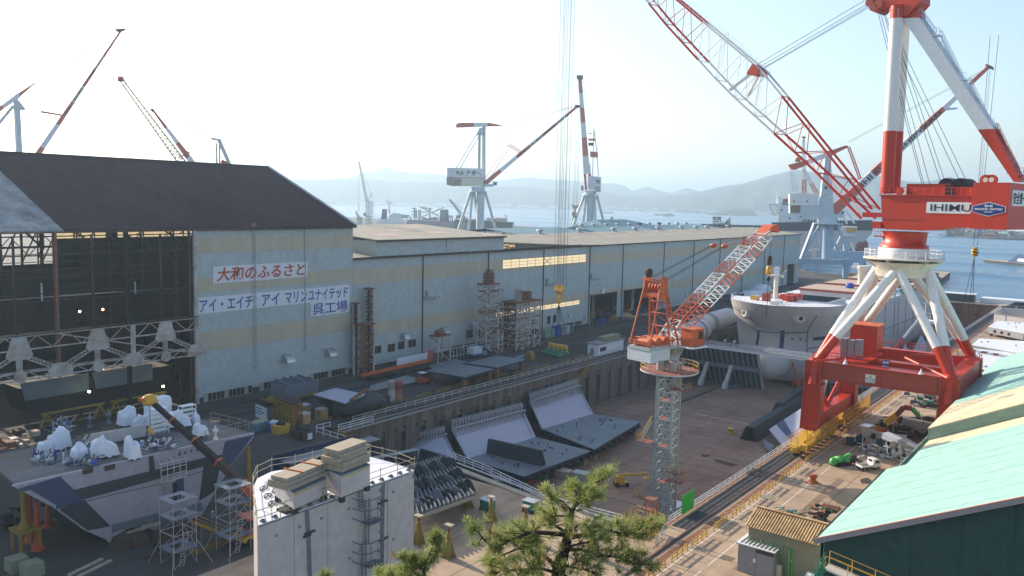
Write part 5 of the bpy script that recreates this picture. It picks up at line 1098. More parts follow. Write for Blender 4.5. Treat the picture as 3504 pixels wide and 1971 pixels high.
rods(F7,(((425,276),(722,470)),((427,280),(725,474))),.09,'wire',C7,'pendant');rods(F7,(((612,540),(628,531)),((628,531),(650,520))),.3,'redlit',C7,'spreader')
obj('a_frame',MB().bar(F7.Q(722,474),F7.Q(755,480),.9, .9,'paleblue').bar(F7.Q(748,476),F7.Q(795,585),1.5,1.5,'paleblue').bar(F7.Q(741,490),F7.Q(742,585),.5, .5,'paleteal').bar(F7.Q(751,490),F7.Q(752,585),.5, .5,'paleblue').bar(F7.Q(757,551),F7.Q(780,562),1.5,1.5,'red'),C7)
F8=facing(600,480);C8=thing('luffing_crane','red and white box boom crane beside the thin lattice boom, behind the dark roof','crane',F8.o)
bp,txt,_,_=boomseg(F8,(668,570),(524,378),((.17,'white'),(.43,'red'),(.7,'white'),(1,'red')),22,7,C8)
polyplate(F8,((512,373),(524,371),(531,380),(522,384)),'rustdark',bp,'boom_head',2);rods(F8,(((600,478),(632,515)),),.3,'white',C8,'rail');obj('bracket',MB().blob(F8.Q(636,524),(1.4,1.4,1.2),'rust',8, .3),C8)
def smallcrane(name,lab,px,D,boom,mast,ropes_,foot,cab,m='paleteal'):
 F=facing(px,D);r=thing(name,lab,'crane',F.o)
 mb=MB();lattice(mb,F.Q(*boom[0]),F.Q(*boom[1]),4.,3.4,18, .32, .2,m,w2=1.4,h2=1.4);obj('boom',mb,r)
 mb=MB();lattice(mb,F.Q(*mast[0]),V((*F.Q(*mast[1]).xy,-2)),5,5,10, .5, .3,m);obj('tower',mb,r)
 for a,b in ropes_:member('rope',F.Q(*a),F.Q(*b),.18,'wire',r)
 obj('cab',MB().box((F.q(*cab[0])[0],-3,F.q(*cab[1])[2]),(F.q(*cab[1])[0],3,F.q(*cab[0])[2]),'grey',F),r)
 p=F.Q(*foot);obj('platform',MB().lathe(p,[(7,0),(7,1.2)],m,10),r)
 return F,r
Fa,ca=smallcrane('shipyard_crane','pale lattice quay crane left of the white ship with dark funnel',1262,1150,((1256,690),(1228,552)),((1262,688),(1262,770)),(((1228,555),(1228,700)),((1230,560),(1277,680)),((1258,670),(1278,660))),(1262,742),((1243,728),(1252,738)))
rods(Fa,(((1258,688),(1272,662)),((1277,690),(1276,735)),((1268,690),(1274,690)),((1228,700),(1227,725))),.5,'paleteal',ca,'strut')
Fa,ca=smallcrane('shipyard_crane','small pale quay crane left of the taller lattice quay crane',1230,1250,((1228,745),(1217,722)),((1230,742),(1230,770)),(((1252,700),(1230,735)),),(1230,748),((1228,742),(1236,750)))
Fa,ca=smallcrane('shipyard_crane','grey lattice crane leaning left beside the white crane tower',1588,900,((1588,745),(1538,682)),((1588,745),(1590,775)),(((1538,683),(1610,735)),),(1588,752),((1582,735),(1590,745)))
F9=facing(2760,760);C9=thing('lattice_boom_crane','red and white striped lattice crane far behind the white ship superstructure','crane',F9.o)
mb=MB();lattice(mb,F9.Q(2810,690),F9.Q(2750,580),3.4,3.4,14, .3, .2,'white',w2=2.,h2=2.,cols=((.25,'white'),(.6,'orange'),(1.1,'white')));obj('boom',mb,C9)
mb=MB();lattice(mb,F9.Q(2752,670),F9.Q(2749,480),3.,3.,20, .25, .16,'white',w2=1.6,h2=1.6,cols=((.3,'orange'),(.6,'white'),(1.1,'white')));obj('mast',mb,C9)
obj('mast_head',MB().bar(F9.Q(2743,470),F9.Q(2758,470),1,1,'rust').bar(F9.Q(2751,466),F9.Q(2751,485),1,1,'redlit').blob(F9.Q(2729,546),(2.5,2.5,2),'orange',8, .3).bar(F9.Q(2730,548),F9.Q(2740,556),1.4,1.4,'orange'),C9)
rods(F9,(((2703,580),(2714,656)),((2706,580),(2722,656)),((2712,578),(2730,656)),((2752,560),(2800,590))),.12,'wire',C9,'rope')
# orange and white crane on the lattice tower in the dock
TB=V((-66.6,136.3,FZ));T_=thing('tower_crane','orange and white crane on a pale lattice tower standing in the dock','crane',TB)
az=R(15);TU=Frame(TB,V((math.sin(az),math.cos(az),0)))
zr=PY(2275,1262,TB.y).z
zt_=PY(2290,1172,TB.y).z
hw=1.55;n=17;zz0,zz1=FZ,zr+1.2;dz=(zz1-zz0)/n
tw=obj('tower',MB().box((-1.2,-1.2,zr+1.),(1.2,1.2,zt_- .6),'paleteal',TU),T_)
cs=[(-hw,-hw),(hw,-hw),(hw,hw),(-hw,hw)]
def tp(i,z):return V((TB.x+cs[i%4][0],TB.y+cs[i%4][1],z))
for k in range(n):
 z0,z1=zz0+k*dz,zz0+(k+1)*dz
 for i in range(4):
  member('chord',tp(i,z0),tp(i,z1),.36,'paleteal',tw,'post',.36)
  member('strut',tp(i,z1),tp(i+1,z1),.2,'paleteal',tw,'post',.2)
  member('brace',tp(i,z0),(tp(i,z1)+tp(i+1,z1))/2, .14,'paleteal',tw,'post',.2);member('brace',tp(i+1,z0),(tp(i,z1)+tp(i+1,z1))/2, .14,'paleteal',tw,'post',.2)
 if k in(3,7,10,12):obj('landing',MB().box((TB.x-hw,TB.y-hw,z1- .1),(TB.x+hw* .4,TB.y+hw,z1),'deckred'),T_)
obj('stay_foot',MB().bar(tp(1,zz0+6),(TB.x+4.,TB.y-2,FZ),.3, .3,'paleteal').bar(tp(0,zz0+6),(TB.x-4.,TB.y-2,FZ),.3, .3,'paleteal'),T_)
gl_=obj('gallery',MB().lathe((TB.x,TB.y,zr- .35),[(5.1,0),(5.3, .1),(5.3, .28)],'sign',26).lathe((TB.x,TB.y,zr- .06),[(5.2,0),(5.2, .04)],'deckred',26),T_)
railing('gallery_rail',[V((TB.x+5.2*math.cos(t*math.pi/12),TB.y+5.2*math.sin(t*math.pi/12),zr))for t in range(25)],1.3,'yellow',gl_,3, .04)
obj('gearbox',MB().tube((TB.x- .9,TB.y-1.6,zr+ .1),(TB.x- .9,TB.y-1.6,zr+2.2),.8,'galv',10).tube((TB.x+1.4,TB.y-1.3,zr+ .1),(TB.x+1.4,TB.y-1.3,zr+1.9),.7,'galv',10),T_)
mb=MB();mb.truss(TU.P(-2.2,-1.4,zt_- .8),TU.P(2.2,-1.4,zt_- .8),TU.P(-1.2,-1.2,zr+2.5),TU.P(1.2,-1.2,zr+2.5),4, .14,'paleteal','x');mb.truss(TU.P(-2.2,1.4,zt_- .8),TU.P(2.2,1.4,zt_- .8),TU.P(-1.2,1.2,zr+2.5),TU.P(1.2,1.2,zr+2.5),4, .14,'paleteal','x')
mb.truss(TU.P(-1.5,-2.2,zt_- .8),TU.P(-1.5,2.2,zt_- .8),TU.P(-1.2,-1.2,zr+2.5),TU.P(-1.2,1.2,zr+2.5),3, .14,'paleteal','x');obj('slew_frame',mb,T_)
dk=obj('machine_deck',MB().box((-8.3,-2.6,zt_- .5),(3.,2.6,zt_),'paleteal',TU).box((-8.2,-2.8,zt_-2.6),(-6.2,2.8,zt_- .4),'paleblue',TU).box((-7.2,-2.6,zt_-2.4),(-3.,-1.9,zt_- .4),'paleblue',TU),T_)
for a,b in(((-8.3,-2.6),(2,-2.6)),((-8.3,2.6),(2,2.6)),((-8.3,-2.6),(-8.3,2.6))):railing('deck_rail',[TU.P(a[0],a[1],zt_),TU.P(b[0],b[1],zt_)],1.1,'orange',dk,1.5, .04)
for x in(-7,-4.9,-3.):obj('winch_drum',MB().tube(TU.P(x,-1.6,zt_+ .8),TU.P(x,1.2,zt_+ .8),.75,'orange',14).box((x- .6,1.2,zt_),(x+ .6,1.9,zt_+1.5),'orange',TU),T_)
obj('cab',MB().box((-.6,-5.4,zt_+ .1),(2.6,-2.9,zt_+3.1),'orange',TU),T_);obj('cab_roof',MB().box((-.8,-5.6,zt_+3.1),(2.8,-2.7,zt_+3.22),'orange',TU),T_)
obj('cab_window',MB().box((2.6,-5.2,zt_+1.2),(2.65,-3.1,zt_+2.9),'glassdark',TU).box((1.2,-5.45,zt_+1.3),(2.4,-5.4,zt_+2.7),'glassdark',TU),T_)
obj('cab_deck',MB().box((-1.2,-6.,zt_- .25),(3.2,-2.6,zt_),'sign',TU),T_);railing('cab_rail',[TU.P(-1.2,-5.9,zt_),TU.P(3.1,-5.9,zt_)],1.1,'orange',T_,1, .035)
ah=11.6;ax_=-4.8
for s in(-1,1):
 for x0,m,r in((-8.2,'orange',.15),(-3.,'orange',.2),(-.6,'orange',.17)):
  member('a_frame_leg',TU.P(x0,s*2.4,zt_),TU.P(ax_+(.9 if x0>-5 else- .6),s*1.9,zt_+ah-1.2),r,m,T_)
 obj('head_plate',MB().prism([TU.P(ax_+a,s*1.9- .1,zt_+ah+c)for a,c in((-1.2,-3.2),(1.5,-3.4),(1.,.6),(-.3, .9))],TU.w* .25,'orange'),T_)
for k,z in enumerate((.28, .48, .66)):member('cross_bar',TU.P(ax_+2.6-z*1.5,-2.2,zt_+ah*z),TU.P(ax_+2.6-z*1.5,2.2,zt_+ah*z),.14,'orange',T_)
for z0,z1 in((.05, .28),(.28, .48),(.48, .66)):member('cross_brace',TU.P(ax_+2.8,-2.3,zt_+ah*z0),TU.P(ax_+2.2,2.2,zt_+ah*z1),.1,'orange',T_)
hb_=obj('a_frame_head',MB().box((ax_- .8,-2.2,zt_+ah-2.9),(ax_+1.,2.2,zt_+ah-2.3),'orange',TU).box((ax_- .6,-2.6,zt_+ah- .1),(ax_+ .6,2.6,zt_+ah+ .3),'orange',TU),T_)
for s in(-1.6,-.9,-.2, .5):obj('sheave',MB().tube(TU.P(ax_,s,zt_+ah-1.2),TU.P(ax_,s+ .25,zt_+ah-1.2),.9,'orange',14),hb_)
obj('rear_sheave',MB().tube(TU.P(ax_- .4, .9,zt_+ah+1.3),TU.P(ax_- .4,1.3,zt_+ah+1.3),.8,'rustdark',12),hb_)
fo=TU.P(-1.4,0,zt_+ .8)
def bu(px,py):return TU.Q(px,py,0)
tipb=bu(2618,800);nB=26;dB=tipb-fo;an=TU.w;bn=an.cross(dB.normalized());bn=bn if bn.z>0 else-bn
def bsz(t):return 1.35,(.5+1.*min(1,t*8))*(1 if t< .85 else 1-(t- .85)*3.2)
def bcn(t,i):w,h=bsz(t);return fo.lerp(tipb,t)+an*w*(-1 if i in(0,3)else 1)+bn*h*(-1 if i<2 else 1)
bo=obj('boom',MB().tube(fo-an*1.8,fo+an*1.8, .35,'orange',10),T_)
def bcol(t):return('white' if t< .13 else 'orange' if t< .36 else 'white' if t< .53 else 'orange' if t< .665 else 'white' if t< .79 else 'orange' if t< .875 else 'white')
for k in range(nB):
 t0,t1=k/nB,(k+1)/nB;m=bcol((t0+t1)/2)
 for i in range(4):
  j=(i+1)%4
  member('chord',bcn(t0,i),bcn(t1,i),.13,m,bo);member('brace',bcn(t0,i),bcn(t1,j)if k%2 else bcn(t1,j),.065,m,bo)
  if i in(0,2):member('brace',bcn(t1,i),bcn(t1,j),.06,m,bo)
q=[bu(*p)for p in((2590,812),(2628,770),(2645,768),(2652,790),(2648,795),(2630,788))]
obj('boom_head',MB().prism([p-an*1.2 for p in q],an*2.4,'orange'),bo)
for s in(-1,1):
 fl=TU.P(ax_,s*1.9,zt_+ah- .3);mid=fl.lerp(bu(2480,835)+an*s*1.2, .92)
 fan=bu(2532-30,826-8)+an*s*1.2
 for d in(0, .35, .7):member('luffing_rope',fl+V((0,0,d* .6)),fan-(fan-fl)*.18+V((0,0,d* .4)),.035,'wire',T_)
 obj('floating_sheave',MB().blob(fan-(fan-fl)*.17,(.7, .7, .45),'orange',8, .1),T_)
 member('pendant',fan-(fan-fl)*.17,fo.lerp(tipb, .97)+bn* .8+an*s*1.1, .06,'orange',T_)
hz=bu(2632,880)
member('hoist_rope',bu(2638,795),V((bu(2638,795).x,bu(2638,795).y,hz.z)),.05,'wire',T_)
hbp=V((bu(2638,795).x,bu(2638,795).y,hz.z));hh=thing('hook_block','small dark hook block with yellow band hanging from the orange tower crane','hook',hbp)
obj('block',MB().lathe(hbp-V((0,0,1.6)),[(.45,0),(.55, .5),(.55,1.4),(.3,1.9)],'rustdark',10),hh);obj('yellow_weight',MB().lathe(hbp-V((0,0,3.6)),[(.4,0),(.55, .2),(.55,1.6),(.4,1.8)],'yellow',10),hh)
obj('hook',MB().blob(hbp-V((0,0,4.3)),(.4, .3, .6),'black',8,0),hh);member('chain',hbp-V((0,0,4.6)),hbp-V((0,0,12.5)),.07,'black',hh)
for(za,zb,side)in((.14, .27,-1),(.36, .5,1),(.52, .66,-1),(.3, .37,1),(.9, .96,1)):
 z0=FZ+(zr-FZ)*za;z1=FZ+(zr-FZ)*zb;y=TB.y-hw- .8;x=TB.x+side*(hw+1.6)
 p=MB().box((TB.x+side*(hw+ .1),y- .9,z0- .12),(TB.x+side*(hw+3.2),y+1.4,z0),'deckred');o=obj('stair_landing',p,T_)
 railing('landing_rail',[(TB.x+side*(hw+ .2),y- .9,z0),(TB.x+side*(hw+3.2),y- .9,z0),(TB.x+side*(hw+3.2),y+1.4,z0)],1.2,'yellow',o,1.5, .035)
 mb=MB()
 for d in(-.3, .3):
  mb.bar((x+side* .8,y+d,z0),(x-side*1.2,y+d,z1),.06, .2,'paleteal');mb.tube((x+side* .8,y+d,z0+1),(x-side*1.2,y+d,z1+1),.035,'yellow',4,cap=False)
 for i in range(14):t=i/14;mb.box((x+side*(.8-2*t)-.1,y- .3,z0+(z1-z0)*t),(x+side*(.8-2*t)+.1,y+ .3,z0+(z1-z0)*t+ .05),'paleteal')
 obj('stair_flight',mb,o)
from mathutils.bvhtree import BVHTree
def bvh(mb):return BVHTree.FromPolygons([V(v)for v in mb.v],mb.f)
def onto(tree,px,py,off= .04):
 """the point of a built surface seen at a photo point, lifted off by off"""
 r=ray(px,py).normalized();h=tree.ray_cast(CAMP,r)
 if h[0]is None:return None
 n=h[1];n=n if n.dot(r)<0 else-n
 return h[0]+n*off
def ribbon(tree,pts,wpx,m,parent,name='paint_stripe',off= .05,n=14):
 """painted stripe following a surface: centre line and width in photo points"""
 P=[];
 for(a,b)in zip(pts[:-1],pts[1:]):
  for i in range(n+1 if b==pts[-1]else n):t=i/n;P.append((a[0]+(b[0]-a[0])*t,a[1]+(b[1]-a[1])*t))
 mb=MB();prev=None
 for i,(x,y)in enumerate(P):
  q=P[min(i+1,len(P)-1)];p=P[max(i-1,0)];dx,dy=q[0]-p[0],q[1]-p[1];L=math.hypot(dx,dy)or 1
  A=onto(tree,x-dy/L*wpx/2,y+dx/L*wpx/2,off);B2=onto(tree,x+dy/L*wpx/2,y-dx/L*wpx/2,off)
  if A and B2 and prev and(A-prev[0]).length<12:mb.quad(prev[0],A,B2,prev[1],m)
  prev=(A,B2)if A and B2 else None
 return obj(name,mb,parent)if mb.v else None
def patch(tree,pts,m,parent,name='paint_patch',off= .04,k=6):
 """painted patch, outline in photo points (four corners), laid on the surface in k x k pieces"""
 a,b,c,d=pts;mb=MB();g=[]
 for i in range(k+1):
  row=[]
  for j in range(k+1):
   s,t=i/k,j/k
   x=(a[0]*(1-s)+b[0]*s)*(1-t)+(d[0]*(1-s)+c[0]*s)*t;y=(a[1]*(1-s)+b[1]*s)*(1-t)+(d[1]*(1-s)+c[1]*s)*t
   row.append(onto(tree,x,y,off))
  g.append(row)
 for i in range(k):
  for j in range(k):
   q=[g[i][j],g[i+1][j],g[i+1][j+1],g[i][j+1]]
   if all(q)and max((q[0]-z).length for z in q)<14:mb.quad(*q,m)
 return obj(name,mb,parent)if mb.v else None
# bulk carrier hull in the dock
Sh=thing('bulk_carrier','unfinished grey bulk carrier in the dock, bow with round hawse pipes and bulb','ship',(-94,330,FZ))
CXs,HB,YE=-92.,18.4,418.
def stem(z):return np.interp(z,[-11.6,-9,-4,3,6,11,14.4],[268,266.5,266,265.5,263,257.5,254.5])
def Lz(z):return np.interp(z,[-11.6,-4,3,14.4],[28,17,15,20])
def hb(y,z):
 s=min(1,max(0,(y-stem(z))/Lz(z)));b=HB*(1-(1-s)**2.3)**.75
 if z<-9.5:b*=np.interp(z,[-11.8,-11.2,-9.5],[.86, .93,1.])
 return b
zs=[-11.8,-11.2,-9.5,-7,-4,-1,2,3.6,5.5,8,10,11.6]
ysd=[0, .02, .05, .1, .16, .24, .34, .46, .6, .8,1.,1.4]
def hullmesh(zs,ymax,m):
 mb=MB();P=[];rows=[]
 for sgn in(1,-1):
  G0=[]
  for z in zs:
   r0=[]
   for s in ysd:r0.append(stem(z)+s*Lz(z))
   r0.append(ymax);G0.append([V((CXs+sgn*hb(y,z),y,z))for y in r0])
  o=0;vs=[p for r in G0 for p in r];n=len(G0[0])
  fs=[]
  for i in range(len(zs)-1):
   for j in range(n-1):
    f=(i*n+j,i*n+j+1,(i+1)*n+j+1,(i+1)*n+j);fs.append(f if sgn>0 else f[::-1])
  mb.add(vs,fs,m,True)
 return mb
HMb=hullmesh(zs,YE,'hullgrey');HMf=hullmesh([11.6,12.6,13.6,14.4],276.,'hullgrey')
hull=obj('hull',HMb,Sh);fo_=obj('forecastle_side',HMf,Sh)
obj('hull_bottom',MB().box((CXs-HB* .85,275,-11.9),(CXs+HB* .85,YE,-11.7),'boot').box((CXs-HB,YE- .3,-11.5),(CXs+HB,YE,11.5),'hullgrey'),Sh)
ribb=MB()
for sgn in(1,-1):
 for y in range(264,416,3):
  pass
tH=bvh(HMb);tF=bvh(HMf)
bl_=MB().blob((CXs,264.5,-5.6),(4.6,10.5,5.6),'hullgrey',18,0);bulb=obj('bulb',bl_,Sh)
def deckpoly(z,y0,y1):
 ys=[stem(z)+s*Lz(z)for s in ysd if stem(z)+s*Lz(z)<y1]+[y1];ys=[y for y in ys if y>=y0]
 if y0>ys[0]:ys=[y0]+ys
 return[V((CXs+hb(y,z),y,z- .02))for y in ys]+[V((CXs-hb(y,z),y,z- .02))for y in reversed(ys)]
deck=obj('forecastle_deck',MB().poly(deckpoly(14.2,0,276),'sign').box((CXs-18,275.8,11.6),(CXs+18,276.,14.2),'hullgrey'),Sh)
mdk=obj('main_deck',MB().poly(deckpoly(11.6,270,YE),'sign'),Sh)
railing('bow_rail',[V((CXs+s*hb(y,14.4),y,14.4))for s in(-1,)for y in(276,270,264,259,255.5)]+[V((CXs+hb(y,14.4),y,14.4))for y in(256,259,264,270)],1.,'sign',deck,2, .04)
railing('deck_rail',[V((CXs+HB- .2,277,11.6)),V((CXs+HB- .2,YE,11.6))],1.1,'sign',mdk,2.4, .05)
for pts,w in((((2811,1050),(2800,1075),(2782,1100),(2768,1120),(2763,1135),(2761,1190),(2761,1330)),4),(((2866,1065),(2857,1090),(2852,1110),(2851,1145)),2.5),(((2570,1118),(2590,1132),(2640,1138),(2700,1140),(2762,1136)),4),(((2678,1130),(2676,1165),(2672,1200),(2683,1240),(2672,1290)),15),(((2596,1130),(2595,1150),(2590,1180)),9),(((2764,1193),(2840,1183),(2900,1165)),3.5),(((2782,1160),(2840,1155)),12),(((2783,1205),(2781,1225)),5)):
 t_=tH if pts[0][1]>1051 or True else tF
 ribbon(tH,pts,w,'hullpatch' if w<8 else 'navy',hull,'weld_seam')
for pts in(((2798,1079),(2812,1060),(2830,1058),(2846,1078)),((2707,1156),(2716,1156),(2716,1164),(2707,1164)),((2735,1156),(2744,1156),(2744,1165),(2735,1165)),((2754,1162),(2760,1162),(2760,1168),(2754,1168)),((2872,1073),(2895,1068),(2893,1078),(2874,1080))):patch(tH,pts,'hullpatch',hull,'primer_patch')
for px in(3030,3062,3075,3100,3125):ribbon(tH,((px,1018+(3100-px)*.28),(px-5,1150)),2.2,'hullpatch',hull,'weld_seam')
ribbon(tH,((2950,1160),(3155,1075)),2.5,'hullpatch',hull,'weld_seam')
for px,py,t_ in((2737,1090,tH),(2553,1072,tH)):
 p=onto(t_,px,py,0.)
 if p:
  r=ray(px,py).normalized();n=V((.62,-.75, .1))if px>2600 else V((-.5,-.85, .1))
  hp_=obj('hawse_pipe',MB().lathe(p-n* .6,[(1.9,0),(1.75, .7),(1.3,1.3),(.75,1.5),(.7,1.2)],'hullgrey',18,n).tube(p+n* .72,p+n* .86, .62,'black',12),Sh)
ra,rb_=onto(tF,2552,1022, .4)or V((-110,262,14)),onto(tH,2611,1118, .3)
if rb_:member('mooring_rope',ra,rb_, .05,'wire',Sh)
def hatch(px0,lab,y0,y1,closed,w=10.5):
 o=obj('hatch_coaming',MB().box((CXs-w,y0,11.6),(CXs+w,y0+ .5,13.6),'hullgrey').box((CXs-w,y1- .5,11.6),(CXs+w,y1,13.6),'hullgrey').box((CXs-w,y0+ .5,11.6),(CXs-w+ .5,y1- .5,13.6),'hullgrey').box((CXs+w- .5,y0+ .5,11.6),(CXs+w,y1- .5,13.6),'hullgrey'),Sh)
 if closed:obj('hatch_cover',MB().box((CXs-w- .6,y0- .6,13.7),(CXs+w+ .6,y1+ .6,14.5),'boot').box((CXs-w- .5,y0- .5,14.5),(CXs+w+ .5,y1+ .5,14.53),'roofpatch'),Sh)
 else:obj('hold_inside',MB().quad((CXs-w+ .5,y0+ .5,11.65),(CXs+w- .5,y0+ .5,11.65),(CXs+w- .5,y1- .5,11.65),(CXs-w+ .5,y1- .5,11.65),'navy').box((CXs-w+ .6,y1-1.,11.7),(CXs+w- .6,y1- .55,13.5),'primer'),Sh)
hatch(0,'',283,305,False);hatch(0,'',319,341,True);hatch(0,'',351,373,True);hatch(0,'',384,404,True)
def box_px(name,px,py,w,l,h,z,m,parent,lab=None):p=G(px,py,z);return obj(name,MB().box((p.x-w/2,p.y-l/2,z),(p.x+w/2,p.y+l/2,z+h),m),parent,lab)
for(px,py,r_,h_)in((2950,985,1.9,8.5),(3016,962,1.9,9)):
 p=G(px,py,13);obj('crane_pedestal',MB().lathe((p.x,p.y,11.6),[(r_,0),(r_,h_),(r_*1.3,h_+ .3),(r_*1.3,h_+2)],'cream',20),Sh)
 railing('pedestal_rail',[V((p.x+r_*2.2*math.cos(t),p.y+r_*2.2*math.sin(t),11.6+h_+ .6))for t in np.linspace(0,6.28,9)],1.3,'cream',Sh,2, .05)
p=G(2653,1022,14.2);ms=MB().lathe(p,[(.75,0),(.75,8.2)],'cream',14)
ms.box((p.x-2.2,p.y-1.2,22.),(p.x+2.2,p.y+1.2,22.25),'cream').box((p.x- .8,p.y- .6,22.2),(p.x+ .8,p.y+ .6,25),'sign').box((p.x-1.4,p.y- .3,24.2),(p.x+1.4,p.y+ .3,24.4),'sign')
for s in(-1,1):ms.tube((p.x+s*1.6,p.y,22),(p.x+s*2.9,p.y,24),.1,'cream',5).tube((p.x+s*2.9,p.y,24),(p.x+s*3.6,p.y,24),.1,'cream',5).blob((p.x+s*2.3,p.y- .6,21.8),(.5, .5, .4),'sign',8,0)
obj('foremast',ms,Sh)
for i in range(10):obj('mast_step',MB().box((p.x-1.05,p.y- .15,15+i* .7),(p.x- .75,p.y+ .15,15.1+i* .7),'cream'),Sh)
for px,py in((2684,1022),(2700,1026),(2716,1024),(2730,1020)):
 p=G(px,py+6,14.2);obj('windlass',MB().tube((p.x-1.3,p.y,15.4),(p.x+1.3,p.y,15.4),1.,'red',12).box((p.x- .4,p.y-1.1,14.2),(p.x+ .4,p.y+1.1,16.2),'red'),Sh)
box_px('deck_house',2622,1030,2.2,2.2,2.6,14.2,'redold',Sh);box_px('winch_box',2583,1026,2.6,1.6,1.4,14.2,'yellow',Sh);box_px('deck_locker',2665,1040,2,1.4,1.2,14.2,'sign',Sh);box_px('deck_locker',2650,1042,2.2,1.4,1.,14.2,'hullgrey',Sh)
rs=random.Random(3)
for i in range(60):
 y=rs.uniform(277,414);x=CXs+rs.choice([-1,1])*rs.uniform(13,19);s=rs.uniform( .4,1.4)
 obj('deck_fitting',MB().box((x,y,11.6),(x+s,y+s*rs.uniform( .5,2),11.6+s*rs.uniform( .4,1.5)),rs.choice(['sign','timber','yellowdull','hullgrey','rust','green'])),mdk)
for i in range(45):
 y=rs.uniform(374,416);x=CXs+rs.uniform(-19,19);s=rs.uniform( .6,2.2)
 obj('deck_fitting',MB().box((x,y,11.6),(x+s,y+s*rs.uniform( .5,2),11.6+s*rs.uniform( .6,1.9)),rs.choice(['sign','rustdark','earth','hullgrey','green','yellowdull'])),mdk)
for i in range(12):y=306+i*9;obj('deck_pipe',MB().tube((CXs+14,y,12.1),(CXs+14,y+8,12.1),.15,'sign',5),mdk)
obj('helmet_blue_tent',MB().blob((G(2908,985,14.6).x,G(2908,985,14.6).y,15.3),(1.7,1.7,1.3),'blue',10, .1),Sh,'blue cover on the closed hatch')
obj('scaffold_stage',MB().truss((-80,396,11.6),(-80,396,18),(-76,396,11.6),(-76,396,18),4, .1,'rustdark','x').truss((-80,401,11.6),(-80,401,18),(-76,401,11.6),(-76,401,18),4, .1,'rustdark','x').box((-80.5,395.5,17.9),(-75.5,401.5,18.1),'rustdark'),Sh)
kb=thing('keel_block','yellow keel block nearest the bow of the bulk carrier','block',(-97,262,FZ),'keel blocks under the bulk carrier')
obj('body',MB().box((-98.2,266,FZ),(-96,268,FZ+1.2),'yellow'),kb)
for i in range(22):
 c=dup(kb,(rs.choice([0,4,8,14,18,22,26])-8,4+i*5,0),'block under the bottom of the bulk carrier hull')
# middle gate across the dock with its foot bridge
def gate_piece(x0,x1,lab):
 g=thing('intermediate_gate',lab,'gate',(x0,250,FZ))
 obj('plate',MB().hexa([V(p)for p in((x0,257,FZ),(x1,257,FZ),(x1,257.6,FZ),(x0,257.6,FZ),(x0,250.6,-.6),(x1,250.6,-.6),(x1,251.2,-.6),(x0,251.2,-.6))],'primer'),g)
 n=int((x1-x0)/1.7)
 for i in range(n+1):x=x0+(x1-x0)*i/n;obj('rib',MB().bar((x,256.5,FZ+ .1),(x,250.1,-.6),.22, .9,'hullpatch' if i<n else 'hullgrey',V((1,0,0))),g)
 obj('waler',MB().box((x0,251.5,-6.9),(x1,253.2,-5.7),'hullpatch'),g)
 k=x0+4.5
 while k<x1-1:
  st_=obj('strut',MB().bar((k,251.8,-6.),(k,247.6,FZ+1.6),1.,1.1,'hullgrey',V((1,0,0))).bar((k,248.,FZ+2.3),(k,246.8,FZ+ .05),2.,1.2,'hullgrey',V((1,0,0))),g);obj('base_tie',MB().bar((k+ .2,248,FZ+ .6),(k+2,256,FZ+ .6),.7, .7,'hullpatch'),g)
  k+=8.2
 return g
gate_piece(DL+ .3,-92.3,'ribbed steel gate section with three pale struts on the left of the dock')
gate_piece(-76.,DR- .3,'ribbed steel gate section standing behind the left leg of the red crane')
br=thing('footbridge','white footbridge with railings crossing the dock in front of the ship bow','bridge',(-86,250,-.5))
obj('girder',MB().box((DL-1,249.4,-.7),(DR+1,250.3, .25),'sign'),br);obj('walk_plate',MB().box((DL-1,249.2, .25),(DR+1,250.9, .33),'galv'),br)
seg_=12
for i in range(seg_-6):
 a=DL-1+i*12.3
 for yy in(249.3,250.8):railing('bridge_rail',[(a,yy, .33),(a+11.9,yy, .33)],1.2,'sign',br,1.2, .045,(1.,.5))
for x in(-121,-103,-100):obj('lamp',MB().tube((x,249.3, .3),(x,249.3,2.4),.06,'sign',5).blob((x+ .3,249.2,2.5),(.45, .45, .3),'sign',8,0),br)
# ships and barges at the far piers
def shipbox(F,pts,m,root,name,t=18,w=0):return polyplate(F,pts,m,root,name,t,w)
Fs=facing(1340,1180);s_=thing('white_ship','white moored ship with dark funnel and red flying mark behind the raised roof','ship',Fs.o)
shipbox(Fs,((1290,752),(1398,760),(1398,812),(1290,812)),'white',s_,'hull',24)
shipbox(Fs,((1330,738),(1345,728),(1375,732),(1374,762),(1330,762)),'white',s_,'superstructure',18);shipbox(Fs,((1345,729),(1378,735),(1400,735),(1400,745),(1372,748)),'paleteal',s_,'bridge_deck',16)
fn=shipbox(Fs,((1308,716),(1325,716),(1323,750),(1305,749)),'navyink',s_,'funnel',8);shipbox(Fs,((1310,722),(1323,722),(1321,732),(1309,732)),'redold',fn,'funnel_mark',8.4)
obj('mast',MB().bar(Fs.Q(1333,732),Fs.Q(1331,692),2.4,1.2,'white',None,1.2,1).bar(Fs.Q(1322,692),Fs.Q(1341,693),2,1.2,'white').bar(Fs.Q(1326,692),Fs.Q(1325,676),.5, .5,'white').bar(Fs.Q(1338,692),Fs.Q(1338,684),.5, .5,'white'),s_)
for i in range(6):shipbox(Fs,((1293+i*9,745-i%2*3),(1299+i*9,745),(1299+i*9,756),(1293+i*9,756)),'sign',s_,'deck_house',6)
for px in(1378,1386,1394):member('post',Fs.Q(px,745),Fs.Q(px,770),.5,'grey',s_)
Fn=facing(1450,1330);s_=thing('grey_warship','blue grey warship with masts lying beyond the raised roof','ship',Fn.o)
shipbox(Fn,((1398,752),(1500,758),(1500,790),(1398,790)),'grey',s_,'hull',16);shipbox(Fn,((1444,745),(1456,744),(1460,748),(1490,742),(1496,745),(1498,762),(1444,760)),'hullpatch',s_,'superstructure',12)
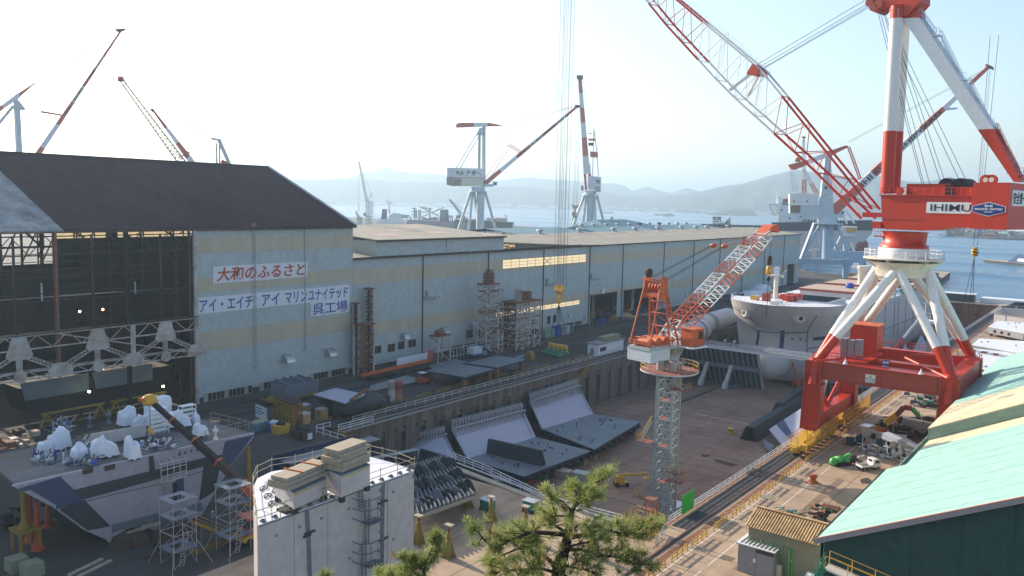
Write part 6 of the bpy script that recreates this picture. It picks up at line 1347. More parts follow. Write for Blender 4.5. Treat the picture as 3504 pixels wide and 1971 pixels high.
for px,y0,y1 in((1418,748,710),(1424,748,718),(1471,745,712),(1405,752,742)):member('mast',Fn.Q(px,y0),Fn.Q(px,y1),1.2,'hullpatch',s_);
for px,y,w in((1418,713,8),(1421,724,14),(1418,735,10),(1471,714,10),(1460,725,26)):member('yard',Fn.Q(px-w,y),Fn.Q(px+w,y+1),.7,'hullpatch',s_)
Fc=facing(1450,1120);s_=thing('cargo_ship','moored cargo ship with cream crossed derricks and brown decks','ship',Fc.o)
shipbox(Fc,((1392,756),(1440,753),(1500,762),(1640,748),(1640,810),(1392,810)),'grey',s_,'hull',26)
for a in((1395,753),(1450,757)):shipbox(Fc,(a,(a[0]+52,a[1]+2),(a[0]+48,a[1]+14),(a[0]+4,a[1]+12)),'roofpatch',s_,'hatch_cover',20);shipbox(Fc,((a[0]-1,a[1]-1.5),(a[0]+53,a[1]),(a[0]+53,a[1]+1.5),(a[0]-1,a[1]+.5)),'redold',s_,'hatch_edge',20.4)
shipbox(Fc,((1432,717),(1441,717),(1441,753),(1429,753)),'cream',s_,'crane_post',6)
for a,b in(((1440,743),(1519,709)),((1500,738),(1437,708)),((1436,708),(1470,714))):member('derrick',Fc.Q(*a),Fc.Q(*b),1.,'cream',s_)
obj('exhaust_tower',MB().truss(Fc.Q(1503,765),Fc.Q(1511,718),Fc.Q(1537,765),Fc.Q(1531,718),7, .8,'hullpatch','x').bar(Fc.Q(1520,765),Fc.Q(1520,718),8,8,'hullpatch').bar(Fc.Q(1508,722),Fc.Q(1533,722),3,2,'rust'),s_)
for px in(1500,1510,1530,1541,1548):member('post',Fc.Q(px,738+px%7),Fc.Q(px,770),.6,'rustdark',s_)
shipbox(Fc,((1536,737),(1549,737),(1549,744),(1536,744)),'paleteal',s_,'platform',8)
Fd=facing(1680,1060);s_=thing('tanker','dark hulled ship with pale and brown deck cargo, bow pointing right by the sea','ship',Fd.o)
shipbox(Fd,((1555,752),(1660,755),(1758,762),(1748,792),(1555,800)),'primer',s_,'hull',26);shipbox(Fd,((1745,762),(1758,762),(1752,780),(1745,780)),'black',s_,'bow',10)
for a,b in((1560,1610),(1665,1692),(1697,1735)):shipbox(Fd,((a,748),(b,750),(b,764),(a,763)),'hullgrey',s_,'hatch',20);shipbox(Fd,((a-2,746),(b+2,748.5),(b+2,750.5),(a-2,748)),'redold',s_,'hatch_edge',20.4)
shipbox(Fd,((1692,750),(1698,750),(1698,768),(1692,768)),'boot',s_,'bulkhead',20.8)
obj('foremast',MB().bar(Fd.Q(1731,760),Fd.Q(1731,734),.9, .9,'white').bar(Fd.Q(1726,739),Fd.Q(1736,739),1,1.4,'white'),s_);shipbox(Fd,((1561,737),(1580,735),(1580,752),(1561,752)),'hullpatch',s_,'superstructure',12)
member('mooring_line',Fd.Q(1757,765),V((*Fd.Q(1785,800).xy,-2)),.25,'wire',s_)
mb=MB();rj=random.Random(8)
Fj=facing(1500,980)
for i in range(150):
 px=rj.uniform(1240,1900);h=rj.uniform(2,12);u=Fj.q(px,780)[0];w=rj.uniform(-20,20);s=rj.uniform(1,6)
 mb.box((u,w,0),(u+s,w+s,h),rj.choice(['grey','paleteal','rustdark','hullpatch','sign']),Fj)
stuff(one('jetty_clutter',mb,'jumble of sheds, boxes and gear along the jetty behind the long shed','clutter'))
Fw=facing(2720,1000);s_=thing('white_ship','big white ship bridge and accommodation block behind the portal crane','ship',Fw.o)
shipbox(Fw,((2668,702),(2770,704),(2800,735),(2800,790),(2660,790)),'white',s_,'accommodation',26);shipbox(Fw,((2631,698),(2668,697),(2668,704),(2631,703)),'white',s_,'bridge_wing',20)
obj('wing_brace',MB().bar(Fw.Q(2634,702),Fw.Q(2648,735),2,2,'white').bar(Fw.Q(2648,735),Fw.Q(2668,728),1.5,1.5,'white'),s_)
for y in(708,716,724,735,745):shipbox(Fw,((2648,y),(2668,y),(2668,y+2.5),(2648,y+2.5)),'white',s_,'deck_edge',24)
shipbox(Fw,((2679,680),(2703,680),(2703,692),(2679,692)),'redold',s_,'funnel_base',12);shipbox(Fw,((2676,692),(2703,692),(2703,702),(2676,702)),'hullpatch',s_,'deck_house',14);shipbox(Fw,((2667,680),(2676,680),(2676,704),(2667,704)),'white',s_,'deck_house',14)
for px,py in((2675,719),(2702,747),(2740,742)):shipbox(Fw,((px-2.5,py-3),(px+2.5,py-3),(px+2.5,py+3),(px-2.5,py+3)),'dark',s_,'window',26.6)
for px,a,b in((2659,725,655),(2672,690,660),(2665,680,652)):member('mast',Fw.Q(px,a),Fw.Q(px+(8 if px==2665 else 0),b if px!=2665 else 672),.5,'redold' if px==2665 else 'white',s_)
for i in range(5):shipbox(Fw,((2722,735+i*7),(2776,737+i*7),(2776,739+i*7),(2722,737+i*7)),'sign',s_,'stair_deck',30)
Ft=facing(2600,900);t_=thing('trestle_deck','long dark trestle packed with pipes along the water right of the tan roof','pier',Ft.o)
mb=MB()
for i in range(60):px=2410+i*7.5;mb.box((Ft.q(px,770)[0],-8,-4),(Ft.q(px+2.5,770)[0],-6,Ft.q(px,768+(i%3))[2]),'primer',Ft)
mb.box((Ft.q(2400,770)[0],-9,Ft.q(2600,778)[2]),(Ft.q(2860,770)[0],9,Ft.q(2600,772)[2]),'black',Ft);obj('deck',mb,t_)
obj('pipe_rack',MB().truss(Ft.Q(2440,742),Ft.Q(2440,790),Ft.Q(2466,742),Ft.Q(2466,790),6, .5,'fasciagreen','x').truss(Ft.Q(2440,742,8),Ft.Q(2440,790,8),Ft.Q(2466,742,8),Ft.Q(2466,790,8),6, .5,'fasciagreen','x').box((Ft.q(2440,745)[0],0,Ft.q(2440,747)[2]),(Ft.q(2466,745)[0],8,Ft.q(2440,744)[2]),'rustdark',Ft),t_)
obj('pipe_rack',MB().truss(Ft.Q(2482,760),Ft.Q(2482,790),Ft.Q(2498,745),Ft.Q(2498,790),5, .6,'fasciagreen','x').box((Ft.q(2468,745)[0],0,Ft.q(2468,790)[2]),(Ft.q(2500,745)[0],6,Ft.q(2468,762)[2]),'paleteal',Ft),t_)
Fb=facing(2930,760);s_=thing('tanker','dark decked ship with bare red bulbous bow afloat right of the portal crane','ship',Fb.o)
hb2=MB();hb2.prism([Fb.Q(x,y,-13)for x,y in((2640,764),(2990,757),(2985,795),(2945,842),(2880,862),(2640,862))],Fb.w*26,'hullgrey');obj('hull',hb2,s_)
shipbox(Fb,((2640,762),(2985,754),(2986,788),(2640,790)),'primer',s_,'sheer_strake',26.6)
obj('bulb',MB().tube(Fb.Q(2880,842,-3),Fb.Q(2945,838,-8),6,'boot',16).blob(Fb.Q(2945,838,-8),(6.2,6.2,6),'boot',14,0),s_)
for i in range(24):shipbox(Fb,((2745+i*10,752),(2747+i*10,752),(2747+i*10,758),(2745+i*10,758)),'primer',s_,'rail_post',24)
for px,py,D,w,lab,m in((2080,719,4200,40,'small tanker on the water right of the centre crane boom','redold'),(2260,725,3800,44,'low dark freighter on the sea left of the wooded island','primer'),(2290,730,3600,38,'dark ferry with long hull close left of the wooded island','hullpatch'),(2500,734,4000,10,'tiny white boat below the wooded island','white')):
 F=facing(px,D);s_=thing('freighter',lab,'ship',F.o);a=w/2;yb=690.5+(px-CXP)*.0213+48/D*FPX
 shipbox(F,((px-a,yb-4),(px+a,yb-4),(px+a-3,yb),(px-a+3,yb)),m,s_,'hull',12);shipbox(F,((px-a+4,yb-9),(px-a+(9 if px<2270 else w* .8),yb-9),(px-a+(9 if px<2270 else w* .85),yb-4),(px-a+4,yb-4)),'sign' if px!=2290 else 'hullpatch',s_,'superstructure',8)
 member('mast',F.Q(px-a+7,yb-9),F.Q(px-a+7,yb-14),.5,'sign',s_)
FR=facing(3350,1850)
for px,w,h,m,nm,lab in((3260,26,12,'craneblue','quay_crane','blue quay crane'),(3294,12,22,'craneblue','quay_crane','x')):pass
def farshed(px0,px1,ytop,m,D,lab,cat='building',nm='far_shed',roof='roofgreen'):
 F=facing((px0+px1)/2,D);o=thing(nm,lab,cat,F.o);u0,_,z1=F.q(px0,ytop);u1=F.q(px1,ytop)[0]
 obj('wall',MB().box((u0,0,-1),(u1,30,z1* .7),m,F),o);obj('roof',MB().prism([F.P(u0-1,-1,z1* .7),F.P(u1+1,-1,z1* .7),F.P(u1+1,14,z1),F.P(u0-1,14,z1)],(0,0, .6),roof),o)
farshed(3300,3375,790,'sign',1900,'yellowish heap shed on the far right shore below the red house',roof='timber');farshed(3410,3445,795,'green',1850,'green walled shed on the far right shore');farshed(3448,3520,786,'sign',1950,'large white shed at the right end of the far shore',roof='sign');farshed(3370,3400,800,'rustdark',1780,'low brown shed on the far right shore',roof='rust')
for px,t in((3258,785),(3292,780),(3345,782),(3365,784)):
 F=facing(px,1900);o=thing('quay_gantry',{3258:'leftmost blue gantry on the far right shore',3292:'second blue gantry on the far right shore',3345:'third blue gantry from the left on the far right shore',3365:'rightmost blue gantry on the far right shore'}[px],'crane',F.o)
 obj('frame',MB().bar(F.Q(px-6,t),F.P(F.q(px-6,t)[0],0,-1),3,3,'blueink').bar(F.Q(px+6,t),F.P(F.q(px+6,t)[0],0,-1),3,3,'blueink').bar(F.Q(px-14,t),F.Q(px+14,t),4,4,'blueink'),o)
F=facing(3225,1750);s_=thing('cargo_ship','cream and red ship moored at the left tip of the far right shore','ship',F.o)
shipbox(F,((3211,797),(3240,797),(3240,806),(3214,805)),'sign',s_,'hull',14);shipbox(F,((3213,788),(3236,788),(3238,797),(3213,797)),'sign',s_,'superstructure',10);shipbox(F,((3211,803),(3220,803),(3220,806),(3213,806)),'boot',s_,'boot_topping',14.2)
mb=MB()
for i in range(80):
 px=rj.uniform(3230,3520);F=facing(px,rj.uniform(1720,2000));s=rj.uniform(3,12);mb.box((0,0,-1),(s,s,rj.uniform(2,9)),rj.choice(['rust','timber','earth','forest','grey','yellowdull','sign']),F)
stuff(one('shore_clutter',mb,'jumble of heaps, huts and trees on the far right shore','clutter'))
def barge(px0,py0,px1,py1,wid,h,lab):
 a=G(px0,py0,-3);b=G(px1,py1,-3);d=(b-a).normalized();n=V((-d.y,d.x,0));o=thing('barge',lab,'barge',a)
 obj('hull',MB().hexa([a-d*2+V((0,0,0)),b,b+n*wid,a+n*wid-d*2]+[p+V((0,0,h))for p in(a-d*3,b,b+n*wid,a+n*wid-d*3)],'primer'),o)
 obj('deck',MB().hexa([p+V((0,0,h))for p in(a-d*2.6,b,b+n*wid,a+n*wid-d*2.6)]+[p+V((0,0,h+ .15))for p in(a-d*2.6,b,b+n*wid,a+n*wid-d*2.6)],'timber'),o)
 L=(b-a).length
 for i in range(int(L/4)):obj('tyre_fender',MB().tube(a+d*(2+i*4)-n* .1+V((0,0,h* .7)),a+d*(2+i*4)-n* .5+V((0,0,h* .7)),.7,'rubber',10),o)
 return o,a,d,n
o,a,d,n=barge(3372,898,3560,918,14,2.4,'long flat barge with blue cradle and white block at the right edge')
obj('cradle',MB().hexa([a+d*28+V((0,0,2.6)),a+d*60+V((0,0,2.6)),a+d*60+n*1+V((0,0,2.6)),a+d*28+n*1+V((0,0,2.6)),a+d*28+n*11+V((0,0,10)),a+d*60+n*11+V((0,0,10)),a+d*60+n*12+V((0,0,10)),a+d*28+n*12+V((0,0,10))],'navy'),o)
obj('cradle_end',MB().prism([a+d*28+V((0,0,2.6)),a+d*28+n*12+V((0,0,2.6)),a+d*28+n*12+V((0,0,10))],d* .4,'navy'),o)
w_=thing('hull_piece','white curved steel piece with red end lying on the long flat barge','block',a+d*44+n*4+V((0,0,2.7)));obj('body',MB().tube(a+d*38+n*4+V((0,0,4.4)),a+d*58+n*4+V((0,0,4.4)),2.2,'white',12),w_)
o,a,d,n=barge(3205,985,3250,948,16,3.5,'dark barge piled with scrap behind the bulk carrier stern')
obj('raised_bow',MB().prism([a+V((0,0,3.6)),a+d*9+V((0,0,3.6)),a+d*9+V((0,0,9)),a+d*2+V((0,0,7))],n*10,'primer'),o)
for i in range(26):p=a+d*rs.uniform(4,30)+n*rs.uniform(1,14)+V((0,0,3.7));s=rs.uniform( .6,2);obj('scrap',MB().blob(p+V((0,0,s* .4)),(s,s,s* .7),rs.choice(['rust','timber','sign','rustdark']),6, .4,i),o)
rg_=random.Random(21)
# railings and yellow barriers
def barrier(x,y,L,label,m='yellow',h= .95,ang=0.,n=3):
 t=thing('barrier',label,'barrier',(x,y,0),'yellow pipe barriers beside the crane track' if x>-60 else 'yellow pipe barriers along the left quay')
 d=V((math.sin(ang),math.cos(ang),0))
 for k in(1.,.55):member('rail',V((x,y,h*k)),V((x,y,h*k))+d*L, .08,m,t)
 for i in range(n+1):p=V((x,y,0))+d*L*i/n;member('post',p,p+V((0,0,h)),.085,m,t);member('foot',p-V((.25,0,0)),p+V((.25,0, .04)),.08,m,t,'post')
 return t
ys_=[67.,73.6,80.3,86.6,93.,99.,105.9,112.4,119.,125.8,132.4,138.8]
ordn=['nearest','second','third','fourth','fifth','sixth','seventh','eighth','ninth','tenth','eleventh','twelfth']
for i,y in enumerate(ys_):barrier(-44.,y,4.5,'yellow pipe barrier on the sunlit yard, %s from the bottom of the picture'%ordn[i])
for i in range(16):barrier(-44.,145.5+i*9.5,6.6,'yellow barrier beyond the red crane bogies, %s of the row going away'%['first','second','third','fourth','fifth','sixth','seventh','eighth','ninth','tenth','eleventh','twelfth','thirteenth','fourteenth','fifteenth','last'][i])
for i,(a,b)in enumerate((((875,1470),(925,1455)),((1070,1453),(1132,1440)),((1160,1432),(1225,1414)),((1268,1407),(1323,1392)),((1347,1383),(1400,1371)),((1424,1367),(1474,1353)),((1494,1348),(1540,1336)),((1560,1329),(1606,1317)),((1629,1311),(1670,1300)),((1694,1296),(1735,1287)),((1755,1288),(1790,1276)),((1803,1269),(1840,1262)),((1855,1262),(1888,1251)),((1920,1246),(1953,1236)),((1967,1232),(1998,1224)),((2012,1220),(2040,1212)),((2055,1208),(2082,1201)))):
 A1=G(*a);B1=G(*b);d=B1-A1
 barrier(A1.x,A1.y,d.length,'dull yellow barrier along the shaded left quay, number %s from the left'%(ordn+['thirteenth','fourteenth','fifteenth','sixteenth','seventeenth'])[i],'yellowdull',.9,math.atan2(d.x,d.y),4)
wr=railing('dock_railing',[(-49.95,104,0),(-49.95,450,0)],1.15,'white',None,2.2, .065,(1.,.66, .33),'long white railing between the dock and the crane track on the right','railing')
wl_=railing('dock_railing',[(DL- .4,110.5, .35),(DL- .4,246, .35)],1.1,'cream',None,3.,.05,(1.,.5),'long pale railing along the top of the shaded left dock wall','railing')
railing('dock_railing',[(DL- .4,254, .35),(DL- .4,440, .35)],1.1,'grey',None,4.,.05,(1.,.5),'far dull railing on the left dock wall beyond the footbridge','railing')
a,b=G(1158,1480),G(1277,1448);railing('quay_railing',[a,b],1.5,'white',None,2.6, .07,(1.,.66, .33),'bright white railing at the near left corner of the dock','railing')
a,b,c=G(1082,1480),G(1130,1468),G(1136,1492);railing('quay_railing',[a,b],1.4,'white',None,2.,.06,(1.,.5),'short white railing above the yellow stairs at the dock corner','railing')
a,b=G(1082,1484),G(1180,1515);railing('quay_railing',[a,b],1.3,'white',None,2.,.06,(1.,.4),'white railing slanting down beside the dark crates','railing')
hr=railing('head_railing',[G(1530,1566),G(1650,1612),G(1890,1728),G(2130,1793)],1.25,'sign',None,2.6, .06,(1.,.66, .33),'white railing across the near end of the dock behind the pine','railing')
mb=MB();A1,B1=G(1560,1592),G(2080,1790);mb.bar(A1+V((0,-1.2, .1)),B1+V((0,-1.2, .1)),1.2, .24,'timber').tube(A1+V((0, .3, .35)),B1+V((0, .3, .35)),.16,'galv',6);one('head_kerb',mb,'timber kerb and pipe lying under the white railing at the dock head','kerb')
def stairs(name,label,top,bot,w,m='yellowdull'):
 t=thing(name,label,'stairs',bot);d=V(bot)-V(top);s=V((d.y,-d.x,0)).normalized()*w/2 if abs(d.x)+abs(d.y)>.1 else V((w/2,0,0))
 for k in(-1,1):obj('stringer',MB().bar(V(top)+s*k,V(bot)+s*k, .12, .4,m),t);obj('handrail',MB().tube(V(top)+s*k+V((0,0,1.1)),V(bot)+s*k+V((0,0,1.1)),.05,m,5).tube(V(top)+s*k+V((0,0, .6)),V(bot)+s*k+V((0,0, .6)),.04,m,5),t)
 n=max(6,int(d.length/ .45))
 for i in range(n):p=V(top)+d*((i+ .5)/n);obj('step',MB().bar(p-s,p+s, .26, .05,m),t)
 return t
stairs('dock_stairs','yellow stairs going down into the dock at its near left corner',(DL+1.,105, .2),(DL+1.,116,FZ+4),1.6)
stairs('dock_stairs','long yellow stairs on the dock wall below the small white office',(DL+1.,197, .2),(DL+1.,178.5,FZ),1.8)
# green panel, tower foot platform
gp=thing('green_board','bright green panel hung on the white railing near the tower crane','panel',(-49.8,113,0));a,b=G(2340,1772),G(2383,1745)
for i in range(4):y0=a.y+(b.y-a.y)*i/4;obj('sheet',MB().box((-49.83,y0+ .02, .3),(-49.78,y0+(b.y-a.y)/4- .02,3.1),'greenbright'),gp)
pl=thing('platform','yellow railed platform at the foot of the tower crane beside the pine','platform',(-58,101,0))
A_p=[G(2115,1800),G(2178,1765),G(2272,1800),G(2210,1838)]
obj('deck',MB().prism([p+V((0,0, .02))for p in A_p],(0,0, .3),'rust'),pl);railing('platform_rail',[A_p[0]+V((0,0, .3)),A_p[1]+V((0,0, .3)),A_p[2]+V((0,0, .3))],1.3,'yellow',pl,1.6, .05)
fa=G(2225,1822);mb=MB()
for dx,dy in((-.8,-.8),(.8,-.8),(.8, .8),(-.8, .8)):mb.bar(fa+V((dx,dy,0)),fa+V((dx* .55,dy* .5,4.9)),.12, .12,'orange')
for z in(1.6,3.2,4.8):mb.box((fa.x- .75,fa.y- .7,z),(fa.x+ .75,fa.y+ .7,z+ .08),'rust')
obj('orange_frame',mb,pl)
sp=G(2243,1870);obj('lattice_post',MB().tube(sp,sp+V((0,0,3.)),.08,'yellow',5).tube(sp+V((.3,0,0)),sp+V((.3,0,3.)),.08,'yellow',5),pl)
pit=thing('pit_rail','yellow barrier around the dark red pit below the platform','barrier',G(2200,1870));q=[G(2135,1842),G(2203,1858),G(2240,1835),G(2170,1822)]
for a,b in zip([G(2140,1845),G(2202,1866)],[G(2202,1866),G(2238,1838)]):
 for k in( .6,1.2):member('rail',a+V((0,0,k)),b+V((0,0,k)),.045,'yellow',pit)
 for i in range(3):p=a.lerp(b,i/2);member('post',p,p+V((0,0,1.2)),.05,'yellow',pit)
obj('pit_cover',MB().prism([G(2165,1838),G(2205,1848),G(2232,1832),G(2195,1822)],(0,0, .35),'rustdark'),pit)
wf=railing('gate_rail',[G(2246,1862),G(2262,1846),G(2272,1828)],1.3,'white',None,1.,.05,(1.,.66, .33),'little white railing beside the yellow post at the platform','railing')
cone=one('traffic_cone',MB().lathe(G(2307,1716,FZ),[(.45,0),(.45, .06),(.26, .06),(.06,1.25)],'redold',10),'red cone on the dock floor beside the tower crane','cone')
p=G(2782,1652);one('bollard',MB().lathe(p,[(.85,0),(.85, .25),(.5, .35),(.42, .9),(.75,1.05),(.7,1.3),(.2,1.4)],'orange',14),'rusty orange mooring bollard alone on the sunlit yard','bollard')
p=G(2838,1736);pa=thing('pallet','rusty slatted pallet lying on the yard left of the green roof','pallet',p)
for i in range(6):obj('slat',MB().box((p.x-1.1+i* .42,p.y- .9, .12),(p.x- .85+i* .42,p.y+ .9, .2),'rust'),pa)
for s in(-.7, .7):obj('bearer',MB().box((p.x-1.1,p.y+s- .08,0),(p.x+1.3,p.y+s+ .08, .12),'rust'),pa)
def heap(label,px,py,n,r,ms,z=0,cat='scrap',k= .5,nm='scrap_heap'):
 p=G(px,py,z);t=thing(nm,label,cat,p)
 for i in range(n):
  q=p+V((rg_.gauss(0,r* .4),rg_.gauss(0,r* .4),rg_.uniform( .05,k*r)));s=rg_.uniform( .15, .5)*r* .6;a=rg_.uniform(0,6.3);m=rg_.choice(ms)
  if rg_.random()<.5:obj('piece',MB().bar(q,q+V((math.cos(a)*s*3,math.sin(a)*s*3,rg_.uniform(-.2, .5)*s)),.12, .1,m),t)
  else:obj('piece',MB().box((q.x,q.y,q.z-s* .3),(q.x+s,q.y+s* .8,q.z+s* .3),m),t)
 return t
heap('tangle of brown and grey scrap behind the ochre roofed hut',2690,1760,26,2.2,['rust','timber','green','galv'],k= .3)
heap('pile of green and rust coloured frames against the green shed',2800,1778,34,2.6,['green','rust','orange','dark','rustdark'],k= .7)
# ochre roofed hut, cabinets, stairs at the lower right
hx0,hx1,hy0,hy1,hz=-39.2,-25.6,91.8,99.6,5.4
def rp(px,py,z):return G(px,py,z)
c1,c2,c3=rp(2553,1802,hz),rp(2797,1868,hz),rp(2588,1752,hz)
e1=(c2-c1);e1.z=0;e1=e1.normalized();e2=V((-e1.y,e1.x,0));L=15.;D=7.2
ht_=thing('hut','long hut with ochre corrugated roof and pale green walls beside the yard','hut',c1-V((0,0,hz)))
def hp3(u,w,z):q=c1+e1*u+e2*w;return V((q.x,q.y,z))
for a,b,nm in((.25,L- .25,'front_wall'),):obj(nm,MB().hexa([hp3( .25, .3,0),hp3(L, .3,0),hp3(L, .5,0),hp3( .25, .5,0),hp3( .25, .3,hz),hp3(L, .3,hz),hp3(L, .5,hz),hp3( .25, .5,hz)],'hutwall'),ht_)
obj('end_wall',MB().hexa([hp3( .25, .5,0),hp3( .45, .5,0),hp3( .45,D- .3,0),hp3( .25,D- .3,0),hp3( .25, .5,hz),hp3( .45, .5,hz),hp3( .45,D- .3,hz),hp3( .25,D- .3,hz)],'hutwall').prism([hp3( .26, .4,hz),hp3( .26,D- .3,hz),hp3( .26,D/2,hz+1.35)],e1* .15,'hutwall'),ht_)
obj('back_wall',MB().hexa([hp3( .25,D- .5,0),hp3(L,D- .5,0),hp3(L,D- .3,0),hp3( .25,D- .3,0),hp3( .25,D- .5,hz),hp3(L,D- .5,hz),hp3(L,D- .3,hz),hp3( .25,D- .3,hz)],'hutwall'),ht_)
rfh=obj('ridge_cap',MB().bar(hp3(-.1,D/2,hz+1.62),hp3(L,D/2,hz+1.62),.5, .08,'roofhut'),ht_)
nc=44
for s in(0,1):
 for i in range(nc):
  u0=-.15+(L+ .15)*i/nc;u1=-.15+(L+ .15)*(i+1)/nc;um=(u0+u1)/2;w0=-.2 if s==0 else D+ .2
  q=[hp3(u0,w0,hz+ .12),hp3(um,w0,hz+ .24),hp3(u1,w0,hz+ .12),hp3(u1,D/2,hz+1.5),hp3(um,D/2,hz+1.62),hp3(u0,D/2,hz+1.5)]
  obj('roof_sheet',MB().add(q+[v-V((0,0, .05))for v in q],[(0,1,4,5),(1,2,3,4),(6,11,10,7),(7,10,9,8),(0,6,7,1),(1,7,8,2)],'roofhut'),ht_)
obj('window',MB().hexa([hp3(a, .24,z)for z in(1.,2.4)for a in()]or[hp3(9.5, .22,1.2),hp3(10.6, .22,1.2),hp3(10.6, .3,1.2),hp3(9.5, .3,1.2),hp3(9.5, .22,2.6),hp3(10.6, .22,2.6),hp3(10.6, .3,2.6),hp3(9.5, .3,2.6)],'dark'),ht_)
def obox(t,nm,px,py,z,w,d,h,m,lab=None):
 p=G(px,py,z);return obj(nm,MB().hexa([p+e1*a+e2*b+V((0,0,c))for c in(0,h)for a,b in((0,0),(w,0),(w,d),(0,d))],m),t,lab)
cbn=thing('cabinet','tall grey double door cabinet with white slatted top beside the hut','cabinet',G(2524,1950))
p=G(2522,1952);h_=3.6;w_=4.6
obj('body',MB().hexa([p+e1*a+e2*b+V((0,0,c))for c in(0,h_)for a,b in((0,0),(w_,0),(w_,3.),(0,3.))],'grey'),cbn)
obj('top',MB().hexa([p+e1*a+e2*b+V((0,0,c))for c in(h_,h_+ .12)for a,b in((-.2,-.3),(w_+ .1,-.3),(w_+ .1,3.1),(-.2,3.1))],'sign'),cbn)
for i in range(9):obj('slat',MB().bar(p+e1*(.3+i* .5)+V((0,0,h_+ .16)),p+e1*(.3+i* .5)+e2*2.8+V((0,0,h_+ .16)),.08, .08,'yellowdull'),cbn)
for a in( .1,2.35):obj('door',MB().hexa([p+e1*(a+x)-e2*(.06-y)+V((0,0,c))for c in( .15,3.)for x,y in((0,0),(2.15,0),(2.15, .05),(0, .05))],'grey'),cbn)
obj('vent_panel',MB().hexa([p+e1*(2.3+x)-e2*(.09-y)+V((0,0,c))for c in(3.,3.5)for x,y in((0,0),(2.2,0),(2.2, .05),(0, .05))],'rustdark'),cbn)
obj('lock_plate',MB().hexa([p+e1*(2.+x)-e2*(.12-y)+V((0,0,c))for c in(1.7,2.2)for x,y in((0,0),(.35,0),(.35, .05),(0, .05))],'sign'),cbn)
p2=G(2612,1968);cb2=thing('cabinet','small cream locker standing right of the grey cabinet','cabinet',p2);obj('body',MB().hexa([p2+e1*a+e2*b+V((0,0,c))for c in(-.2,2.)for a,b in((0,0),(2.3,0),(2.3,1.6),(0,1.6))],'hutwall'),cb2);obj('door',MB().hexa([p2+e1*(.1+x)-e2* .06+e2*y+V((0,0,c))for c in(0,1.8)for x,y in((0,0),(1.,0),(1.,.05),(0, .05))],'cream'),cb2);obj('door',MB().hexa([p2+e1*(1.15+x)-e2* .06+e2*y+V((0,0,c))for c in(0,1.8)for x,y in((0,0),(1.,0),(1.,.05),(0, .05))],'cream'),cb2)
fr=thing('rack','green pipe rack fixed on the hut wall above the cabinet','rack',hp3(1,0,3))
for z in(3.4,4.2):
 member('rail',hp3( .6,-.9,z),hp3(4.8,-.9,z),.05,'green',fr);
for u in( .6,2.,3.4,4.8):member('bracket',hp3(u, .3,4.3),hp3(u,-.9,3.3),.05,'green',fr)
ga=thing('gangway','cream gangway with thin yellow railings in front of the dark green gable','gangway',(gx,gy-2,2))
g0=PP(2830,1935,V((0,gy-2.2,0)),V((0,1,0)));zg=g0.z
obj('deck',MB().hexa([V(q)for q in((g0.x,gy-3.,zg- .2),(g0.x+18,gy-3.,zg-3.2),(g0.x+18,gy-1.4,zg-3.2),(g0.x,gy-1.4,zg- .2),(g0.x,gy-3.,zg),(g0.x+18,gy-3.,zg-3.),(g0.x+18,gy-1.4,zg-3.),(g0.x,gy-1.4,zg))],'cream'),ga)
for yy in(gy-3.,gy-1.4):railing('gangway_rail',[(g0.x,yy,zg),(g0.x+9,yy,zg-1.5),(g0.x+18,yy,zg-3.)],1.3,'yellow',ga,2.4, .04)
st=stairs('yard_stairs','green stair with pale handrail at the corner of the green gable',(g0.x- .2,gy-2.2,zg),(g0.x-3.8,gy-3.2,0),1.6,'green')
gf=thing('post_frame','bright green post frame sticking up at the bottom edge beside the stair','frame',G(2700,1971))
for px in(2696,2706):p=G(px,1990);member('post',p,V((p.x,p.y,4.1)),.09,'limegreen',gf)
obj('tie',MB().bar(V((*G(2696,1990).xy,2.6)),V((*G(2706,1990).xy,2.6)),.08, .2,'limegreen'),gf)
wt=G(2760,1990,1);one('storage_tank',MB().tube(wt,wt+e1*6,1.2,'sign',14),'white rounded tank end at the bottom edge beside the green stair','tank')
# white pickup and green machine
tk=thing('pickup_truck','small white flatbed truck parked at the edge of the green roof','truck',G(2985,1622));p=G(2950,1614);d=(G(3030,1606)-p);d.z=0;d=d.normalized();n=V((-d.y,d.x,0))
def tb(nm,a0,a1,b0,b1,z0,z1,m,**k):return obj(nm,MB().hexa([p+d*a+n*b+V((0,0,z))for z in(z0,z1)for a,b in((a0,b0),(a1,b0),(a1,b1),(a0,b1))],m),tk)
tb('chassis',0,3.9, .1,1.5, .35, .6,'rubber');tb('bed_floor',0,2.3,0,1.6, .6, .68,'grey')
for b0,b1 in((0, .06),(1.54,1.6)):tb('bed_side',0,2.3,b0,b1, .68,1.,'white')
tb('tailgate',-.05,0,0,1.6, .66,1.,'white');tb('bed_front',2.25,2.32,0,1.6, .68,1.35,'white')
cabt=obj('cab',MB().prism([p+d*a+n* .03+V((0,0,z))for a,z in((2.35, .5),(4.,.5),(4.,1.05),(3.65,1.8),(3.4,1.95),(2.35,1.95))],n*1.54,'white'),tk)
obj('side_window',MB().prism([p+d*a+n*0.+V((0,0,z))for a,z in((2.75,1.2),(3.75,1.2),(3.5,1.75),(2.75,1.75))],n* .04,'glassdark'),cabt);obj('rear_window',MB().hexa([p+d*(2.31+a)+n*b+V((0,0,z))for z in(1.45,1.8)for a,b in((0, .35),(.04, .35),(.04,1.25),(0,1.25))],'glassdark'),cabt)
for a in( .6,3.3):
 for b in( .05,1.4):w_o=obj('wheel',MB().tube(p+d*a+n*(b- .02)+V((0,0, .32)),p+d*a+n*(b+ .18)+V((0,0, .32)),.32,'rubber',14),tk);obj('rim',MB().tube(p+d*a+n*(b- .03)+V((0,0, .32)),p+d*a+n*(b+ .19)+V((0,0, .32)),.17,'galv',10),w_o)
gm=thing('green_machine','lime green folded machine with grey pump parked left of the white truck','machine',G(2880,1598));q0=G(2850,1594)
